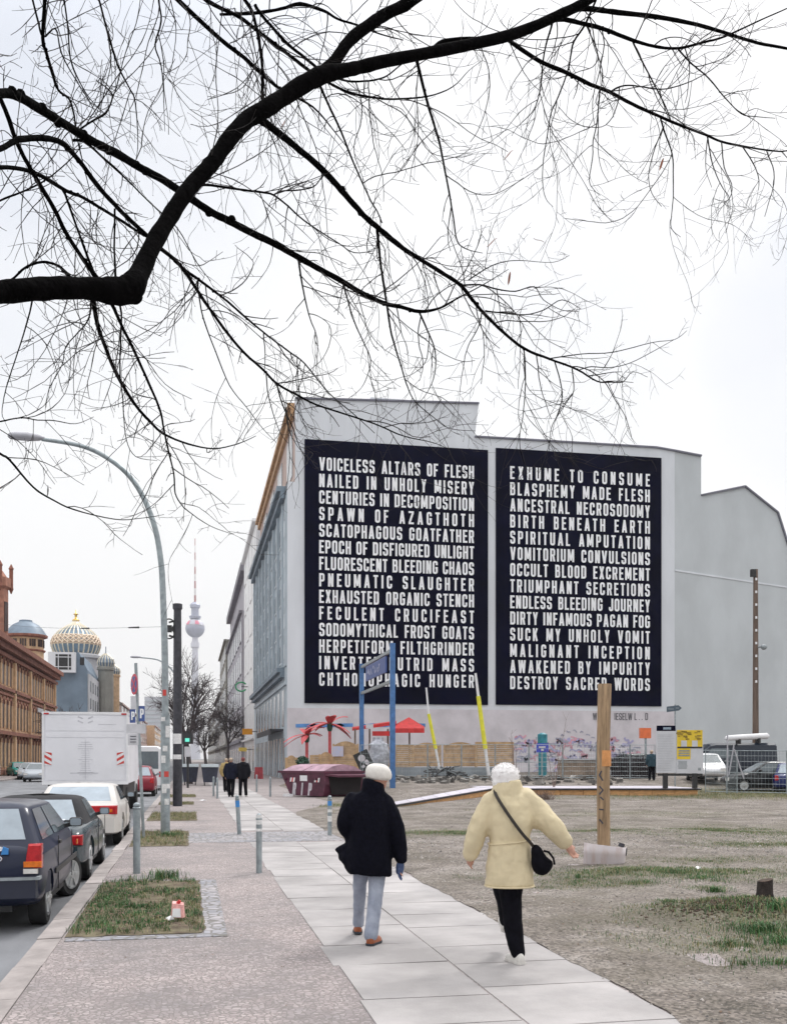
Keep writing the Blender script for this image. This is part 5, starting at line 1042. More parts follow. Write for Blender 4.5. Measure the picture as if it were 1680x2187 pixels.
for q in ((277,1515,289,1544),(295,1508,309,1541)):
    a, u, c = plate('parking_plate', *q, 'sign_blue'); hgt = a.z-c.z
    g = MB(); lettering(g, 'P', V(a.x,a.y,c.z)+u*.28+UP*hgt*.2-FWD*.004, u.normalized(), UP, -FWD, hgt*.62, t=.17, lift=.001); g.build('letter_p', M['letter'], t, world=True)
a, u, c = plate('time_plate', 270, 1547, 311, 1567, 'plate_white', fz=-.01); 
a, u, c = plate('time_plate', 273, 1568, 296, 1592, 'plate_white', fz=-.01)
g = MB()
for k in range(3):
    q = P(275, 1573+k*6, zc-.017); g.obox(q+u*.4, u*.28, FWD*.001, UP*.008)
g.build('plate_print', M['ink'], t, world=True)

# ---- blue gantry sign on two posts
t = thing('station_sign', 'blue hanging sign between two tall blue posts with a grey frame', 'sign', tuple(GT(838, 49)))
A0, B0 = GT(772, 56.5), GT(838, 47.5)
zA, zB = P(772, 1418, 56.5).z, P(838, 1374, 47.5).z
for name, p, z in (('post', A0, zA), ('post', B0, zB)):
    g = MB(); g.box(p.x-.115, p.x+.115, p.y-.1, p.y+.1, p.z-.1, z); g.build(name, M['blue_paint'], t, world=True)
d = V(B0.x-A0.x, B0.y-A0.y, 0); L_ = d.length; d.normalize(); nrm = V(d.y, -d.x, 0)
if nrm.x > 0: nrm = -nrm
zt0, zb0 = P(772, 1421, 56.5).z-.1, P(772, 1481, 56.5).z
A1, B1 = V(A0.x, A0.y, 0)+d*.12, V(B0.x, B0.y, 0)-d*.12
zt = (zA-.15+zB-.35)/2; zb = zb0
for z in (zb, zt): g = MB(); g.bar(A1+UP*z, B1+UP*z, .12, .14); g.build('rail', M['galv'], t, world=True)
LB = (B1-A1).length
pa, pb_ = A1+d*LB*.16, A1+d*LB*.82
g = MB(); g.prism([pa+UP*(zb+.55)+nrm*.03, pb_+UP*(zb+.55)+nrm*.03, pb_+UP*(zt-.12)+nrm*.03, pa+UP*(zt-.12)+nrm*.03], -nrm*.08); g.build('panel', M['blue_panel'] if 'blue_panel' in M else M['sign_blue'], t, world=True)
# worn unreadable white script
g = MB(); rs = random.Random(5); hh = zt-zb
for k in range(7):
    x0 = .12+k*.1; pts = [(x0+rs.uniform(-.02,.05), rs.uniform(.25,.75)) for _ in range(5)]
    for j, s in enumerate(strip([((p.x)*LB*.66, p.y*(hh-.67)) for p in rp(pts, .08, k=3)], .10)): g.poly([pa+d*p.x+UP*(zb+.55+p.y)+nrm*(.04+.003*(k % 4)) for p in s])
g.build('worn_script', mat('worn_white_script', (.45,.47,.60), .7, 0, .15, 3), t, world=True)
# ---- maroon skip
M['maroon'] = mat('maroon_paint', (.085,.018,.04), .42, .1, .35, 2.5, .05, 20); M['skip_lid'] = mat('worn_pinkish_lid', (.40,.25,.31), .5, .1, .25, 3); M['skip_dark'] = mat('skip_inside_shade', (.012,.008,.01), .8, 0, .3, 2); M['chalk'] = mat('white_spray_paint', (.55,.52,.56), .8, 0, .15, 4)
b = G(693, 1704); ang = math.atan2(RIGHT.y, RIGHT.x) + math.pi + R(-42)
e1 = V(math.cos(ang), math.sin(ang), 0); e2 = V(e1.y, -e1.x, 0)
if e2.dot(FWD) < 0: e2 = -e2
e2 = (e2*.75 + RIGHT*.66).normalized()
t = thing('skip_container', 'maroon lidded rubbish skip sprayed with RIP in white', 'skip', tuple(b))
Ls, Ws, Hs = 2.75, 1.75, 1.02
def sk(u, v, z): return b + e1*u + e2*v + UP*z
prof = [(.10,.05),(Ls-.62,.05),(Ls,Hs),(.0,Hs),(-.05,.55)]
g = MB(); g.prism([sk(u,0,z) for u, z in prof], e2*Ws); g.build('body', M['maroon'], t, world=True, fix=True)
g = MB(); g.prism([sk(-.06,-.06,Hs), sk(Ls+.1,-.06,Hs), sk(Ls+.1,-.06,Hs+.09), sk(-.06,-.06,Hs+.09)], e2*(Ws+.12)); g.build('rim', M['maroon'], t, world=True, fix=True)
for u0, u1 in ((.05, 1.3), (1.38, Ls-.1)):
    g = MB(); g.prism([sk(u0,0,Hs+.095), sk(u0,Ws*.25,Hs+.30), sk(u0,Ws*.5,Hs+.38), sk(u0,Ws*.78,Hs+.30), sk(u0,Ws,Hs+.095)], e1*(u1-u0)); g.build('lid', M['skip_lid'], t, world=True, fix=True)
g = MB(); g.prism([sk(-.062,.25,.12), sk(-.062,Ws-.2,.12), sk(-.062,Ws-.12,.88), sk(-.062,.14,.88)], -e1*.02); g.build('opening_shade', M['skip_dark'], t, world=True, fix=True)  # dark sheet paints in the shade inside the open hopper end
g = MB(); g.prism([sk(-.05,.0,.92), sk(-.65,.1,.86), sk(-.65,Ws-.1,.86), sk(-.05,Ws,.92)], UP*.08); g.build('chute', M['maroon'], t, world=True, fix=True)
g = MB(); lettering(g, 'RIP', sk(2.0,-.005,.07), -e1, (UP-e1*.12).normalized(), -e2, .54, 1.2, t=.19, lift=.002)
g.build('sprayed_letters', M['chalk'], t, world=True)
g = MB(); g.prism([sk(1.5,-.006,.68), sk(1.05,-.006,.68), sk(1.05,-.006,.92), sk(1.5,-.006,.92)], -e2*.01); g.build('notice', M['white_paint'], t, world=True, fix=True)
for u0 in (2.15, .62):
    for k in range(3):
        g = MB(); u_ = u0-k*.1; g.prism([sk(u_,-.005,.64), sk(u_-.1,-.005,.64), sk(u_-.14,-.005,.82), sk(u_-.04,-.005,.82)], -e2*.006); g.build('warning_stripe', M['sticker_red'] if k % 2 else M['white_paint'], t, world=True, fix=True)
g = MB(); g.tube([sk(Ls-.35,-.1,.75), sk(Ls-.35,.0,.75)], .06, 10); g.tube([sk(.45,-.1,.78), sk(.45,.0,.78)], .06, 10); g.build('lifting_pins', M['maroon'], t, world=True)
q = sk(Ls-.75,-.2,0); g = MB(); g.obox(q+UP*.06, e1*.2, e2*.08, UP*.06); tag(g.build('timber_block', M['white_paint']), 'pale wooden block under the corner of the maroon skip', 'block')
q = sk(1.9,.8,Hs+.1); pl = thing('potted_shrub', 'small dark green bush seen above the maroon skip', 'plant', tuple(GT(646, 50)))
M['evergreen'] = mat('evergreen_leaf', (.02,.075,.045), .6, 0, .4, 8, island=.4)
q = P(646, 1632, 50); g = MB(); rs = random.Random(2)
for _ in range(420):
    a, e = rs.uniform(0,6.3), rs.uniform(-.6,1.5); r = .34*rs.uniform(.5,1.1); c = q+V(r*math.cos(a)*math.cos(e), r*math.sin(a)*math.cos(e), r*math.sin(e)); u = V(rs.uniform(-1,1),rs.uniform(-1,1),rs.uniform(-1,1))*.08; v = V(rs.uniform(-1,1),rs.uniform(-1,1),rs.uniform(-1,1))*.05; g.poly([c-u, c-v, c+u, c+v])
g.build('foliage', M['evergreen'], pl, world=True); g = MB(); z0 = hz(q.x,q.y); g.lathe([(.2,z0),(.28,z0+.5),(.3,z0+.52),(.25,z0+.45)], (q.x,q.y,0), 14); g.tube([V(q.x,q.y,z0+.4), q], .04, 6); g.build('pot', M['terracotta'], pl, world=True)
# ---- timber deck in the lot
top = .30
Af, Bf, Cf = G(845, 1724, .02), G(1050, 1701), G(1490, 1701)
back = V(0, 3.6, 0)
t = thing('timber_deck', 'low timber deck with orange boarded sides and pale top boards', 'deck', tuple(Bf))
def lift(p, z): return V(p.x, p.y, z)
g = MB(); g.hexa([lift(Af,-.05), lift(Bf,-.05), lift(Bf+V(0,.05,0),-.05), lift(Af+V(0,.05,0),-.05), lift(Af,.06), lift(Bf,top), lift(Bf+V(0,.05,0),top), lift(Af+V(0,.05,0),.06)])
n = 9
for k in range(n):
    a = Bf.lerp(Cf, k/n); c = Bf.lerp(Cf, (k+1)/n-.002); g.hexa([lift(a,-.05), lift(c,-.05), lift(c+V(0,.05,0),-.05), lift(a+V(0,.05,0),-.05), lift(a,top), lift(c,top), lift(c+V(0,.05,0),top), lift(a+V(0,.05,0),top)])
g.hexa([lift(Cf+V(-.05,.06,0),-.05), lift(Cf+V(0,.06,0),-.05), lift(Cf+back,-.05), lift(Cf+back+V(-.05,0,0),-.05), lift(Cf+V(-.05,.06,0),top), lift(Cf+V(0,.06,0),top), lift(Cf+back,top), lift(Cf+back+V(-.05,0,0),top)])
g.build('side_boards', M['wood_orange'], t, world=True, fix=True)
M['deck_top'] = mat('pale_deck_top', (.52,.49,.55), .6, 0, .12, 3, island=.08)
g = MB(); e = V(.0,-.07,0)
for k in range(16):
    a = Bf.lerp(Cf+V(.12,0,0), k/16); c = Bf.lerp(Cf+V(.12,0,0), (k+1)/16-.003); g.hexa([lift(a+e,top+.035), lift(c+e,top+.035), lift(c+back,top+.035), lift(a+back,top+.035), lift(a+e,top+.055), lift(c+e,top+.055), lift(c+back,top+.055), lift(a+back,top+.055)])
for k in range(8):
    a, c = k/8, (k+1)/8-.004; pa, pc = Af.lerp(Bf, a), Af.lerp(Bf, c); za, zc_2 = .06+(top-.06)*a, .06+(top-.06)*c; ba, bc = V(.5*a+.15,1.5+2.1*a,0)*1.0, V(.5*c+.15,1.5+2.1*c,0)
    g.hexa([lift(pa+e,za+.035), lift(pc+e,zc_2+.035), lift(pc+bc,zc_2+.035), lift(pa+ba,za+.035), lift(pa+e,za+.055), lift(pc+e,zc_2+.055), lift(pc+bc,zc_2+.055), lift(pa+ba,za+.055)])
g.build('deck_boards', M['deck_top'], t, world=True, fix=True)
g = MB()
for a, c, za, zc_2 in ((Af,Bf,.06,top),(Bf,Cf+V(.12,0,0),top,top)): g.hexa([lift(a+V(0,-.09,0),za-.03), lift(c+V(0,-.09,0),zc_2-.03), lift(c+V(0,-.02,0),zc_2-.03), lift(a+V(0,-.02,0),za-.03), lift(a+V(0,-.09,0),za+.034), lift(c+V(0,-.09,0),zc_2+.034), lift(c+V(0,-.02,0),zc_2+.034), lift(a+V(0,-.02,0),za+.034)])
g.build('edge_strip', M['black'], t, world=True, fix=True)
# ---- information boards
def ibz(px, py): return P(px, py, 44.4)
t = thing('information_board', 'double information board on black legs, plain white text sheet beside a yellow poster', 'information board', tuple(GT(1450, 44.4)))
a, c = ibz(1402, 1560), ibz(1443, 1651)
def flat(x0, y0, x1, y1, off=0, th=.04): 
    a, c = ibz(x0, y0)-FWD*off, ibz(x1, y1)-FWD*off; u = V(c.x-a.x, c.y-a.y, 0); return [a, a+u, c, V(a.x, a.y, c.z)], FWD*th
def fb(name, x0, y0, x1, y1, m, off=0, th=.04): g = MB(); q, d2 = flat(x0,y0,x1,y1,off,th); g.prism(q, d2); return g.build(name, m, t, world=True)
M['board_white'] = mat('board_white', (.55,.56,.60), .5, 0, .06, 2); M['poster_yellow'] = mat('poster_yellow', (.70,.50,.03), .5, 0, .12, 3); M['poster_print'] = mat('poster_olive_print', (.30,.20,.02), .6, 0, .3, 5)
fb('header', 1402, 1550, 1442, 1561.5, M['navy']); fb('text_sheet', 1401, 1562, 1443, 1651, M['board_white']); fb('poster', 1444, 1558.5, 1501, 1652, M['board_white'])
fb('poster_picture', 1445, 1559.5, 1499.5, 1597, M['poster_yellow'], .006, .004); fb('poster_picture', 1445, 1598.5, 1474, 1622, M['poster_yellow'], .006, .004)
fb('poster_figure', 1454, 1582, 1466, 1597, M['board_white'], .012, .004); fb('poster_figure', 1477, 1582, 1489, 1596, M['board_white'], .012, .004); fb('poster_band', 1446, 1595, 1499, 1598.4, M['black'], .018, .004)
g = MB(); rs = random.Random(4)
for k in range(26):
    q = ibz(rs.uniform(1447,1497), rs.uniform(1561,1580))-FWD*.013; g.obox(q, RIGHT*rs.uniform(.03,.1), FWD*.001, UP*rs.uniform(.015,.04))
g.build('poster_lettering', M['poster_print'], t, world=True)
g = MB()
for k in range(7): q = ibz(1457, 1626+k*2.6)-FWD*.008; g.obox(q, RIGHT*rs.uniform(.18,.24), FWD*.001, UP*.012)
for k in range(3): q = ibz(1460, 1604+k*5)-FWD*.014; g.obox(q, RIGHT*.24, FWD*.001, UP*.03)
g.obox(ibz(1493,1643)-FWD*.008, RIGHT*.06, FWD*.001, UP*.06)
g.build('poster_print', M['grey_paint'], t, world=True)
g = MB()
for k in range(22): q = ibz(1404, 1570+k*3.6)-FWD*.003; wl_ = rs.uniform(.28,.36); g.obox(q+RIGHT*wl_, RIGHT*wl_, FWD*.001, UP*.010)
g.build('sheet_text', mat('faint_grey_text', (.44,.45,.49), .7, 0, .1, 5), t, world=True)
q = ibz(1424, 1556)-FWD*.004; g = MB(); g.obox(q, RIGHT*.17, FWD*.002, UP*.05); g.build('header_print', mat('pale_blue_print', (.25,.32,.40), .6, 0, .2, 8), t, world=True)
for px_ in (1420, 1483):
    q = P(px_, HY, 44.45); g = MB(); g.box(q.x-.1, q.x+.1, q.y-.06, q.y+.06, top+.056, P(px_,1652,44.45).z); g.build('leg', M['black'], t, world=True)
g = MB(); q0, q1 = ibz(1404,1655), ibz(1500,1655); g.bar(q0+FWD*.03, q1+FWD*.03, .05, .1); g.build('bottom_rail', M['black'], t, world=True)
# ---- arrow signpost, orange box, utility pole
q = GT(1441, 50); t = thing('signpost', 'thin post with a dark arrow shaped direction sign', 'signpost', tuple(q)); zt_ = P(1441,1505,50).z
g = MB(); g.tube([q-UP*.1, V(q.x,q.y,zt_)], .035, 8); g.build('post', M['grey_paint'], t, world=True)
a = P(1423,1514,49.95); c = P(1448,1511,49.95); n = -FWD; hgt = .15
pts = [P(1423,1509.5,49.95), P(1448,1506.5,49.95), P(1455,1512.5,49.95), P(1449,1518,49.95), P(1423,1521.5,49.95)]
g = MB(); g.prism(pts, -FWD*.03); g.build('arrow_board', M['dark_teal'] if 'dark_teal' in M else mat('dark_sign', (.07,.10,.13), .5, 0, .1, 4), t, world=True, fix=True)
g = MB(); g.obox(P(1432,1514.5,49.9), RIGHT*.14, FWD*.002, UP*.03); g.obox(P(1446,1512.5,49.9), RIGHT*.08, FWD*.002, UP*.03); g.build('arrow_print', mat('dim_sign_print', (.18,.22,.25), .6, 0, .1, 8), t, world=True)
q = GT(1379, 58); t = thing('notice_box', 'bright orange box on a grey post beyond the lot', 'box on post', tuple(q)); a, c = P(1367,1555,58), P(1390,1577,58)
g = MB(); g.prism([a, V(c.x,c.y,a.z), c, V(a.x,a.y,c.z)], FWD*.3); g.build('box', M['orange'], t, world=True, fix=True)
g = MB(); g.tube([q-UP*.1, V(q.x,q.y,c.z+.1)+FWD*.1], .07, 8); g.build('post', M['galv'], t, world=True)
q = GT(1613, 60); zt_ = P(1613,1216,60).z; t = thing('utility_pole', 'tall brown utility pole with a small lamp, in front of the grey wall', 'utility pole', tuple(q))
M['brown_pole'] = mat('brown_pole', (.14,.10,.08), .85, 0, .3, 1.2, .1, 20, stretch=(5,5,.5))
g = MB(); g.tube([q-UP*.1, V(q.x,q.y,zt_)], [.19,.13], 12); g.build('pole', M['brown_pole'], t, world=True, smooth=40)
g = MB()
for k in range(9): z = zt_-.6-k*.75; g.obox(V(q.x-.05,q.y-.15,z), V(.05,0,0), V(0,.03,0), V(0,0,.07))
g.build('step_pegs', M['white_paint'], t, world=True)
c = V(q.x-.22,q.y-.1,zt_-.25); g = MB(); g.obox(c, V(.14,0,0), V(0,.1,0), V(0,0,.22)); g.build('top_fitting', M['black'], t, world=True)
c = P(1624, 1382, 59.8); g = MB(); g.tube([V(q.x,q.y,c.z), c], .05, 6); g.ball(c+V(.2,0,0), .2,.16,.16, 10, 8); g.build('lamp', M['grey_paint'], t, world=True)
# ---- wooden post with its metal collar
b = G(1288, 1838); t = thing('wooden_post', 'round weathered wooden post with an orange band', 'post', tuple(b)); zt_ = P(1289,1461,b.x*s_+b.y*c_).z
g = MB(); g.tube([b-UP*.1+RIGHT*.01, b+UP*.9, b+UP*1.9, V(b.x,b.y,zt_-.01)+RIGHT*.02, V(b.x,b.y,zt_)+RIGHT*.02], [.105,.104,.106,.109,.104], 18); g.build('pole', M['wood_post'], t, world=True, smooth=50)
z0, z1 = P(1289,1637,16.5).z, P(1289,1603,16.5).z; g = MB(); g.tube([V(b.x+.012,b.y,z0), V(b.x+.012,b.y,z1)], .112, 18, cap=False); g.build('band', mat('faded_orange_tape', (.62,.28,.10), .6, 0, .15, 8), t, world=True, smooth=50)
g = MB(); rs = random.Random(3); k = 0
for z, pts in ((1.35, [(-.05,.1),(-.08,.03),(-.03,-.06)]), (1.12, [(-.08,.08),(-.03,.02),(-.08,-.05)]), (.98,[(-.07,.05),(-.02,0)]), (.80, [(-.085,.03),(-.02,.025)]), (.62,[(-.08,.05),(-.03,-.02)])):
    for s in strip(pts, .022):
        q = []
        for p in s: x = max(-.1, min(.1, p.x)); q.append(b+RIGHT*x-FWD*(math.sqrt(.113**2-x*x)+.001)+UP*(z+p.y))
        g.poly(q)
g.build('painted_marks', M['ink'], t, world=True)
M['sheet_metal'] = mat('dented_sheet_metal', (.68,.62,.64), .5, .1, .1, 3, .05, 9, col2=(.52,.40,.37), spread=(.5,.8), stretch=(3,3,.5))
a0 = P(1284, 1838, 16.0); g = MB(); rr_ = []
for z, k in ((0,.0),(.16,-.03),(.33,-.07),(.332,-.082),(.16,-.042),(0,-.012)):
    ring = []
    for j in range(11):
        x = -.36+.72*j/10; yb = -.22+.06*(x/.36) + (.34*max(0, abs(x/.36)-.72)/.28 if x > 0 else .16*max(0, abs(x/.36)-.8)/.2) + (.012*math.sin(j*1.9) if 0 < j < 10 else 0); ring.append(a0.xy.to_3d()+RIGHT*(x*(1-.0*z)+.05)+FWD*(yb+k-.12*(z/.27)*0)+UP*(.02+z*(1.0-.28*(j/10))))
    rr_.append(ring)
g.rings(rr_, cap=False, closed=False); o = g.build('sheet_metal', M['sheet_metal'], smooth=True); tag(o, 'bent piece of grey sheet metal leaning round the foot of the wooden post', 'metal sheet')
q = a0.xy.to_3d()+RIGHT*.33+FWD*.12; g = MB(); g.tube([q+UP*.25, q+UP*.31+RIGHT*.02], [.05,.045], 10); g.tube([q+UP*.12+RIGHT*.02, q+UP*.24+RIGHT*.03], [.07,.07], 10); tag(g.build('crushed_can', M['dark_steel']), 'small dark crushed can lying behind the sheet metal', 'can')
# ---- tree stump, litter
b = G(1634, 1934, .1); b.z = lot_z(b.x, b.y); t = thing('tree_stump', 'short dark sawn tree stump in the dug up soil', 'tree stump', tuple(b)); g = MB(); rr_ = []
for z, r in ((-.1,.12),(.02,.10),(.06,.085),(.14,.08),(.20,.078)): rr_.append([b+V(math.cos(a)*r*(1+.12*math.sin(a*3+z*4)), math.sin(a)*r*(1+.1*math.cos(a*2)), z+(.015*math.cos(a) if z > .18 else 0)) for a in [j*6.2832/14 for j in range(14)]])
g.rings(rr_); g.build('bole', mat('black_stump_bark', (.03,.022,.02), .9, 0, .4, 12, .5, 30), t, world=True, smooth=50)
g = MB(); g.prism([b+V(math.cos(a)*.073, math.sin(a)*.073, .202+.015*math.cos(a)) for a in [j*6.2832/14 for j in range(14)]], UP*.004); g.build('cut_face', M['soil'], t, world=True, fix=True)
rs = random.Random(8); g = MB()
for _ in range(1500):
    x, y = b.x+rs.gauss(-.35,.38), b.y+rs.gauss(-.2,.22); r = rs.uniform(.005,.02); z = lot_z(x, y); g.ball((x,y,z), r*1.2, r, r*.7, 5, 3)
tag(g.build('dug_soil', M['soil'], smooth=True), 'dark crumbly soil dug up round the tree stump', 'soil', kind='stuff')
b = G(380, 1960, .05); t = thing('drink_carton', 'crumpled pink and white carton lying on the grass patch', 'carton', tuple(b)); g = MB(); g.hexa([b+RIGHT*x*.065+FWD*y*.04+UP*z*.85 for x, y, z in ((-1,-1,0),(.9,-1.1,0),(1,1,0),(-1,1,.01),(-.85,-.6,.17),(.95,-.8,.15),(.8,.9,.17),(-.9,.8,.19))]); g.build('box', mat('pink_carton', (.75,.38,.36), .6, 0, .25, 20), t, world=True, fix=True)
g = MB(); g.hexa([b+RIGHT*x*.055+FWD*y*.04+UP*z*.85 for x, y, z in ((-.9,-1.25,.01),(.7,-1.3,.01),(.7,-1.0,.01),(-.9,-1.0,.01),(-.8,-1.0,.11),(.6,-1.05,.11),(.6,-.8,.11),(-.8,-.8,.11))]); g.build('label_panel', M['white_paint'], t, world=True, fix=True)
g = MB(); g.tube([b+UP*.14, b+UP*.17+RIGHT*.02], [.02,.016], 8); g.build('cap', M['red'], t, world=True)
for lb, px_, py_, s_z in (('white paper scrap in the middle of the grass patch', 362, 1968, .05), ('white paper scrap beside the green grass on the lot', 1490, 1858, .05), ('small white wrapper on the pavement near the far planting strip', 433, 1711, .16), ('white crumpled paper near the soil at the stump', 1577, 1975, .05)):
    q = G(px_, py_, .03); g = MB(); g.poly([q+RIGHT*s_z+UP*.02, q+FWD*s_z+UP*.05, q-RIGHT*s_z*.8+UP*.03, q-FWD*s_z*.5+UP*.01]); g.poly([q+RIGHT*s_z+UP*.02, q-FWD*s_z*.5+UP*.01, q+RIGHT*s_z*.4-FWD*s_z*.3+UP*.06])
    tag(g.build('paper_scrap', M['white_paint']), lb, 'litter', group='scraps of litter')

# ================================================================== beyond the lot: fence panels, palms, canopy
def fz(px, zc): return GT(px, zc)
def larch_panel(label, x0, x1, ytop, ybot, arch, zc, rails=True):
    a, c = P(x0, ybot, zc), P(x1, ybot, zc); ht = (ybot-ytop)/F*zc; u = V(c.x-a.x, c.y-a.y, 0); L_ = u.length; u.normalize(); nn = -FWD
    t = thing('wooden_fence', label, 'fence panel', tuple(V(a.x,a.y,hz(a.x,a.y))), group='larch fences along the beer garden'); n = max(7, int(ht/.12)); g = MB()
    for k in range(n):
        z = ht*(.94 if arch else 1)*k/n; hh = ht/n*.9
        g.obox(a+u*L_/2+UP*(z+hh/2)+nn*(.01 if k % 2 else .0), u*(L_/2-.02), nn*.012, UP*hh/2)
    g.build('slats', M['wood_pale'], t, world=True)
    pts = [(0,0),(L_,0)]; g = MB()
    tp = [(L_*q, ht*(.94+(.16*math.sin(math.pi*q) if arch else .06))) for q in [j/10 for j in range(11)]]
    if arch:
        fl = [a+u*p[0]+UP*p[1] for p in tp]; lo = [a+u*p[0]+UP*ht*.93 for p in tp]
        for i in range(10): g.hexa([lo[i]-nn*.0, lo[i+1]-nn*.0, lo[i+1]+nn*.02, lo[i]+nn*.02, fl[i], fl[i+1], fl[i+1]+nn*.02, fl[i]+nn*.02])
    for i in range(10):
        p0, p1 = a+u*tp[i][0]+UP*tp[i][1], a+u*tp[i+1][0]+UP*tp[i+1][1]; g.bar(p0, p1, .05, .07)
    for q in (0, L_): g.obox(a+u*q+UP*ht*.47, u*.03, nn*.035, UP*ht*.5)
    g.build('frame', M['wood_pale'], t, world=True, fix=True)
    for q in (-.05, L_+.05):
        g = MB(); p = a+u*q; g.box(p.x-.05, p.x+.05, p.y-.05, p.y+.05, hz(p.x,p.y)-.1, p.z+ht*1.02); g.build('post', M['wood_pale'], t, world=True)
    return t
larch_panel('small arched wooden fence panel at the left, behind the maroon skip', 612, 632, 1619, 1660, True, 62)
larch_panel('low wooden fence panel with a pointed top behind the skip', 665, 683, 1614, 1658, False, 61)
larch_panel('low arched wooden fence panel right of the pointed one', 684, 708, 1612, 1656, True, 61)
larch_panel('tall arched wooden fence panel carrying a white notice', 714, 762, 1590, 1642, True, 60)
larch_panel('wooden fence panel between the two blue sign posts', 800, 833, 1598, 1642, False, 62)
larch_panel('narrow wooden fence panel just right of the nearer blue post', 846, 880, 1592, 1640, False, 62)
larch_panel('arched wooden fence panel at the middle of the lot', 884, 938, 1592, 1637, True, 63)
larch_panel('arched wooden fence panel left of the last flat one', 950, 1014, 1591, 1637, True, 63)
larch_panel('flat topped wooden fence panel at the right end of the row', 1018, 1093, 1586, 1637, False, 62.5)
a, c = P(709,1594,59.8), P(733,1616,59.8); g = MB(); g.prism([a, V(c.x,c.y,a.z), c, V(a.x,a.y,c.z)], FWD*.02); tag(g.build('notice_sheet', mat('printed_sheet', (.66,.58,.64), .6, 0, .18, 5, col2=(.45,.5,.7))), 'printed white sheet pinned to the tall arched fence panel', 'notice')
M['low_grey'] = mat('grey_boards', (.25,.28,.31), .8, 0, .2, 1)
t = thing('low_wall', 'low grey boarded wall under the wooden fence panels', 'wall', tuple(GT(950, 60)))
for k in range(9):
    a, c = GT(745+k*38, 61.2), GT(745+k*38+37.6, 61.2); g = MB(); z1 = P(0,1639,61.2).z; g.hexa([lift(a,a.z-.1), lift(c,a.z-.1), lift(c+FWD*.12,a.z-.1), lift(a+FWD*.12,a.z-.1), lift(a,z1), lift(c,z1), lift(c+FWD*.12,z1), lift(a+FWD*.12,z1)]); g.build('board', M['low_grey'], t, world=True)
def palm(label, px, ycrown, zc, r, n, seed):
    rs = random.Random(seed); q = GT(px, zc); z = P(px, ycrown, zc).z; t = thing('metal_palm', label, 'palm sculpture', tuple(q), group='red metal palm trees')
    g = MB(); g.tube([q-UP*.1, V(q.x,q.y,z)], .11, 10); g.build('trunk', M['palm_red'], t, world=True); g = MB(); g.ball((q.x,q.y,z-.15), .2,.2,.4, 10, 8); g.build('heart', M['evergreen'], t, world=True)
    for k in range(n):
        a = k/n*6.283+rs.uniform(-.2,.2); e = rs.uniform(-.1,.95); L_ = r*rs.uniform(.75,1.1); d2 = V(math.cos(a)*math.cos(e), math.sin(a)*math.cos(e), math.sin(e)); pts = []
        for j in range(7): s = j/6; pts.append(V(q.x,q.y,z)+d2*L_*s-UP*.42*L_*s*s)
        sd_ = V(-math.sin(a), math.cos(a), 0); g = MB(); rr_ = []
        for j, p in enumerate(pts): wd = .22*math.sin(math.pi*min(1, .12+j/6.6))+.03; rr_.append([p-sd_*wd+UP*.04, p+UP*.09, p+sd_*wd+UP*.04, p+UP*.02])
        g.rings(rr_); g.build('frond', M['palm_red'], t, world=True)
    return t
palm('smaller red metal palm tree in front of the white wall', 655, 1572, 72, 1.75, 9, 1)
palm('taller red metal palm tree next to the smaller one', 704, 1548, 71, 1.95, 10, 6)
t = thing('beer_canopy', 'red canopy roof with a peaked end on thin posts', 'canopy', tuple(GT(830, 70)))
def cz(px, py, zc=69): return P(px, py, zc)
g = MB(); g.hexa([cz(752,1561), cz(846,1548), cz(846,1544,72), cz(752,1557,72), cz(752,1556), cz(846,1541), cz(846,1539,72), cz(752,1553,72)]); g.build('flat_roof', M['red'], t, world=True, fix=True)
pk = cz(873, 1532, 70.5); q = [cz(836,1556,68), cz(906,1556,68), cz(906,1552,73), cz(836,1552,73)]; g = MB()
for i in range(4): g.poly([q[i], q[(i+1)%4], pk])
for i in range(4): j = (i+1)%4; g.hexa([q[i]-UP*.3, q[j]-UP*.3, q[j]-UP*.3-FWD*.02, q[i]-UP*.3-FWD*.02, q[i], q[j], q[j]-FWD*.02, q[i]-FWD*.02])
g.build('peaked_roof', M['red'], t, world=True)
g = MB(); q2 = [cz(795,1572,68.5), cz(842,1572,68.5), cz(842,1562,68.5), cz(795,1562,68.5)]; g.prism(q2, FWD*.03); g.build('valance', M['red'], t, world=True, fix=True)
g = MB(); g.prism([cz(781,1556,68.4), cz(797,1556,68.4), cz(797,1547,68.4), cz(781,1547,68.4)], FWD*.03); g.build('label_panel', M['board_white'], t, world=True, fix=True)
for px_ in (758, 789, 828, 874): p = GT(px_, 69); g = MB(); g.tube([p, V(p.x,p.y,P(px_,1557,69).z)], .06, 8); g.build('post', M['brown_pole'], t, world=True)
for lb, (x0,y0), (xm,ym), (x1,y1), w_ in (('thinner leaning pole with a yellow sleeve and pale tip, left of the other', (910,1469),(915,1525),(930,1600),.075), ('thicker leaning pole with a long yellow sleeve and pale tip', (1015,1438),(1021,1487),(1036,1600),.10)):
    zc = 59; t = thing('leaning_pole', lb, 'pole', tuple(GT(x1, zc)), group='leaning poles with yellow sleeves')
    a, m_, c = P(x0,y0,zc), P(xm,ym,zc), P(x1,y1,zc); e = c+(c-m_).normalized()*((c.z-hz(c.x,c.y))/max(.2, -(c-m_).normalized().z))
    g = MB(); g.tube([a, m_, e], [w_*.7,w_*.85,w_], 8); g.build('pole', M['white_paint'], t, world=True); g = MB(); g.tube([m_, c], [w_*1.25,w_*1.35], 8); g.build('sleeve', M['yellow'], t, world=True)
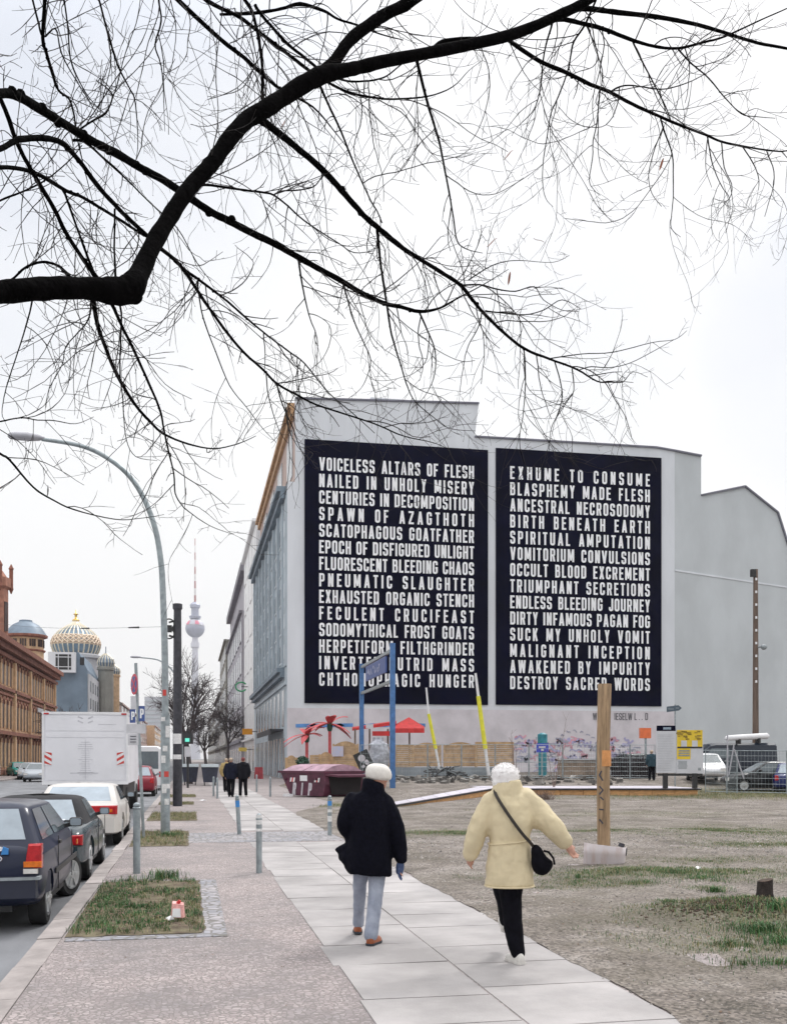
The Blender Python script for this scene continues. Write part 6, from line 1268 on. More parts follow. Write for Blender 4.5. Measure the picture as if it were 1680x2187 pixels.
# clutter in front of the panels
M['foil'] = mat('crumpled_silver_foil', (.42,.43,.48), .35, .4, .35, 6, .4, 14)
q = GT(808, 59); g = MB(); rr_ = []; rs = random.Random(9)
for k in range(13):
    z = k/12*2.35; r = .62*(1-.1*k/12)*(1 if k < 11 else .55); rr_.append([q+V(math.cos(a)*r*(1+rs.uniform(-.16,.16)), math.sin(a)*r*.7*(1+rs.uniform(-.16,.16)), z) for a in [j*6.2832/16 for j in range(16)]])
g.rings(rr_); tag(g.build('wrapped_bundle', M['foil'], smooth=40), 'tall bundle wrapped in crumpled silver foil between the blue posts', 'bundle')
t = thing('leaning_placard', 'black and white placard leaning against the silver bundle', 'placard', tuple(GT(776, 56))); c = P(777, 1626, 56); u = (RIGHT*.9+UP*.42).normalized(); v = (UP*.9-RIGHT*.42).normalized()
g = MB(); g.obox(c, u*.42, v*.55, FWD*.02); g.build('board', M['black'], t, world=True)
for du, dv, ru, rv in ((-.05,.2,.2,.2),(.12,-.12,.12,.16),(-.16,-.25,.1,.08)): g = MB(); g.prism([c-FWD*.022+u*(du+ru*math.cos(a))+v*(dv+rv*math.sin(a)) for a in [j*6.2832/12 for j in range(12)]], -FWD*.004); g.build('pale_patch', M['chalk'], t, world=True, fix=True)
p0 = GT(770,56); g = MB(); g.bar(V(p0.x,p0.y,p0.z-.1), c, .05, .05); g.build('leg', M['grey_paint'], t, world=True)
M['scrap'] = mat('mixed_rubble', (.16,.15,.14), .9, 0, .5, 3, island=.6)
rs = random.Random(21); g = MB()
for _ in range(520):
    px_ = rs.uniform(700, 1330) if rs.random() < .8 else rs.uniform(905, 985); zc = rs.uniform(50, 60); p = GT(px_, zc); r = rs.uniform(.05,.22); u = V(rs.uniform(-1,1),rs.uniform(-1,1),rs.uniform(-.4,.4)).normalized(); v = u.cross(UP).normalized(); g.obox(p+UP*r*.4, u*r, v*r*rs.uniform(.3,.8), u.cross(v)*r*rs.uniform(.2,.6))
tag(g.build('rubble', M['scrap']), 'strip of rubble and scrap lying along the back of the lot', 'rubble', kind='stuff')
t = thing('scrap_pile', 'black tangled scrap pile in front of the wooden panels', 'scrap pile', tuple(GT(945, 55))); g = MB()
for _ in range(70):
    p = GT(rs.gauss(945,14), 55+rs.uniform(-.5,.5))+UP*rs.uniform(0,.55); d2 = V(rs.uniform(-1,1),rs.uniform(-1,1),rs.uniform(-.4,.5)); g.tube([p, p+d2*.45, p+d2*.9+V(0,0,rs.uniform(-.3,.2))], .035, 4)
g.build('tangle', M['black'], t, world=True); p = GT(938,54.6); g = MB(); g.obox(p+UP*.25, (RIGHT+UP*.3)*.35, FWD*.2, UP*.12); g.obox(p+RIGHT*.7+UP*.4, (RIGHT-UP*.35)*.7, FWD*.05, UP*.04); g.build('lump', M['grey_paint'], t, world=True)
# blue sign and teal post, stone block, twig hedge
q = GT(1157, 60); t = thing('blue_notice', 'small bright blue sign fixed on a fence post', 'sign', tuple(q)); a, c = P(1145,1588,60), P(1171,1607,60)
g = MB(); g.prism([a, V(c.x,c.y,a.z), c, V(a.x,a.y,c.z)], FWD*.02); g.build('plate', mat('vivid_blue', (.04,.06,.50), .5, 0, .1, 3), t, world=True, fix=True); g = MB(); g.tube([q-UP*.1, V(q.x,q.y,a.z)+FWD*.05], .04, 6); g.build('post', M['galv'], t, world=True)
g = MB(); g.obox(P(1157,1596,59.95), RIGHT*.2, FWD*.003, UP*.05); g.obox(P(1158,1602,59.95), RIGHT*.08, FWD*.003, UP*.06); g.build('print', M['plate_white'], t, world=True)
q = GT(1158, 62); g = MB(); g.lathe([(.26,-.1),(.26,1.5),(.2,1.6),(.2,1.75),(.3,1.8),(.3,2.6),(.1,2.7)], q, 12); tag(g.build('teal_pipe', mat('teal_pipe_paint', (.02,.20,.25), .5, 0, .2, 3)), 'teal painted standing pipe behind the lot', 'pipe')
a, c = GT(1196, 58), GT(1302, 58); t = thing('stone_planter', 'low brownish stone planter with a pale rim, right of the teal pipe', 'planter', tuple(a)); g = MB(); u = (c-a); z1 = P(0,1624,58).z
g.hexa([lift(p,z) for z in (a.z-.1, z1) for p in (a, c, c+FWD*.9, a+FWD*.9)]); g.build('block', mat('brown_stone', (.26,.20,.155), .9, 0, .25, 2, .2), t, world=True); g = MB(); g.hexa([lift(p,z) for z in (z1+.002, z1+.09) for p in (a-RIGHT*.05-FWD*.05, c+RIGHT*.05-FWD*.05, c+FWD*.95, a+FWD*.95)]); g.build('rim', M['pale_front'], t, world=True)
t = thing('twig_hedge', 'dark leafless hedge before the parked car at the back of the lot', 'hedge', tuple(GT(1345, 57))); g = MB()
for _ in range(420):
    p = GT(rs.uniform(1308,1398), 57+rs.uniform(-.4,.4)); g.tube([p, p+V(rs.uniform(-.2,.2),rs.uniform(-.2,.2),.7), p+V(rs.uniform(-.4,.4),rs.uniform(-.3,.3),rs.uniform(.9,1.5))], [.018,.012,.008], 3)
g.build('stems', mat('hedge_stems', (.045,.035,.04), .9, 0, .3, 4), t, world=True)
# saplings
def sapling(label, px, zc, ys, wd, n, seed, gr='leafless saplings on the lot'):
    rs = random.Random(seed); q = GT(px, zc); t = thing('sapling', label, 'sapling', tuple(q), group=gr); g = MB()
    for k in range(n):
        h = (1640-ys)/F*zc*rs.uniform(.5,1.0); d2 = V(rs.uniform(-1,1),rs.uniform(-1,1),0)*wd; pts = [q-UP*.05]+[q+d2*(j/6)**1.3+UP*h*j/6+V(rs.gauss(0,.02),rs.gauss(0,.02),0) for j in range(1,7)]
        g.tube(pts, [.016-.011*j/6 for j in range(7)], 4)
        for j in range(2,7):
            for _ in range(2): e = pts[j]+V(rs.uniform(-.25,.25),rs.uniform(-.25,.25),rs.uniform(.1,.4)); g.tube([pts[j], e], [.006,.003], 3)
    g.build('stems', mat('sapling_bark_%d' % seed, (.17,.12,.10), .9, 0, .2, 5), t, world=True); return t
sapling('low reddish leafless bush in front of the deck behind the woman in cream', 1157, 40, 1635, .55, 22, 1)
sapling('slender leafless sapling in front of the right board, taller than its neighbour', 1182, 46, 1480, .5, 4, 2)
sapling('slender leafless sapling between the two boards', 1100, 47, 1490, .45, 4, 3)
# wire mesh site fence
def mesh_panel(label, x0, z0, x1, z1, hgt):
    a, c = GT(x0, z0), GT(x1, z1); d2 = c-a; t = thing('mesh_fence', label, 'fence', tuple(a), group='wire mesh site fence panels'); n = 14
    for p in (a, c): g = MB(); g.tube([p-UP*.05, p+UP*hgt], .021, 6); g.build('post', M['galv'], t, world=True)
    g = MB()
    for z in (.12, hgt*.5, hgt-.02): g.tube([a+UP*z, c+UP*z], .016, 5)
    g.build('rails', M['galv'], t, world=True); g = MB()
    for k in range(1, n): g.tube([a.lerp(c,k/n)+UP*.12, a.lerp(c,k/n)+UP*hgt], .005, 3)
    for k in range(1, 8): g.tube([a+UP*(hgt*k/8), c+UP*(hgt*k/8)], .005, 3)
    g.build('wire_mesh', M['galv'], t, world=True)
xs_ = [770,842,914,986,1058,1130,1202,1274,1346,1400]
nm = ['between the blue posts','right of the nearer blue post','before the arched panels','before the scrap pile','before the flat topped panel','left of the blue notice','right of the blue notice','before the stone planter','before the twig hedge']
for k in range(9): mesh_panel('wire mesh fence panel '+nm[k], xs_[k], 54.5, xs_[k+1]-2, 54.5, 1.9)
xr_ = [(1506,46.5),(1552,46),(1574,46),(1680,45.2),(1760,44.5)]
for k, s in enumerate(('left of the metal prop','at the metal prop','before the black car','at the right edge of the picture')): mesh_panel('wire mesh fence panel '+s, xr_[k][0], xr_[k][1], xr_[k+1][0]-1, xr_[k+1][1], 2.0)
q = GT(1563, 45.4); t = thing('steel_prop', 'pale steel prop bracing the mesh fence before the cars', 'prop', tuple(q))
for (x0,y0),(x1,y1) in (((1553,1570),(1553,1660)),((1567,1590),(1556,1655)),((1567,1600),(1588,1664))): g = MB(); g.tube([P(x0,y0,45.3), P(x1,y1,45.2)], .03, 6); g.build('leg', M['lamp_grey'], t, world=True)
# ---- wheelie bins, signal, shop signs along the far pavement
M['bin'] = mat('dark_bin_plastic', (.035,.04,.065), .55, 0, .2, 4)
def waste_bin(label, px, zc):
    q = P(px, HY, zc).xy.to_3d(); t = thing('waste_container', label, 'waste container', tuple(q), group='dark waste containers by the kerb'); g = MB()
    g.hexa([(-.38,-.36,.2),(.38,-.36,.2),(.38,.36,.2),(-.38,.36,.2),(-.5,-.5,1.1),(.5,-.5,1.1),(.5,.5,1.1),(-.5,.5,1.1)]); g.build('body', M['bin'], t)
    g = MB(); g.rings([[(-.52,y,z),(.52,y,z),(.52,y,z+.03),(-.52,y,z+.03)] for y, z in ((-.58,1.11),(-.3,1.24),(0,1.28),(.3,1.24),(.58,1.11))]); g.build('lid', M['grey_paint'], t)
    for sx in (-.32,.32):
        for sy in (-.26,.26): g = MB(); g.lathe([(.03,-.03),(.1,-.03),(.1,.03),(.03,.03)], (sx,sy,.1), 10, axis='x'); g.box(sx-.03,sx+.03,sy-.02,sy+.02,.1,.21); g.build('caster', M['black'], t)
    return t
waste_bin('dark waste container left of its twin, next to the steel column', 406, 63); waste_bin('dark waste container right of its twin, left of the distant couple', 448, 62)
q = P(401, HY, 57).xy.to_3d(); t = thing('traffic_signal', 'black traffic signal with a green lamp beyond the dark column', 'traffic signal', tuple(q)); g = MB(); g.tube([q, q+UP*3.3], .06, 8); g.build('pole', M['black'], t, world=True)
a = P(401,1577,56.9); g = MB(); g.obox(a, RIGHT*.28, FWD*.15, UP*.32); g.build('housing', M['black'], t, world=True); g = MB(); g.obox(a-FWD*.155-UP*.1, RIGHT*.12, FWD*.004, UP*.1); g.build('green_lamp', mat('green_lamp', (.1,.55,.42), .5, 0, .1, 3, emit=.8), t, world=True); g = MB(); g.obox(a-UP*.75-RIGHT*.02, RIGHT*.16, FWD*.02, UP*.28); g.build('pale_plate', M['plate_white'], t, world=True)
q = PX(536, 1563, FX-.6); t = thing('shop_sign', 'orange projecting sign on the street front of the gable building', 'shop sign', tuple(q)); g = MB(); g.box(q.x-1.0, q.x+.15, q.y-.08, q.y+.08, q.z-.34, q.z+.34); g.build('panel', mat('sign_orange', (.80,.33,.03), .5, 0, .06, 3), t, world=True); g = MB(); g.box(q.x+.15,FX+.05,q.y-.03,q.y+.03,q.z-.05,q.z+.05); g.build('bracket', M['black'], t, world=True)
q = PX(525, 1601, FX-.5); t = thing('shop_sign', 'yellow projecting sign low on the white office front', 'shop sign', tuple(q)); g = MB(); g.box(q.x-.9,q.x+.1,q.y-.08,q.y+.08,q.z-.25,q.z+.25); g.build('panel', mat('sign_yellow', (.75,.55,.12), .5, 0, .06, 3), t, world=True); g = MB(); g.box(q.x+.1,FX+.3,q.y-.03,q.y+.03,q.z-.05,q.z+.05); g.build('bracket', M['black'], t, world=True)
q = PX(515, 1467, FX-.7); t = thing('shop_sign', 'green ring shaped sign high on the white office front', 'shop sign', tuple(q)); g = MB(); g.tube([q+V(.75*math.cos(a),0,.62*math.sin(a)) for a in [k*math.pi/8+.6 for k in range(14)]], .12, 6); g.build('ring', mat('sign_green', (.05,.30,.14), .5, 0, .1, 3), t, world=True); g = MB(); g.box(q.x,FX+.3,q.y-.03,q.y+.03,q.z-.05,q.z+.05); g.build('bracket', M['black'], t, world=True)
M['dull_red'] = mat('dull_red_board', (.26,.02,.03), .6, 0, .2, 3)
for k, (px_, lb) in enumerate(((548,'red folding board standing left by the shop entrance'),(557,'red folding board standing right by the shop entrance'))):
    q = P(px_, HY, 82).xy.to_3d(); t = thing('folding_board', lb, 'folding board', tuple(q), group='red boards by the shop entrance')
    for s in (-1, 1): g = MB(); g.hexa([q+V(x,s*y,z) for z, y0 in ((0,.30),(.95,.03)) for x, y in ((-.16,y0),(.16,y0),(.16,y0+.03),(-.16,y0+.03))]); g.build('panel', M['dull_red'], t, world=True, fix=True)
# ================================================================== vehicles
def paint(name, col, rough=.28): return mat(name, col, rough, 0, .05, 1.2, spec=.35, coat=.12)
def body_rings(st, n_side=5):
    rr_ = []
    for y, zb, zt, hw, crown in st:
        h = zt-zb
        half = [(hw*.80, zb), (hw*.95, zb+h*.06), (hw, zb+h*.22), (hw*1.005, zb+h*.50), (hw*.985, zb+h*.75), (hw*.95, zb+h*.91), (hw*.86, zb+h*.985), (hw*.5, zt+crown*.75)]
        ring = [V(x, y, z) for x, z in half] + [V(0, y, zt+crown)] + [V(-x, y, z) for x, z in reversed(half)]
        rr_.append(ring)
    return rr_
def car(label, cat, loc, rz, pt, st, gh, wheels, wr=.28, glass=None, lights=(), extras=None, name='parked_car', roofm=None, group=None, hub='rim', steer=0, mirrors=True, bumper=None):
    t = thing(name, label, cat, loc, rz, group)
    L, W2 = st[-1][0], max(s[3] for s in st)
    g = MB(); g.rings(body_rings(st)); o = g.build('body', pt, t, smooth=True, fix=True)
    bake(o, [('SUBSURF', dict(levels=2, render_levels=2))])
    cut = MB()
    for wy in wheels:
        for sx in (-1, 1): cut.lathe([(wr*1.16, sx*(W2-.30)), (wr*1.16, sx*(W2+.2))], (0, wy, wr), 24, axis='x')
    co = cut.build('cut', pt, fix=True); co.parent = t
    bake(o, [('BOOLEAN', dict(object=co, operation='DIFFERENCE', solver='EXACT'))]); bpy.data.objects.remove(co)
    for p in o.data.polygons: p.use_smooth = True
    o.data.set_sharp_from_angle(angle=R(38))
    g = MB(); g.box(-W2+.32, W2-.32, wheels[0]-.45, wheels[-1]+.45, .2, .6); g.box(-W2+.1, W2-.1, wheels[0]+wr*1.3, wheels[1]-wr*1.3, .17, .5); g.build('underbody', M['black'], t)
    # greenhouse: base y0,y1 half width wb height zb; roof y0,y1 half width wr_, height zr
    (b0, b1, wb, zb), (r0, r1, wt, zr) = gh
    def lv(v, sh=1.0):
        y0, y1, hw, z = b0+(r0-b0)*v, b1+(r1-b1)*v, (wb+(wt-wb)*v)*sh, zb+(zr-zb)*v; return y0, y1, hw, z
    def rect(y0, y1, hw, z, cr, cz=0):
        pts = []
        for cx_, cy_, a0 in ((hw-cr, y1-cr, 0), (-hw+cr, y1-cr, 90), (-hw+cr, y0+cr, 180), (hw-cr, y0+cr, 270)):
            for k in range(5): a = R(a0+k*22.5); pts.append(V(cx_+cr*math.cos(a), cy_+cr*math.sin(a), z+cz))
        return pts
    g = MB(); rg = []
    for v in (-.25, 0, .35, .7, .9): y0, y1, hw, z = lv(v); rg.append(rect(y0, y1, hw, z, .09))
    y0, y1, hw, z = lv(.97); rg.append(rect(y0+.03, y1-.05, hw-.025, z, .10)); y0, y1, hw, z = lv(1.0); rg.append(rect(y0+.10, y1-.16, hw-.09, z+.012, .12)); rg.append(rect(y0+.35, y1-.4, hw-.3, z+.03, .12)); rg.append(rect(y0+.6, y1-.65, .08, z+.04, .04))
    g.rings(rg); o = g.build('cabin', roofm or pt, t, smooth=42, fix=True)
    def pane(nm, f, u0, u1, v0, v1, m, n=5):
        gg = MB(); rows = []
        for j in range(n):
            v = v0+(v1-v0)*j/(n-1); row = []
            y0, y1, hw, z = lv(v)
            for i in range(n):
                s = i/(n-1); u = u0+(u1-u0)*s
                if isinstance(u1, tuple): u = (u0[0]+(u0[1]-u0[0])*j/(n-1)) + ((u1[0]+(u1[1]-u1[0])*j/(n-1))-(u0[0]+(u0[1]-u0[0])*j/(n-1)))*s
                if f == 'R': p = V(hw+.006, y0+(y1-y0)*u, z)
                elif f == 'L': p = V(-hw-.006, y0+(y1-y0)*u, z)
                elif f == 'B': p = V(hw*u, y0-.006, z)
                else: p = V(hw*u, y1+.006, z)
                row.append(p)
            rows.append(row)
        gg.rings(rows, closed=False, cap=False); return gg.build(nm, m, t)
    gm = glass or M['glass']
    pane('rear_window', 'B', -.84, .84, .13, .9, M['glass_light'] if glass is None else glass); pane('windscreen', 'F', -.87, .87, .06, .92, M['glass'])
    for f in 'RL':
        for u0, u1 in extras.get('side', ((.06,.46),(.50,.93))) if extras else ((.06,.46),(.50,.93)): pane('side_window', f, u0, u1, .08, .87, M['glass'])
    for wy in wheels:
        for sx in (-1, 1):
            x = sx*(W2-.115); front = wy == wheels[-1]; a = steer if front else 0
            w_ = bpy.data.objects.new('wheel', None); COL.objects.link(w_); w_.parent = t; w_.location = (x, wy, wr); w_.rotation_euler = (0, 0, a); w_.empty_display_size = .1
            g = MB(); g.lathe([(wr*.66,-.085),(wr*.93,-.088),(wr,-.065),(wr,.065),(wr*.93,.088),(wr*.66,.085)], n=28, axis='x'); g.build('tyre', M['rubber'], w_, smooth=40)
            g = MB(); d = sx; g.lathe([(wr*.69,d*.07),(wr*.67,d*.094),(wr*.58,d*.092),(wr*.5,d*.086),(wr*.2,d*.094),(wr*.16,d*.102),(.005,d*.104)], n=24, axis='x')
            for k in range(6):
                q = k*1.047; c = V(d*.090, wr*.4*math.cos(q), wr*.4*math.sin(q)); u = V(0, math.cos(q), math.sin(q)); g.obox(c, u*wr*.2, V(0,-u.z,u.y)*wr*.07, V(.014,0,0))
            g.build('rim', M[hub], w_, smooth=30)
    if mirrors:
        y0, y1, hw, z = lv(.12)
        for sx in (-1, 1):
            g = MB(); c = V(sx*(wb+.13), b0+(b1-b0)*.83, zb+.10); g.rings([[c+V(a*.078*s, dy, e*.055*s) for a, e in ((-1,-.7),(-.7,-1),(.7,-1),(1,-.7),(1,.6),(.7,1),(-.7,1),(-1,.7))] for dy, s in ((-.04,.92),(0,1),(.06,.85),(.10,.4))]); g.bar(V(sx*(wb-.05), c.y+.05, zb+.04), c+V(0,.05,-.02), .05, .05); o = g.build('wing_mirror', M['black'], t, fix=True)
            g = MB(); g.prism([c+V(a*.064, -.042, e*.044) for a, e in ((-1,-.7),(-.7,-1),(.7,-1),(1,-.7),(1,.6),(.7,1),(-.7,1),(-1,.7))], (0,.003,0)); g.build('mirror_glass', M['glass_light'], o, fix=True)
    for nm, x0, x1, y, z0, z1, m, th in lights:
        g = MB(); k = .0
        c_in = x0 if abs(x0) < abs(x1) else x1; sk_ = (x1-x0)*.16*(1 if c_in == x0 else -1) if nm == 'tail_light' and z1-z0 > .2 else 0
        pts = [(x0,z0),(x1,z0),(x1-(0 if c_in == x0 else -sk_)*0,z1),(x0,z1)]; pts = [(a+(sk_*1.6 if (b_ == z1 and a == c_in) else 0), b_) for a, b_ in pts]; g.rings([[V(a, y+th, b_) for a, b_ in pts], [V(a, y, b_) for a, b_ in pts], [V((x0+x1)/2+(a-(x0+x1)/2)*.88, y-.018, (z0+z1)/2+(b_-(z0+z1)/2)*.86) for a, b_ in pts]])
        g.build(nm, M[m], t, fix=True)
    return t
def plate_(t, y, z, txt=False, x=0, w_=.26, hgt=.055):
    g = MB(); g.box(x-w_, x+w_, y-.012, y, z-hgt, z+hgt); g.build('number_plate', M['white_paint'], t)
# --- near hatchback
PB = paint('dark_blue_paint', (.008,.013,.038)); XK = -1.45
st = [(0,.42,.66,.66,0),(.03,.30,.86,.74,.0),(.14,.24,.92,.785,.0),(.5,.22,.93,.80,.0),(1.9,.22,.93,.805,.0),(2.6,.22,.91,.80,.0),(3.05,.24,.84,.78,.02),(3.38,.28,.74,.72,.02),(3.52,.36,.62,.62,.0)]
hb = car('dark blue hatchback nearest the camera, parked at the kerb', 'car', (XK-.825, 10.85, -.12), 0, PB, st, ((.10,2.72,.755,.89),(.36,1.92,.60,1.285)), (.60, 2.90), wr=.275, hub='rim', steer=-.38, extras={'side':((.10,.44),(.48,.92))},
  lights=[('tail_light', s*.70-.085, s*.70+.085, .035, .655, .90, 'red_lens', .12) for s in (1,-1)] + [('indicator_light', s*.70-.088, s*.70+.088, .014, .665, .725, 'amber_lens', .05) for s in (1,-1)] + [('reversing_light', s*.68-.07, s*.68+.07, .010, .60, .652, 'white_lens', .05) for s in (1,-1)])
g = MB(); g.rings([[V(x*q, y, z) for q in (1,)] for x, y, z in ()] or [[V(-.80+.05, .12, z), V(-.74,-.05,z), V(0,-.10,z), V(.74,-.05,z), V(.75,.12,z), V(.81,.55,z), V(.75,.55,z), V(.70,.12,z), V(0,.1,z), V(-.70,.12,z), V(-.75,.55,z), V(-.81,.55,z)] for z in (.36,.40,.54,.58)]); g.build('bumper', mat('navy_bumper', (.02,.024,.045), .5, 0, .1, 3), hb, smooth=35, fix=True)
g = MB(); g.rings([[V(-.78,-.06,z), V(0,-.112,z), V(.78,-.06,z), V(.78,.1,z), V(-.78,.1,z)] for z in (.545,.575)]); g.build('bumper_strip', M['grey_paint'], hb, fix=True)
plate_(hb, -.02, .74)
M['chrome'] = mat('chrome', (.6,.62,.66), .15, .9, .1, 5)
g = MB()
for a in range(20): q = a/20*6.283; g.ball((.33+.075*math.cos(q), .008, .755+.03*math.sin(q)), .011,.008,.011, 6, 4)
g.build('oval_badge', M['chrome'], hb)
g = MB(); rs = random.Random(6); q = [(.20,.84),(.25,.875),(.30,.85),(.36,.885),(.43,.87),(.40,.835),(.33,.83),(.26,.815)]; g.prism([V(x, .012, z) for x, z in q], (0,.004,0)); g.build('bird_sticker', M['white_paint'], hb, fix=True)
g = MB(); g.prism([V(x, -.0, z) for x, z in ((.40,.80),(.47,.80),(.47,.86),(.42,.88))], (0,.02,0)); g.build('blue_sticker', M['sticker_blue'], hb, fix=True)
for s in (1,-1):
    g = MB(); g.box(s*.812-.006, s*.812+.006, .95, 3.0, .50, .56); g.build('side_strip', M['black'], hb)
    g = MB(); g.box(s*.800-.012, s*.800+.012, 1.35, 1.52, .80, .835); g.build('door_handle', M['black'], hb)
    g = MB(); g.box(s*.803-.003, s*.803+.006, 1.22, 1.228, .30, .90); g.box(s*.803-.003, s*.803+.006, 2.55, 2.558, .30, .88); g.build('door_gap', M['black'], hb)
g = MB(); g.box(.788,.80,3.2,3.3,.64,.70); g.build('side_indicator', M['amber_lens'], hb)
g = MB(); g.tube([V(-.55,.02,.97), V(.12,.0,.985)], .012, 6); g.tube([V(-.55,.02,.97), V(-.55,.06,.93)], .02, 6); g.build('rear_wiper', M['black'], hb)
# --- convertible
PG = paint('dark_green_grey_paint', (.03,.048,.058), .22); CT = mat('black_soft_top', (.022,.022,.026), .9, 0, .2, 4, .2, 40)
st = [(0,.40,.60,.62,0),(.03,.30,.72,.74,.01),(.18,.25,.79,.82,.02),(.7,.22,.83,.845,.02),(1.6,.20,.83,.845,.01),(2.6,.20,.82,.84,.02),(3.3,.22,.80,.82,.03),(3.8,.26,.68,.74,.02),(3.98,.34,.56,.60,0)]
cv = car('dark grey green convertible with a closed black soft top, second from the camera', 'car', (-1.41-.85, 14.75, -.12), 0, PG, st, ((.95,2.95,.74,.81),(1.35,2.25,.57,1.185)), (.78, 3.1), wr=.30, roofm=CT, extras={'side':((.40,.70),(.72,.95))},
  lights=[('tail_light', s*.58-.2, s*.58+.2, .03, .56, .70, 'red_lens', .15) for s in (1,-1)])
g = MB(); g.rings([[V(-.78,.1,z), V(-.72,-.05,z), V(0,-.09,z), V(.72,-.05,z), V(.78,.1,z), V(.83,.42,z), V(.70,.1,z), V(-.70,.1,z), V(-.83,.42,z)] for z in (.34,.38,.50,.54)]); g.build('bumper', PG, cv, smooth=35, fix=True)
plate_(cv, -.0, .64)
g = MB()
for s in (-.42,-.14,.14,.42): g.tube([V(s, .55, .885), V(s, .28, .875)], .014, 6)
for y_ in (.28,.42,.55): g.tube([V(-.5,y_,.89), V(.5,y_,.89)], .011, 6)
g.build('boot_rack', M['chrome'], cv)
for s in (1,-1):
    g = MB(); g.box(s*.845-.004, s*.845+.006, 1.75, 1.758, .3, .84); g.box(s*.845-.004, s*.845+.006, 2.95, 2.958, .3, .83); g.build('door_gap', M['black'], cv); g = MB(); g.box(s*.845-.01, s*.845+.012, 1.85, 2.0, .70, .73); g.build('door_handle', PG, cv)
# --- white coupe
PW = paint('cream_white_paint', (.62,.59,.56), .3)
st = [(0,.42,.60,.64,0),(.04,.28,.78,.78,.01),(.2,.23,.87,.86,.02),(.8,.20,.89,.885,.01),(1.8,.19,.87,.885,0),(2.9,.19,.85,.88,.01),(3.6,.21,.80,.86,.03),(4.2,.26,.66,.76,.02),(4.4,.34,.54,.60,0)]
wc_ = car('white coupe with wide red tail lights, third from the camera', 'car', (XK-.80, 20.95, -.12), 0, PW, st, ((.55,3.25,.79,.86),(1.25,2.45,.65,1.215)), (.85, 3.4), wr=.31, extras={'side':((.36,.66),(.69,.94))},
  lights=[('tail_light', s*.50-.31, s*.50+.31, .03, .66, .83, 'red_lens', .25) for s in (1,-1)] + [('indicator_light', s*.62-.10, s*.62+.10, .012, .70, .76, 'amber_lens', .05) for s in (1,-1)])
g = MB(); g.rings([[V(-.82,.1,z), V(-.76,-.05,z), V(0,-.09,z), V(.76,-.05,z), V(.82,.1,z), V(.87,.45,z), V(.74,.1,z), V(-.74,.1,z), V(-.87,.45,z)] for z in (.30,.34,.56,.60)]); g.build('bumper', PW, wc_, smooth=35, fix=True)
plate_(wc_, -.0, .72)
for s in (1,-1): g = MB(); g.box(s*.884-.004, s*.884+.006, 1.7, 1.708, .3, .88); g.box(s*.884-.004, s*.884+.006, 3.1, 3.108, .3, .86); g.build('door_gap', M['black'], wc_)
# --- box truck
tx0, tx1, tyr = P(92, HY, 29.2).x, P(273, HY, 29.2).x, P(182, HY, 29.2).y
tz1, tz0 = P(0, 1521, 29.2).z, P(0, 1676, 29.2).z
M['truck_white'] = mat('truck_box_white', (.74,.74,.78), .45, 0, .06, .8); M['faint'] = mat('faded_grey_print', (.54,.54,.58), .7, 0, .1, 5)
tr_ = thing('box_truck', 'white box truck with red and white warning plates parked ahead of the white coupe', 'truck', ((tx0+tx1)/2, tyr, -.12))
g = MB(); g.box(tx0+.02, tx1-.02, tyr, tyr+6.2, tz0+.02, tz1-.02); g.build('box', M['truck_white'], tr_, world=True)
g = MB(); e = .06
for a in ((tx0,tx0+e,tyr-.02,tyr+6.22,tz1-e,tz1),(tx1-e,tx1,tyr-.02,tyr+6.22,tz1-e,tz1),(tx0,tx1,tyr-.025,tyr+.04,tz1-e*1.2,tz1+.002),(tx0,tx1,tyr-.025,tyr+.04,tz0,tz0+.1),(tx0,tx0+e,tyr-.022,tyr+.05,tz0+.1,tz1-.08),(tx1-e,tx1,tyr-.022,tyr+.05,tz0+.1,tz1-.08)): g.box(*a)
g.build('edge_frame', M['white_paint'], tr_, world=True)
xm = (tx0+tx1)/2; hT = tz1-tz0
for x0, x1 in ((tx0+.1, xm-.01), (xm+.01, tx1-.1)): g = MB(); g.box(x0, x1, tyr-.014, tyr-.002, tz0+.12, tz0+hT*.64); g.build('tail_lift_panel', M['truck_white'], tr_, world=True)
g = MB(); g.box(tx0+.1, tx1-.1, tyr-.014, tyr-.002, tz0+hT*.65, tz0+hT*.73); g.box(tx0+.1, tx1-.1, tyr-.014, tyr-.002, tz0+hT*.74, tz1-.1); g.build('rear_panels', M['truck_white'], tr_, world=True)
g = MB(); rs = random.Random(13)
for k in range(17): z = tz0+hT*.58-k*.062; w_ = rs.uniform(.08,.24); g.box(xm-.0-w_, xm+w_, tyr-.018, tyr-.013, z, z+.016)
g.box(xm-.42, xm+.35, tyr-.018, tyr-.013, tz0+hT*.15, tz0+hT*.165); g.box(xm+.35, xm+.85, tyr-.018, tyr-.013, tz1-.36, tz1-.34)
for s in (-1,1):
    for k in range(2): g.obox(V(xm+s*.14, tyr-.016, tz1-.16-k*.12), V(.07,0,.03*s), V(0,.003,0), V(-.01*s,0,.018))
g.build('rear_print', M['faint'], tr_, world=True)
for s, x in ((-1, tx0+.17), (1, tx1-.22)):
    zc = tz0+hT*.36; g = MB(); w_, h_ = .10, .19; g.box(x-w_, x+w_, tyr-.03, tyr-.015, zc-h_, zc+h_); o = g.build('warning_plate', M['white_paint'], tr_, world=True)
    for k in (-1, 0, 1):
        g = MB(); c0 = zc+k*.17; pts = [(x-w_, c0-.03-.06*s), (x+w_, c0-.03+.06*s), (x+w_, c0+.05+.06*s), (x-w_, c0+.05-.06*s)]; pts = [(a, min(zc+h_, max(zc-h_, b_))) for a, b_ in pts]; g.prism([V(a, tyr-.032, b_) for a, b_ in pts], (0,-.002,0)); g.build('red_stripe', M['sticker_red'], o, world=True, fix=True)
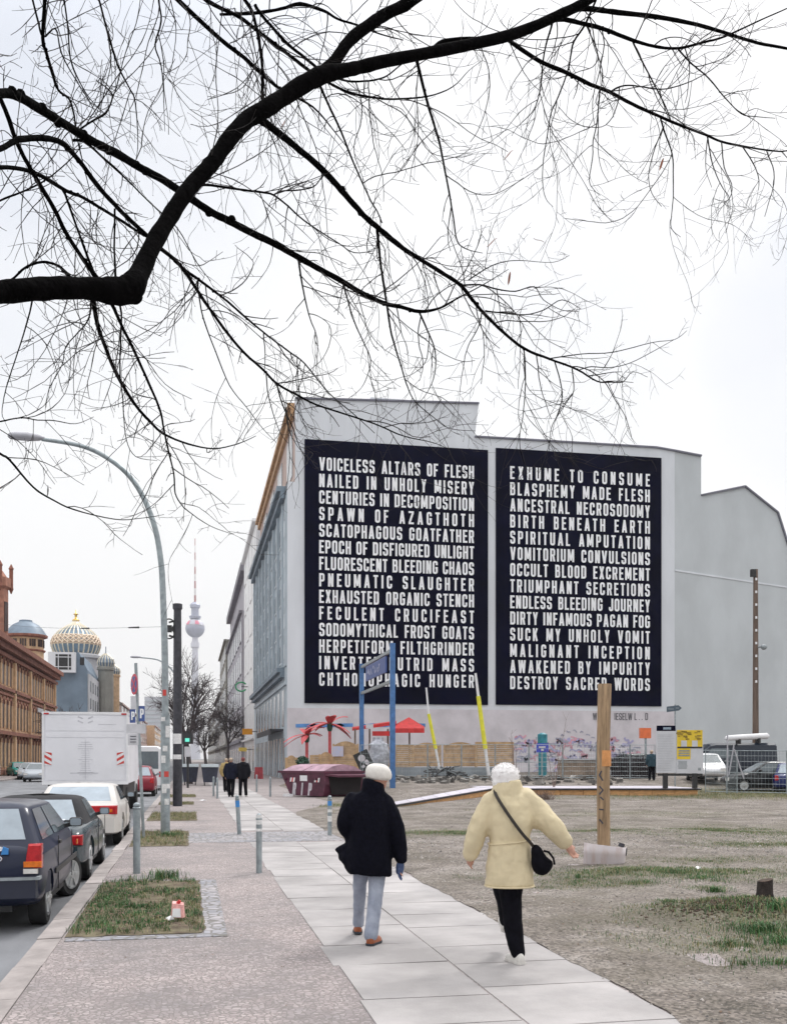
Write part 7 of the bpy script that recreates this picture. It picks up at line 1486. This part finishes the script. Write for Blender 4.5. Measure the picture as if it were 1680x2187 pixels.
for x in (tx0+.12, tx1-.12): g = MB(); g.box(x-.07, x+.07, tyr-.03, tyr-.01, tz1-.075, tz1-.03); g.build('marker_lamp', M['red_lens'], tr_, world=True)
g = MB(); g.box(tx0+.15, tx1-.15, tyr+.1, tyr+6.1, .45, tz0); g.box(xm-.6, xm+.6, tyr+6.0, tyr+7.6, .3, .7); g.build('chassis', M['black'], tr_, world=True)
g = MB(); g.box(tx0+.1, tx1-.1, tyr-.06, tyr+.08, .35, .50); g.build('rear_bumper', M['dark_steel'], tr_, world=True); g = MB(); g.box(xm-.26, xm+.26, tyr-.02, tyr, tz0+.02, tz0+.07); g.build('number_plate', M['black'], tr_, world=True)
for x in (tx0+.35, tx1-.35): g = MB(); g.box(x-.24, x+.24, tyr-.08, tyr-.055, .36, .49); g.build('tail_light', M['red_lens'], tr_, world=True)
for y_ in (tyr+1.6, tyr+6.8):
    for s in (-1, 1): g = MB(); g.lathe([(.2,-.13),(.42,-.14),(.45,-.1),(.45,.1),(.42,.14),(.2,.13)], (xm+s*.95, y_, .33), 24, axis='x'); g.build('wheel', M['rubber'], tr_, world=True)
g = MB(); g.rings([[V(x, y, z) for x, z in ((xm-1.05,.5),(xm+1.05,.5),(xm+1.05,1.5),(xm+.9,2.45),(xm-.9,2.45),(xm-1.05,1.5))] for y in (tyr+6.3, tyr+7.9)]); g.build('cab', M['white_paint'], tr_, world=True, fix=True)
# --- other vehicles on the street
def simple_van(label, loc, rz, m, L=4.8, W=1.9, H=2.2, cat='van', name='parked_van', group=None):
    t = thing(name, label, cat, loc, rz, group); g = MB(); w = W/2
    def sec(y, zt, ww): return [V(-ww*.9,y,.3),V(ww*.9,y,.3),V(ww,y,.6),V(ww,y,1.15),V(ww*.88,y,zt-.12),V(ww*.7,y,zt),V(-ww*.7,y,zt),V(-ww*.88,y,zt-.12),V(-ww,y,1.15),V(-ww,y,.6)]
    g.rings([sec(0,H-.06,w*.95), sec(.1,H,w), sec(L*.66,H,w), sec(L*.72,H-.06,w), sec(L*.86,1.25,w*.97), sec(L*.97,1.0,w*.92), sec(L,.7,w*.8)]); g.build('body', m, t, fix=True, smooth=30)
    g = MB(); g.box(-w*.74, w*.74, -.012, .01, 1.2, H-.3); g.build('rear_window', M['glass'], t)
    g = MB(); g.prism([V(-w*.8,L*.735,H-.25), V(w*.8,L*.735,H-.25), V(w*.9,L*.855,1.32), V(-w*.9,L*.855,1.32)], V(0,.04,.02)); g.build('windscreen', M['glass'], t, fix=True)
    for s in (-1,1):
        g = MB(); g.prism([V(s*(w+.0),L*.52,1.2),V(s*w,L*.80,1.2),V(s*w*.93,L*.71,H-.3),V(s*w*.93,L*.52,H-.3)], (s*.01,0,0)); g.build('side_window', M['glass'], t, fix=True)
        for y_ in (L*.18, L*.82): g = MB(); g.lathe([(.18,-.09),(.31,-.1),(.33,-.06),(.33,.06),(.31,.1),(.18,.09)], (s*(w-.08),y_,.33), 20, axis='x'); g.build('wheel', M['rubber'], t)
        g = MB(); g.box(s*w*.85-.07,s*w*.85+.07,-.02,.01,.75,1.05); g.build('tail_light', M['red_lens'], t); g = MB(); g.box(s*w*.62-.14,s*w*.62+.14,L-.03,L+.02,.62,.78); g.build('headlight', M['white_lens'], t)
    return t
cst = [(0,.42,.66,.66,0),(.05,.28,.88,.78,.0),(.3,.23,.93,.83,.0),(.9,.2,.95,.84,.0),(2.2,.2,.93,.84,.0),(3.1,.2,.9,.83,.02),(3.8,.25,.80,.78,.02),(4.15,.34,.6,.62,0)]
cgh = ((.35,3.05,.76,.91),(.75,2.2,.58,1.40))
def simple_car(label, loc, rz, m, name='parked_car', group=None, front=True):
    return car(label, 'car', loc, rz, m, cst, cgh, (.75, 3.35), wr=.30, name=name, group=group,
      lights=[('tail_light', s*.66-.1, s*.66+.1, .035, .62, .86, 'red_lens', .15) for s in (1,-1)] + [('headlight', s*.55-.14, s*.55+.14, 4.11, .52, .68, 'white_lens', -.1) for s in (1,-1)])
def onroad(px, zc): v = P(px, HY, zc); return (v.x, v.y, -.12)
PT = paint('turquoise_paint', (.03,.30,.27)); PS = paint('silver_paint', (.40,.43,.47)); PR = paint('dark_red_paint', (.22,.015,.03)); PK = paint('black_paint', (.012,.013,.016)); PDB = paint('deep_blue_paint', (.012,.02,.11)); PGR = paint('bottle_green_paint', (.01,.035,.035)); PVW = paint('van_white', (.70,.70,.72))
simple_van('white van cut off at the left edge across the road', onroad(-28, 76), R(180), PVW, H=2.3)
simple_car('turquoise car standing across the road between the white van and the silver car', onroad(31, 98), R(200), PT)
simple_car('silver car across the road seen from the front, left of the truck', onroad(66, 88), R(184), PS)
simple_car('pale car half hidden by the left side of the white truck', onroad(88, 80), R(180), PS)
simple_van('white van parked beyond the truck, behind the tall street lamp', (XK-1.05, P(335,HY,56).y, -.12), 0, PVW, L=5, W=2.0, H=2.45)
simple_car('dark red car parked between the truck and the white van', (XK-1.0, P(311,HY,47).y, -.12), 0, PR)
# --- cars behind the lot fence
def onlot(px, zc): v = GT(px, zc); return (v.x, v.y, v.z)
simple_car('dark green car behind the twig hedge, right of the wooden post', onlot(1404, 64), R(82), PGR)
v_ = simple_van('dark blue van carrying a long white tube on its roof', onlot(1648, 56), R(76), paint('dark_van_paint', (.018,.025,.04)), L=4.9, W=1.9, H=2.0)
simple_car('white car mostly hidden behind the right information board', onlot(1495, 55), R(160), PVW)
simple_car('black car facing left behind the steel prop', onlot(1728, 48.5), R(78), PK)
simple_car('deep blue car at the right edge in front of the black car', onlot(1692, 46.4), R(-31), PDB)
a, c = P(1548, 1577, 55), P(1641, 1572, 55.5); d = (c-a).normalized(); t = thing('roof_tube', 'long white tube lying on the roof of the dark blue van', 'tube', tuple((a+c)/2)); g = MB(); g.tube([a, a+d*.12, c-d*.12, c], [.06,.15,.17,.08], 14); g.build('shell', M['white_paint'], t, world=True, smooth=40)
g = MB()
for f_ in (.3,.75): p = a.lerp(c, f_); g.box(p.x-.05, p.x+.05, p.y-.2, p.y+.2, p.z-.35, p.z-.1)
g.build('rack_feet', M['black'], t, world=True)
# ================================================================== people
def oring(cx, cy, z, rx, ry, n=28, tilt=0.0, p=2.3):
    out = []
    for j in range(n):
        a = 2*math.pi*j/n; c, s = math.cos(a), math.sin(a)
        out.append(V(cx+rx*math.copysign(abs(c)**(2/p), c), cy+ry*math.copysign(abs(s)**(2/p), s), z+tilt*c*rx))
    return out
def limb(g, pts, rad, k=6, n=14):
    sm = catmull([tuple(p)+(r,) for p, r in zip(pts, rad)], k)
    g.tube([q[:3] for q in sm], [q[3] for q in sm], n)
    for q in (sm[0], sm[-1]): g.ball(q[:3], q[3], q[3], q[3], 12, 8)
cl_tex = bpy.data.textures.new('cloth_folds', 'CLOUDS'); cl_tex.noise_scale = .11; cl_tex.noise_depth = 2
def finish(g, name, m, t, vox, it=8, folds=0.0):
    o = g.build(name, m, t, smooth=True)
    mods = [('REMESH', dict(mode='VOXEL', voxel_size=vox, use_smooth_shade=True)), ('SMOOTH', dict(factor=.5, iterations=it))]
    if folds: mods.append(('DISPLACE', dict(texture=cl_tex, strength=folds, mid_level=.5)))
    bake(o, mods)
    for p in o.data.polygons: p.use_smooth = True
    return o
def hand(g, w, d, side, curl=.5, s=1.0):
    """palm and five unequal bent fingers; w wrist, d pointing direction, side = direction of the thumb"""
    w, d, side = Vector(w), Vector(d).normalized(), Vector(side).normalized(); n = d.cross(side).normalized()
    limb(g, [w, w+d*.045*s, w+d*.085*s], [.024*s,.033*s,.030*s], 4, 10)
    for k, L_ in enumerate((.068,.076,.070,.054)):
        b = w+d*.085*s+side*(.030-.0205*k)*s; d1 = (d+n*.12).normalized(); d2 = (d*(1-curl*.5)+n*curl).normalized(); d3 = (d*(1-curl*1.1)+n*curl*1.5).normalized()
        p1 = b+d1*L_*.45*s; p2 = p1+d2*L_*.32*s; p3 = p2+d3*L_*.25*s
        g.tube([b-d*.02*s, b, p1, p2, p3], [.009*s,.0088*s,.0082*s,.0076*s,.005*s], 8)
    b = w+d*.03*s+side*.028*s; g.tube([b-side*.01*s, b+(side*.6+d*.6)*.028*s, b+(side*.5+d)*.05*s+n*.008], [.012*s,.010*s,.007*s], 8)
def shoe(t, name, heel, toe, m, sole, w=.045, h=.075, lift=.0):
    heel, toe = Vector(heel), Vector(toe); d = toe-heel; L_ = d.length; d.normalize(); u = UP.cross(d).normalized(); nup = d.cross(u)
    if nup.z < 0: nup = -nup
    g = MB(); rr_ = []
    for s, ww, hh in ((-.01,.5,.7),(.03,.78,.95),(.18,.82,1.25),(.34,.86,1.2),(.5,.92,.92),(.7,1.0,.72),(.87,.86,.62),(.97,.5,.5),(1.0,.25,.3)):
        c = heel+d*L_*s; rr_.append([c+u*w*ww*math.cos(a)+nup*(.018+h*hh*max(0, math.sin(a))) for a in [k*math.pi/9 for k in range(10)]] + [c-u*w*ww*.9+nup*.016, c+u*w*ww*.9+nup*.016])
    g.rings(rr_); o = g.build(name, m, t, smooth=50, fix=True)
    g = MB(); rr_ = []
    for s, ww in ((-.02,.5),(.04,.85),(.3,.86),(.7,1.06),(.9,.85),(1.01,.3)): c = heel+d*L_*s; rr_.append([c+u*w*ww*1.05+nup*z if k < 1 else c-u*w*ww*1.05+nup*z for k, z in ((0,0),(0,.02),(1,.02),(1,0))])
    g.rings(rr_); g.build('sole', sole, o, fix=True); return o
def head_parts(g, c, yaw, s=1.0):
    c = Vector(c); f = V(math.sin(yaw), math.cos(yaw), 0); r = V(math.cos(yaw), -math.sin(yaw), 0)
    def at(a, b_, z): return c+r*a*s+f*b_*s+UP*z*s
    g.ball(at(0,-.008,.02), .074*s,.088*s,.095*s, 20, 14); g.ball(at(0,.022,-.035), .058*s,.064*s,.075*s, 18, 12)
    g.tube([at(0,.078,.02), at(0,.098,-.012), at(0,.085,-.024)], [.010*s,.014*s,.012*s], 8); g.ball(at(0,.070,-.055), .024*s,.016*s,.010*s, 10, 6); g.ball(at(0,.066,-.085), .024*s,.022*s,.020*s, 10, 6)
    for q in (-1,1): g.ball(at(q*.075,-.004,-.005), .012*s,.020*s,.030*s, 8, 8); g.ball(at(q*.032,.062,.012), .016*s,.014*s,.012*s, 8, 6)
    return at
def person(label, org, head_c, yaw, neck, arms, legs, torso, skin=None, vox=.009, s=1.0):
    t = thing('person', label, 'person', tuple(org), -TH)
    g = MB(); at = head_parts(g, head_c, yaw, s); limb(g, [neck, Vector(head_c)-UP*.05], [.052,.05], 4)
    g.rings([oring(*q) for q in torso])
    for sh, el, wr_, hd, sd in arms:
        limb(g, [sh, el, wr_], [.052,.042,.028]); hand(g, wr_, hd, sd)
    for hp, kn, an in legs: limb(g, [hp, kn, an], [.065,.040,.028])
    o = finish(g, 'body', skin or M['skin'], t, vox, 3)
    e = MB(); 
    for q in (-1,1): e.ball(at(q*.032,.074,.014), .008,.006,.006, 8, 6)
    e.build('eyes', M['black'], o)
    return t, at
M['black_coat'] = mat('black_wool_coat', (.0045,.0048,.010), .95, 0, .3, 40, .15, 200, spec=.12, fold=.8)
M['cream_coat'] = mat('cream_jacket_cloth', (.64,.545,.36), .75, 0, .07, 5, .10, 160, fold=.55, fstretch=(1.2,1.2,.5), fscale=6)
M['jeans'] = mat('pale_blue_grey_trousers', (.26,.29,.37), .85, 0, .14, 7, .12, 220, col2=(.33,.36,.44), fold=.6, fstretch=(1.5,1.5,.5))
M['black_trousers'] = mat('black_trousers', (.004,.004,.007), .9, 0, .3, 20, spec=.12)
M['wool_white'] = mat('white_wool', (.74,.71,.67), .95, 0, .05, 30, .12, 120)
M['white_hair'] = mat('white_hair', (.84,.82,.82), .9, 0, .05, 40, .08, 80)
M['tan_shoe'] = mat('rust_brown_leather', (.28,.075,.025), .5, 0, .2, 14); M['dark_sole'] = mat('dark_sole', (.03,.035,.045), .7, 0, .2, 10); M['sneaker'] = mat('white_sneaker', (.60,.58,.55), .6, 0, .1, 14)
M['blue_glove'] = mat('blue_knit_glove', (.06,.09,.19), .9, 0, .2, 30)
# ---- woman in the black coat
o1 = P(785, HY, 9.24).xy.to_3d(); o1.z = .008
t, at = person('woman in a black coat, pale trousers and white beret walking on the slab path', o1, (.105,.03,1.455), .45, (.06,.0,1.33),
  [((-.15,0,1.27),(-.225,-.05,1.05),(-.155,.09,.93),(.3,.6,-.6),(0,.3,1)), ((.155,0,1.27),(.262,-.03,1.02),(.297,-.02,.72),(-.04,.1,-1),(.1,.99,0))],
  [((-.06,.02,.78),(-.075,.13,.42),(-.086,.29,.09)), ((.085,0,.78),(.075,-.08,.43),(.035,-.25,.08))],
  [(0,0,.75,.14,.11),(.01,0,.95,.13,.10),(.01,0,1.15,.16,.11),(.0,0,1.27,.16,.09),(.03,0,1.34,.07,.06)])
g = MB()
g.rings([oring(*q) for q in ((.018,-.0,.592,.196,.155,28,-.09),(.018,0,.63,.203,.165,28,-.08),(.012,0,.76,.205,.17),(.015,0,.90,.192,.165),(.018,0,1.05,.192,.165),(.008,0,1.18,.202,.155),(-.002,0,1.265,.190,.135),(.005,0,1.315,.145,.11),(.03,0,1.345,.10,.09))])
limb(g, [(-.135,0,1.265),(-.165,-.03,1.20),(-.205,-.05,1.06),(-.165,.02,.96),(-.13,.08,.90)], [.075,.078,.074,.068,.07])
g.tube([(-.10,.02,.82),(-.19,.03,.80),(-.30,.04,.815)], [.13,.085,.012], 12); g.tube([(-.10,.0,.74),(-.20,.02,.745),(-.268,.02,.75)], [.13,.085,.025], 12); g.tube([(-.12,0,.68),(-.2,.01,.70)], [.1,.05], 12)
limb(g, [(.135,0,1.262),(.185,-.01,1.19),(.262,-.03,1.02),(.287,-.025,.87),(.300,-.02,.745)], [.078,.078,.071,.066,.06]); g.tube([(.300,-.02,.76),(.304,-.02,.705)], [.062,.056], 14)
g.rings([oring(.046,.0,1.30,.12,.11), oring(.05,.0,1.36,.112,.105,28,-.15), oring(.052,.005,1.43,.098,.10,28,-.25), oring(.052,.01,1.445,.085,.088,28,-.25)])
finish(g, 'coat', M['black_coat'], t, .013, 5, .022)
g = MB(); limb(g, [(-.062,.02,.76),(-.066,.05,.60),(-.078,.13,.42),(-.088,.24,.22),(-.092,.30,.105)], [.075,.072,.060,.054,.055]); limb(g, [(.085,0,.76),(.083,-.02,.60),(.075,-.08,.42),(.05,-.18,.22),(.034,-.245,.085)], [.085,.082,.070,.064,.066]); g.ball((.01,0,.76),.16,.13,.09)
finish(g, 'trousers', M['jeans'], t, .012, 4, .018)
shoe(t, 'shoe', (-.095,.255,.01), (-.11,.49,.0), M['tan_shoe'], M['dark_sole'], .042, .065); shoe(t, 'shoe', (.022,-.30,.0), (.105,-.075,.0), M['tan_shoe'], M['dark_sole'], .044, .068)
g = MB(); g.rings([oring(.098,.02,1.452,.098,.105,28,-.10,2), oring(.098,.02,1.458,.112,.118,28,-.11,2), oring(.098,.02,1.49,.124,.128,28,-.12,2), oring(.097,.02,1.53,.121,.126,28,-.10,2), oring(.094,.02,1.565,.103,.108,28,-.08,2), oring(.09,.02,1.588,.07,.075,28,-.05,2), oring(.086,.02,1.598,.03,.03,28,0,2)])
g.rings([oring(.100,.02,1.44,.093,.10,28,-.10,2), oring(.100,.02,1.462,.101,.108,28,-.10,2), oring(.1,.02,1.463,.09,.097,28,-.10,2)])
o = g.build('beret', M['wool_white'], t, smooth=True); bake(o, [('SUBSURF', dict(levels=1, render_levels=1)), ('DISPLACE', dict(texture=cl_tex, strength=.012))])
g = MB(); hand(g, (.299,-.018,.722), (-.12,.05,-1), (.2,.98,0), .35, 1.18); finish(g, 'glove', M['blue_glove'], t, .0055, 2)
# ---- woman in the cream jacket
o2 = P(1095, HY, 8.28).xy.to_3d(); o2.z = .008
t, at = person('white haired woman in a cream jacket and black trousers, right arm swung out', o2, (-.055,.03,1.475), -.1, (-.045,0,1.36),
  [((-.19,0,1.29),(-.285,.0,1.06),(-.332,.05,.87),(-.1,.4,-1),(0,1,.3)), ((.13,0,1.31),(.315,-.04,1.085),(.425,-.035,.955),(.55,.0,-.85),(.5,.6,.4))],
  [((-.08,0,.78),(-.06,.22,.48),(-.01,.40,.22)), ((.03,0,.78),(-.005,-.03,.43),(.03,-.09,.06))],
  [(-.03,0,.75,.13,.11),(-.03,0,.95,.12,.10),(-.01,0,1.15,.15,.11),(-.03,0,1.28,.16,.09),(-.045,0,1.36,.07,.06)])
g = MB()
g.rings([oring(*q) for q in ((-.028,0,.605,.188,.165),(-.028,0,.63,.196,.172),(-.03,0,.80,.180,.168),(-.032,0,.93,.168,.160),(-.030,0,.985,.160,.152),(-.026,0,1.04,.172,.165),(-.018,0,1.15,.185,.165),(-.028,0,1.26,.195,.15),(-.035,0,1.33,.155,.12),(-.045,0,1.375,.10,.095))])
limb(g, [(-.175,0,1.285),(-.225,0,1.19),(-.283,0,1.06),(-.32,.02,.95),(-.34,.04,.865)], [.092,.092,.086,.078,.066])
g.tube([(-.14,0,1.22),(-.24,0,1.08)], [.10,.075], 12); g.tube([(.10,0,1.24),(.24,-.01,1.12)], [.11,.08], 12)
limb(g, [(.105,0,1.315),(.19,-.01,1.22),(.305,-.035,1.095),(.37,-.035,1.02),(.412,-.035,.972)], [.092,.098,.094,.082,.066]); g.tube([(.385,-.035,1.0),(.428,-.035,.952)], [.076,.064], 14)
g.rings([oring(-.045,0,1.35,.125,.115), oring(-.045,.005,1.40,.122,.115,28,.08), oring(-.047,.01,1.452,.106,.108,28,.12), oring(-.047,.012,1.458,.09,.094,28,.12)])
jk = finish(g, 'jacket', M['cream_coat'], t, .011, 2, .026)
def band(par, pts, w_, m, lift_=.004, nm='seam'):
    gg = MB(); sm_ = catmull([tuple(p) for p in pts], 4); gg.tube(sm_, w_, 6); gg.build(nm, m, par)
M['seam'] = mat('jacket_seam', (.40,.34,.235), .8, 0, .08, 6)
def ring_band(cx, z, rx, ry, w_, nm, tilt=0):
    q = oring(cx, 0, z, rx, ry, 40, tilt); q.append(q[0]); gg = MB(); gg.tube(q, w_, 6, cap=False); gg.build(nm, M['cream_coat'], jk)
ring_band(-.028,.612,.197,.173,.008,'hem'); ring_band(-.030,.968,.168,.160,.007,'waist_fold',.12)
g = MB(); limb(g, [(.02,0,.78),(-.02,-.01,.60),(-.012,-.02,.44),(.0,-.05,.26),(.030,-.085,.085)], [.105,.098,.084,.077,.060]); limb(g, [(-.07,0,.78),(-.075,.12,.62),(-.05,.22,.47),(-.015,.36,.27)], [.09,.085,.068,.055]); g.ball((-.03,0,.76),.15,.13,.09)
finish(g, 'trousers', M['black_trousers'], t, .012, 4, .016)
shoe(t, 'shoe', (.055,-.155,.0), (-.035,.075,.0), M['sneaker'], M['sneaker'], .045, .066); shoe(t, 'shoe', (-.02,.36,.17), (-.02,.58,.26), M['sneaker'], M['sneaker'], .043, .062)
g = MB(); hc = V(-.06,.02,1.50); g.ball(hc, .112,.115,.098, 24, 16); g.ball(hc+V(-.055,-.02,-.055), .055,.07,.055, 14, 10); g.ball(hc+V(.06,-.02,-.055), .052,.07,.055, 14, 10); g.ball(hc+V(0,-.05,-.04), .085,.062,.06, 14, 10)
o = finish(g, 'hair', M['white_hair'], t, .010, 3)
g = MB(); rs = random.Random(31)
for _ in range(190):
    a, e = rs.uniform(0,6.283), rs.uniform(-.75,1.5); n = V(math.cos(a)*math.cos(e), math.sin(a)*math.cos(e), math.sin(e)); p = hc+V(n.x*.110, n.y*.112, n.z*.096-(.02 if e < 0 else 0)); tv = n.cross(V(rs.uniform(-1,1),rs.uniform(-1,1),rs.uniform(-1,1))).normalized()
    g.tube([p-n*.006, p+n*.006+tv*.012, p+n*.009+tv*.026, p+tv*.038-n*.002], [.002,.0028,.0024,.001], 4)
g.build('curls', M['white_hair'], o)
bg = thing('shoulder_bag', 'black shoulder bag with a strap across the back of the woman in cream', 'bag', tuple(o2), -TH)
g = MB(); rr_ = []
for x, z0, z1, ry in ((.128,.80,.94,.03),(.145,.735,.965,.05),(.19,.705,.962,.058),(.225,.700,.905,.058),(.255,.715,.86,.052),(.285,.745,.835,.04),(.305,.79,.82,.02)):
    zm, hh = (z0+z1)/2, (z1-z0)/2; rr_.append([V(x, -.125+ry*math.cos(a), zm+hh*math.sin(a)) for a in [k*6.2832/14 for k in range(14)]])
g.rings(rr_); o = g.build('pouch', M['black_trousers'], bg, smooth=True, fix=True); bake(o, [('SUBSURF', dict(levels=1, render_levels=1)), ('DISPLACE', dict(texture=cl_tex, strength=.014))])
g = MB(); pts = [(-.10,.05,1.41),(-.145,-.03,1.395),(-.15,-.10,1.352),(-.10,-.158,1.26),(-.02,-.185,1.14),(.055,-.187,1.04),(.115,-.172,.975),(.145,-.14,.94)]; sm = catmull([tuple(p) for p in pts], 4); rr_ = []
for i, p in enumerate(sm):
    p = Vector(p); d = (Vector(sm[min(i+1,len(sm)-1)])-Vector(sm[max(0,i-1)])).normalized(); n = V(0,-1,.15).normalized(); w_ = d.cross(n).normalized()*.0125; rr_.append([p-w_, p-w_+n*.006, p+w_+n*.006, p+w_])
g.rings(rr_); g.build('strap', mat('dark_brown_strap', (.02,.015,.012), .6, 0, .2, 20), bg)
g = MB(); g.tube([(.22,-.185,.91),(.26,-.19,.90),(.30,-.17,.85),(.312,-.15,.80)], .009, 8); g.build('handle', M['black_trousers'], bg)
# ---- distant people
def walker(label, org, h, coat, trs, hairm, ph, cw=.24, cl=.78):
    k = h/1.7
    t, at = person(label, org, (0,.02,1.575*k), 0, (0,0,1.45*k), [((q*.18,0,1.40*k),(q*.25,-.03,1.13*k),(q*.24,.05,.90*k),(0,.2,-1),(-q*.3,.9,0)) for q in (-1,1)],
      [((-.09,0,.86*k),(-.095,.12*ph,.46*k),(-.095,.16*ph-.0,.09)), ((.09,0,.86*k),(.095,-.05*ph,.46*k),(.095,-.22*ph,.1))], [(0,0,.82*k,.15,.11),(0,0,1.1*k,.15,.11),(0,0,1.38*k,.18,.1),(0,0,1.46*k,.07,.06)], vox=.016)
    g = MB(); g.rings([oring(*q) for q in ((0,0,cl*k,cw*.92,.17),(0,0,1.0*k,cw*.88,.165),(0,0,1.2*k,cw*.9,.165),(0,0,1.38*k,cw*.86,.14),(0,0,1.455*k,.13,.11),(0,0,1.50*k,.085,.085))])
    for q in (-1,1): limb(g, [(q*.18,0,1.38*k),(q*.26,-.03,1.12*k),(q*.235,.05,.90*k)], [.085,.08,.065])
    finish(g, 'coat', coat, t, .02, 4, .02); g = MB()
    limb(g, [(-.09,0,.86*k),(-.095,.12*ph,.46*k),(-.095,.16*ph,.10)], [.1,.08,.07]); limb(g, [(.09,0,.86*k),(.095,-.05*ph,.46*k),(.095,-.22*ph,.10)], [.1,.08,.07]); finish(g, 'trousers', trs, t, .018, 3)
    shoe(t, 'shoe', (-.095,.16*ph-.06,.0), (-.1,.16*ph+.2,0), M['sneaker'] if ph < 0 else M['black'], M['dark_sole']); shoe(t, 'shoe', (.095,-.22*ph-.05,.0), (.1,-.22*ph+.2,0), M['sneaker'] if ph < 0 else M['black'], M['dark_sole'])
    g = MB(); g.ball((0,-.005,1.615*k), .086,.098,.085, 14, 10); g.build('hair', hairm, t, smooth=True); return t
hr1 = mat('grey_blond_hair', (.42,.33,.25), .8, 0, .2, 20); hr2 = mat('dark_red_cap', (.18,.04,.04), .8, 0, .2, 20)
walker('distant person on the left of the couple in dark jackets, grey blond hair', P(493, HY, 43.6).xy.to_3d(), 1.68, mat('navy_jacket', (.008,.010,.022), .9, 0, .3, 10, spec=.2), M['black_trousers'], hr1, 1)
walker('distant person on the right of the dark couple, with dark red cap', P(519, HY, 43.6).xy.to_3d(), 1.70, mat('black_jacket', (.006,.006,.010), .9, 0, .3, 10, spec=.2), M['black_trousers'], hr2, -1)
walker('distant person with fair hair and a yellowish top just ahead of the couple', P(483, HY, 50).xy.to_3d(), 1.66, mat('ochre_top', (.38,.28,.12), .9, 0, .2, 10), M['black_trousers'], hr1, 1)
v = GT(1391, 54); walker('person in a dark teal jacket standing left of the information board', v, 1.62, mat('dark_teal_jacket', (.02,.05,.07), .9, 0, .2, 10), M['black_trousers'], hr1, .3)
# ================================================================== air
hm = bpy.data.materials.new('haze_air'); hm.use_nodes = True; hn = hm.node_tree; hn.nodes.clear()
ho = hn.nodes.new('ShaderNodeOutputMaterial'); hv = hn.nodes.new('ShaderNodeVolumePrincipled'); hv.inputs['Color'].default_value = (.93, .93, .97, 1); hv.inputs['Density'].default_value = .00015; hv.inputs['Anisotropy'].default_value = .2
hn.links.new(hv.outputs[0], ho.inputs['Volume'])
g = MB(); g.box(-1550, 1550, -450, 3600, -1.6, 420); tag(g.build('haze', hm), kind='stuff')
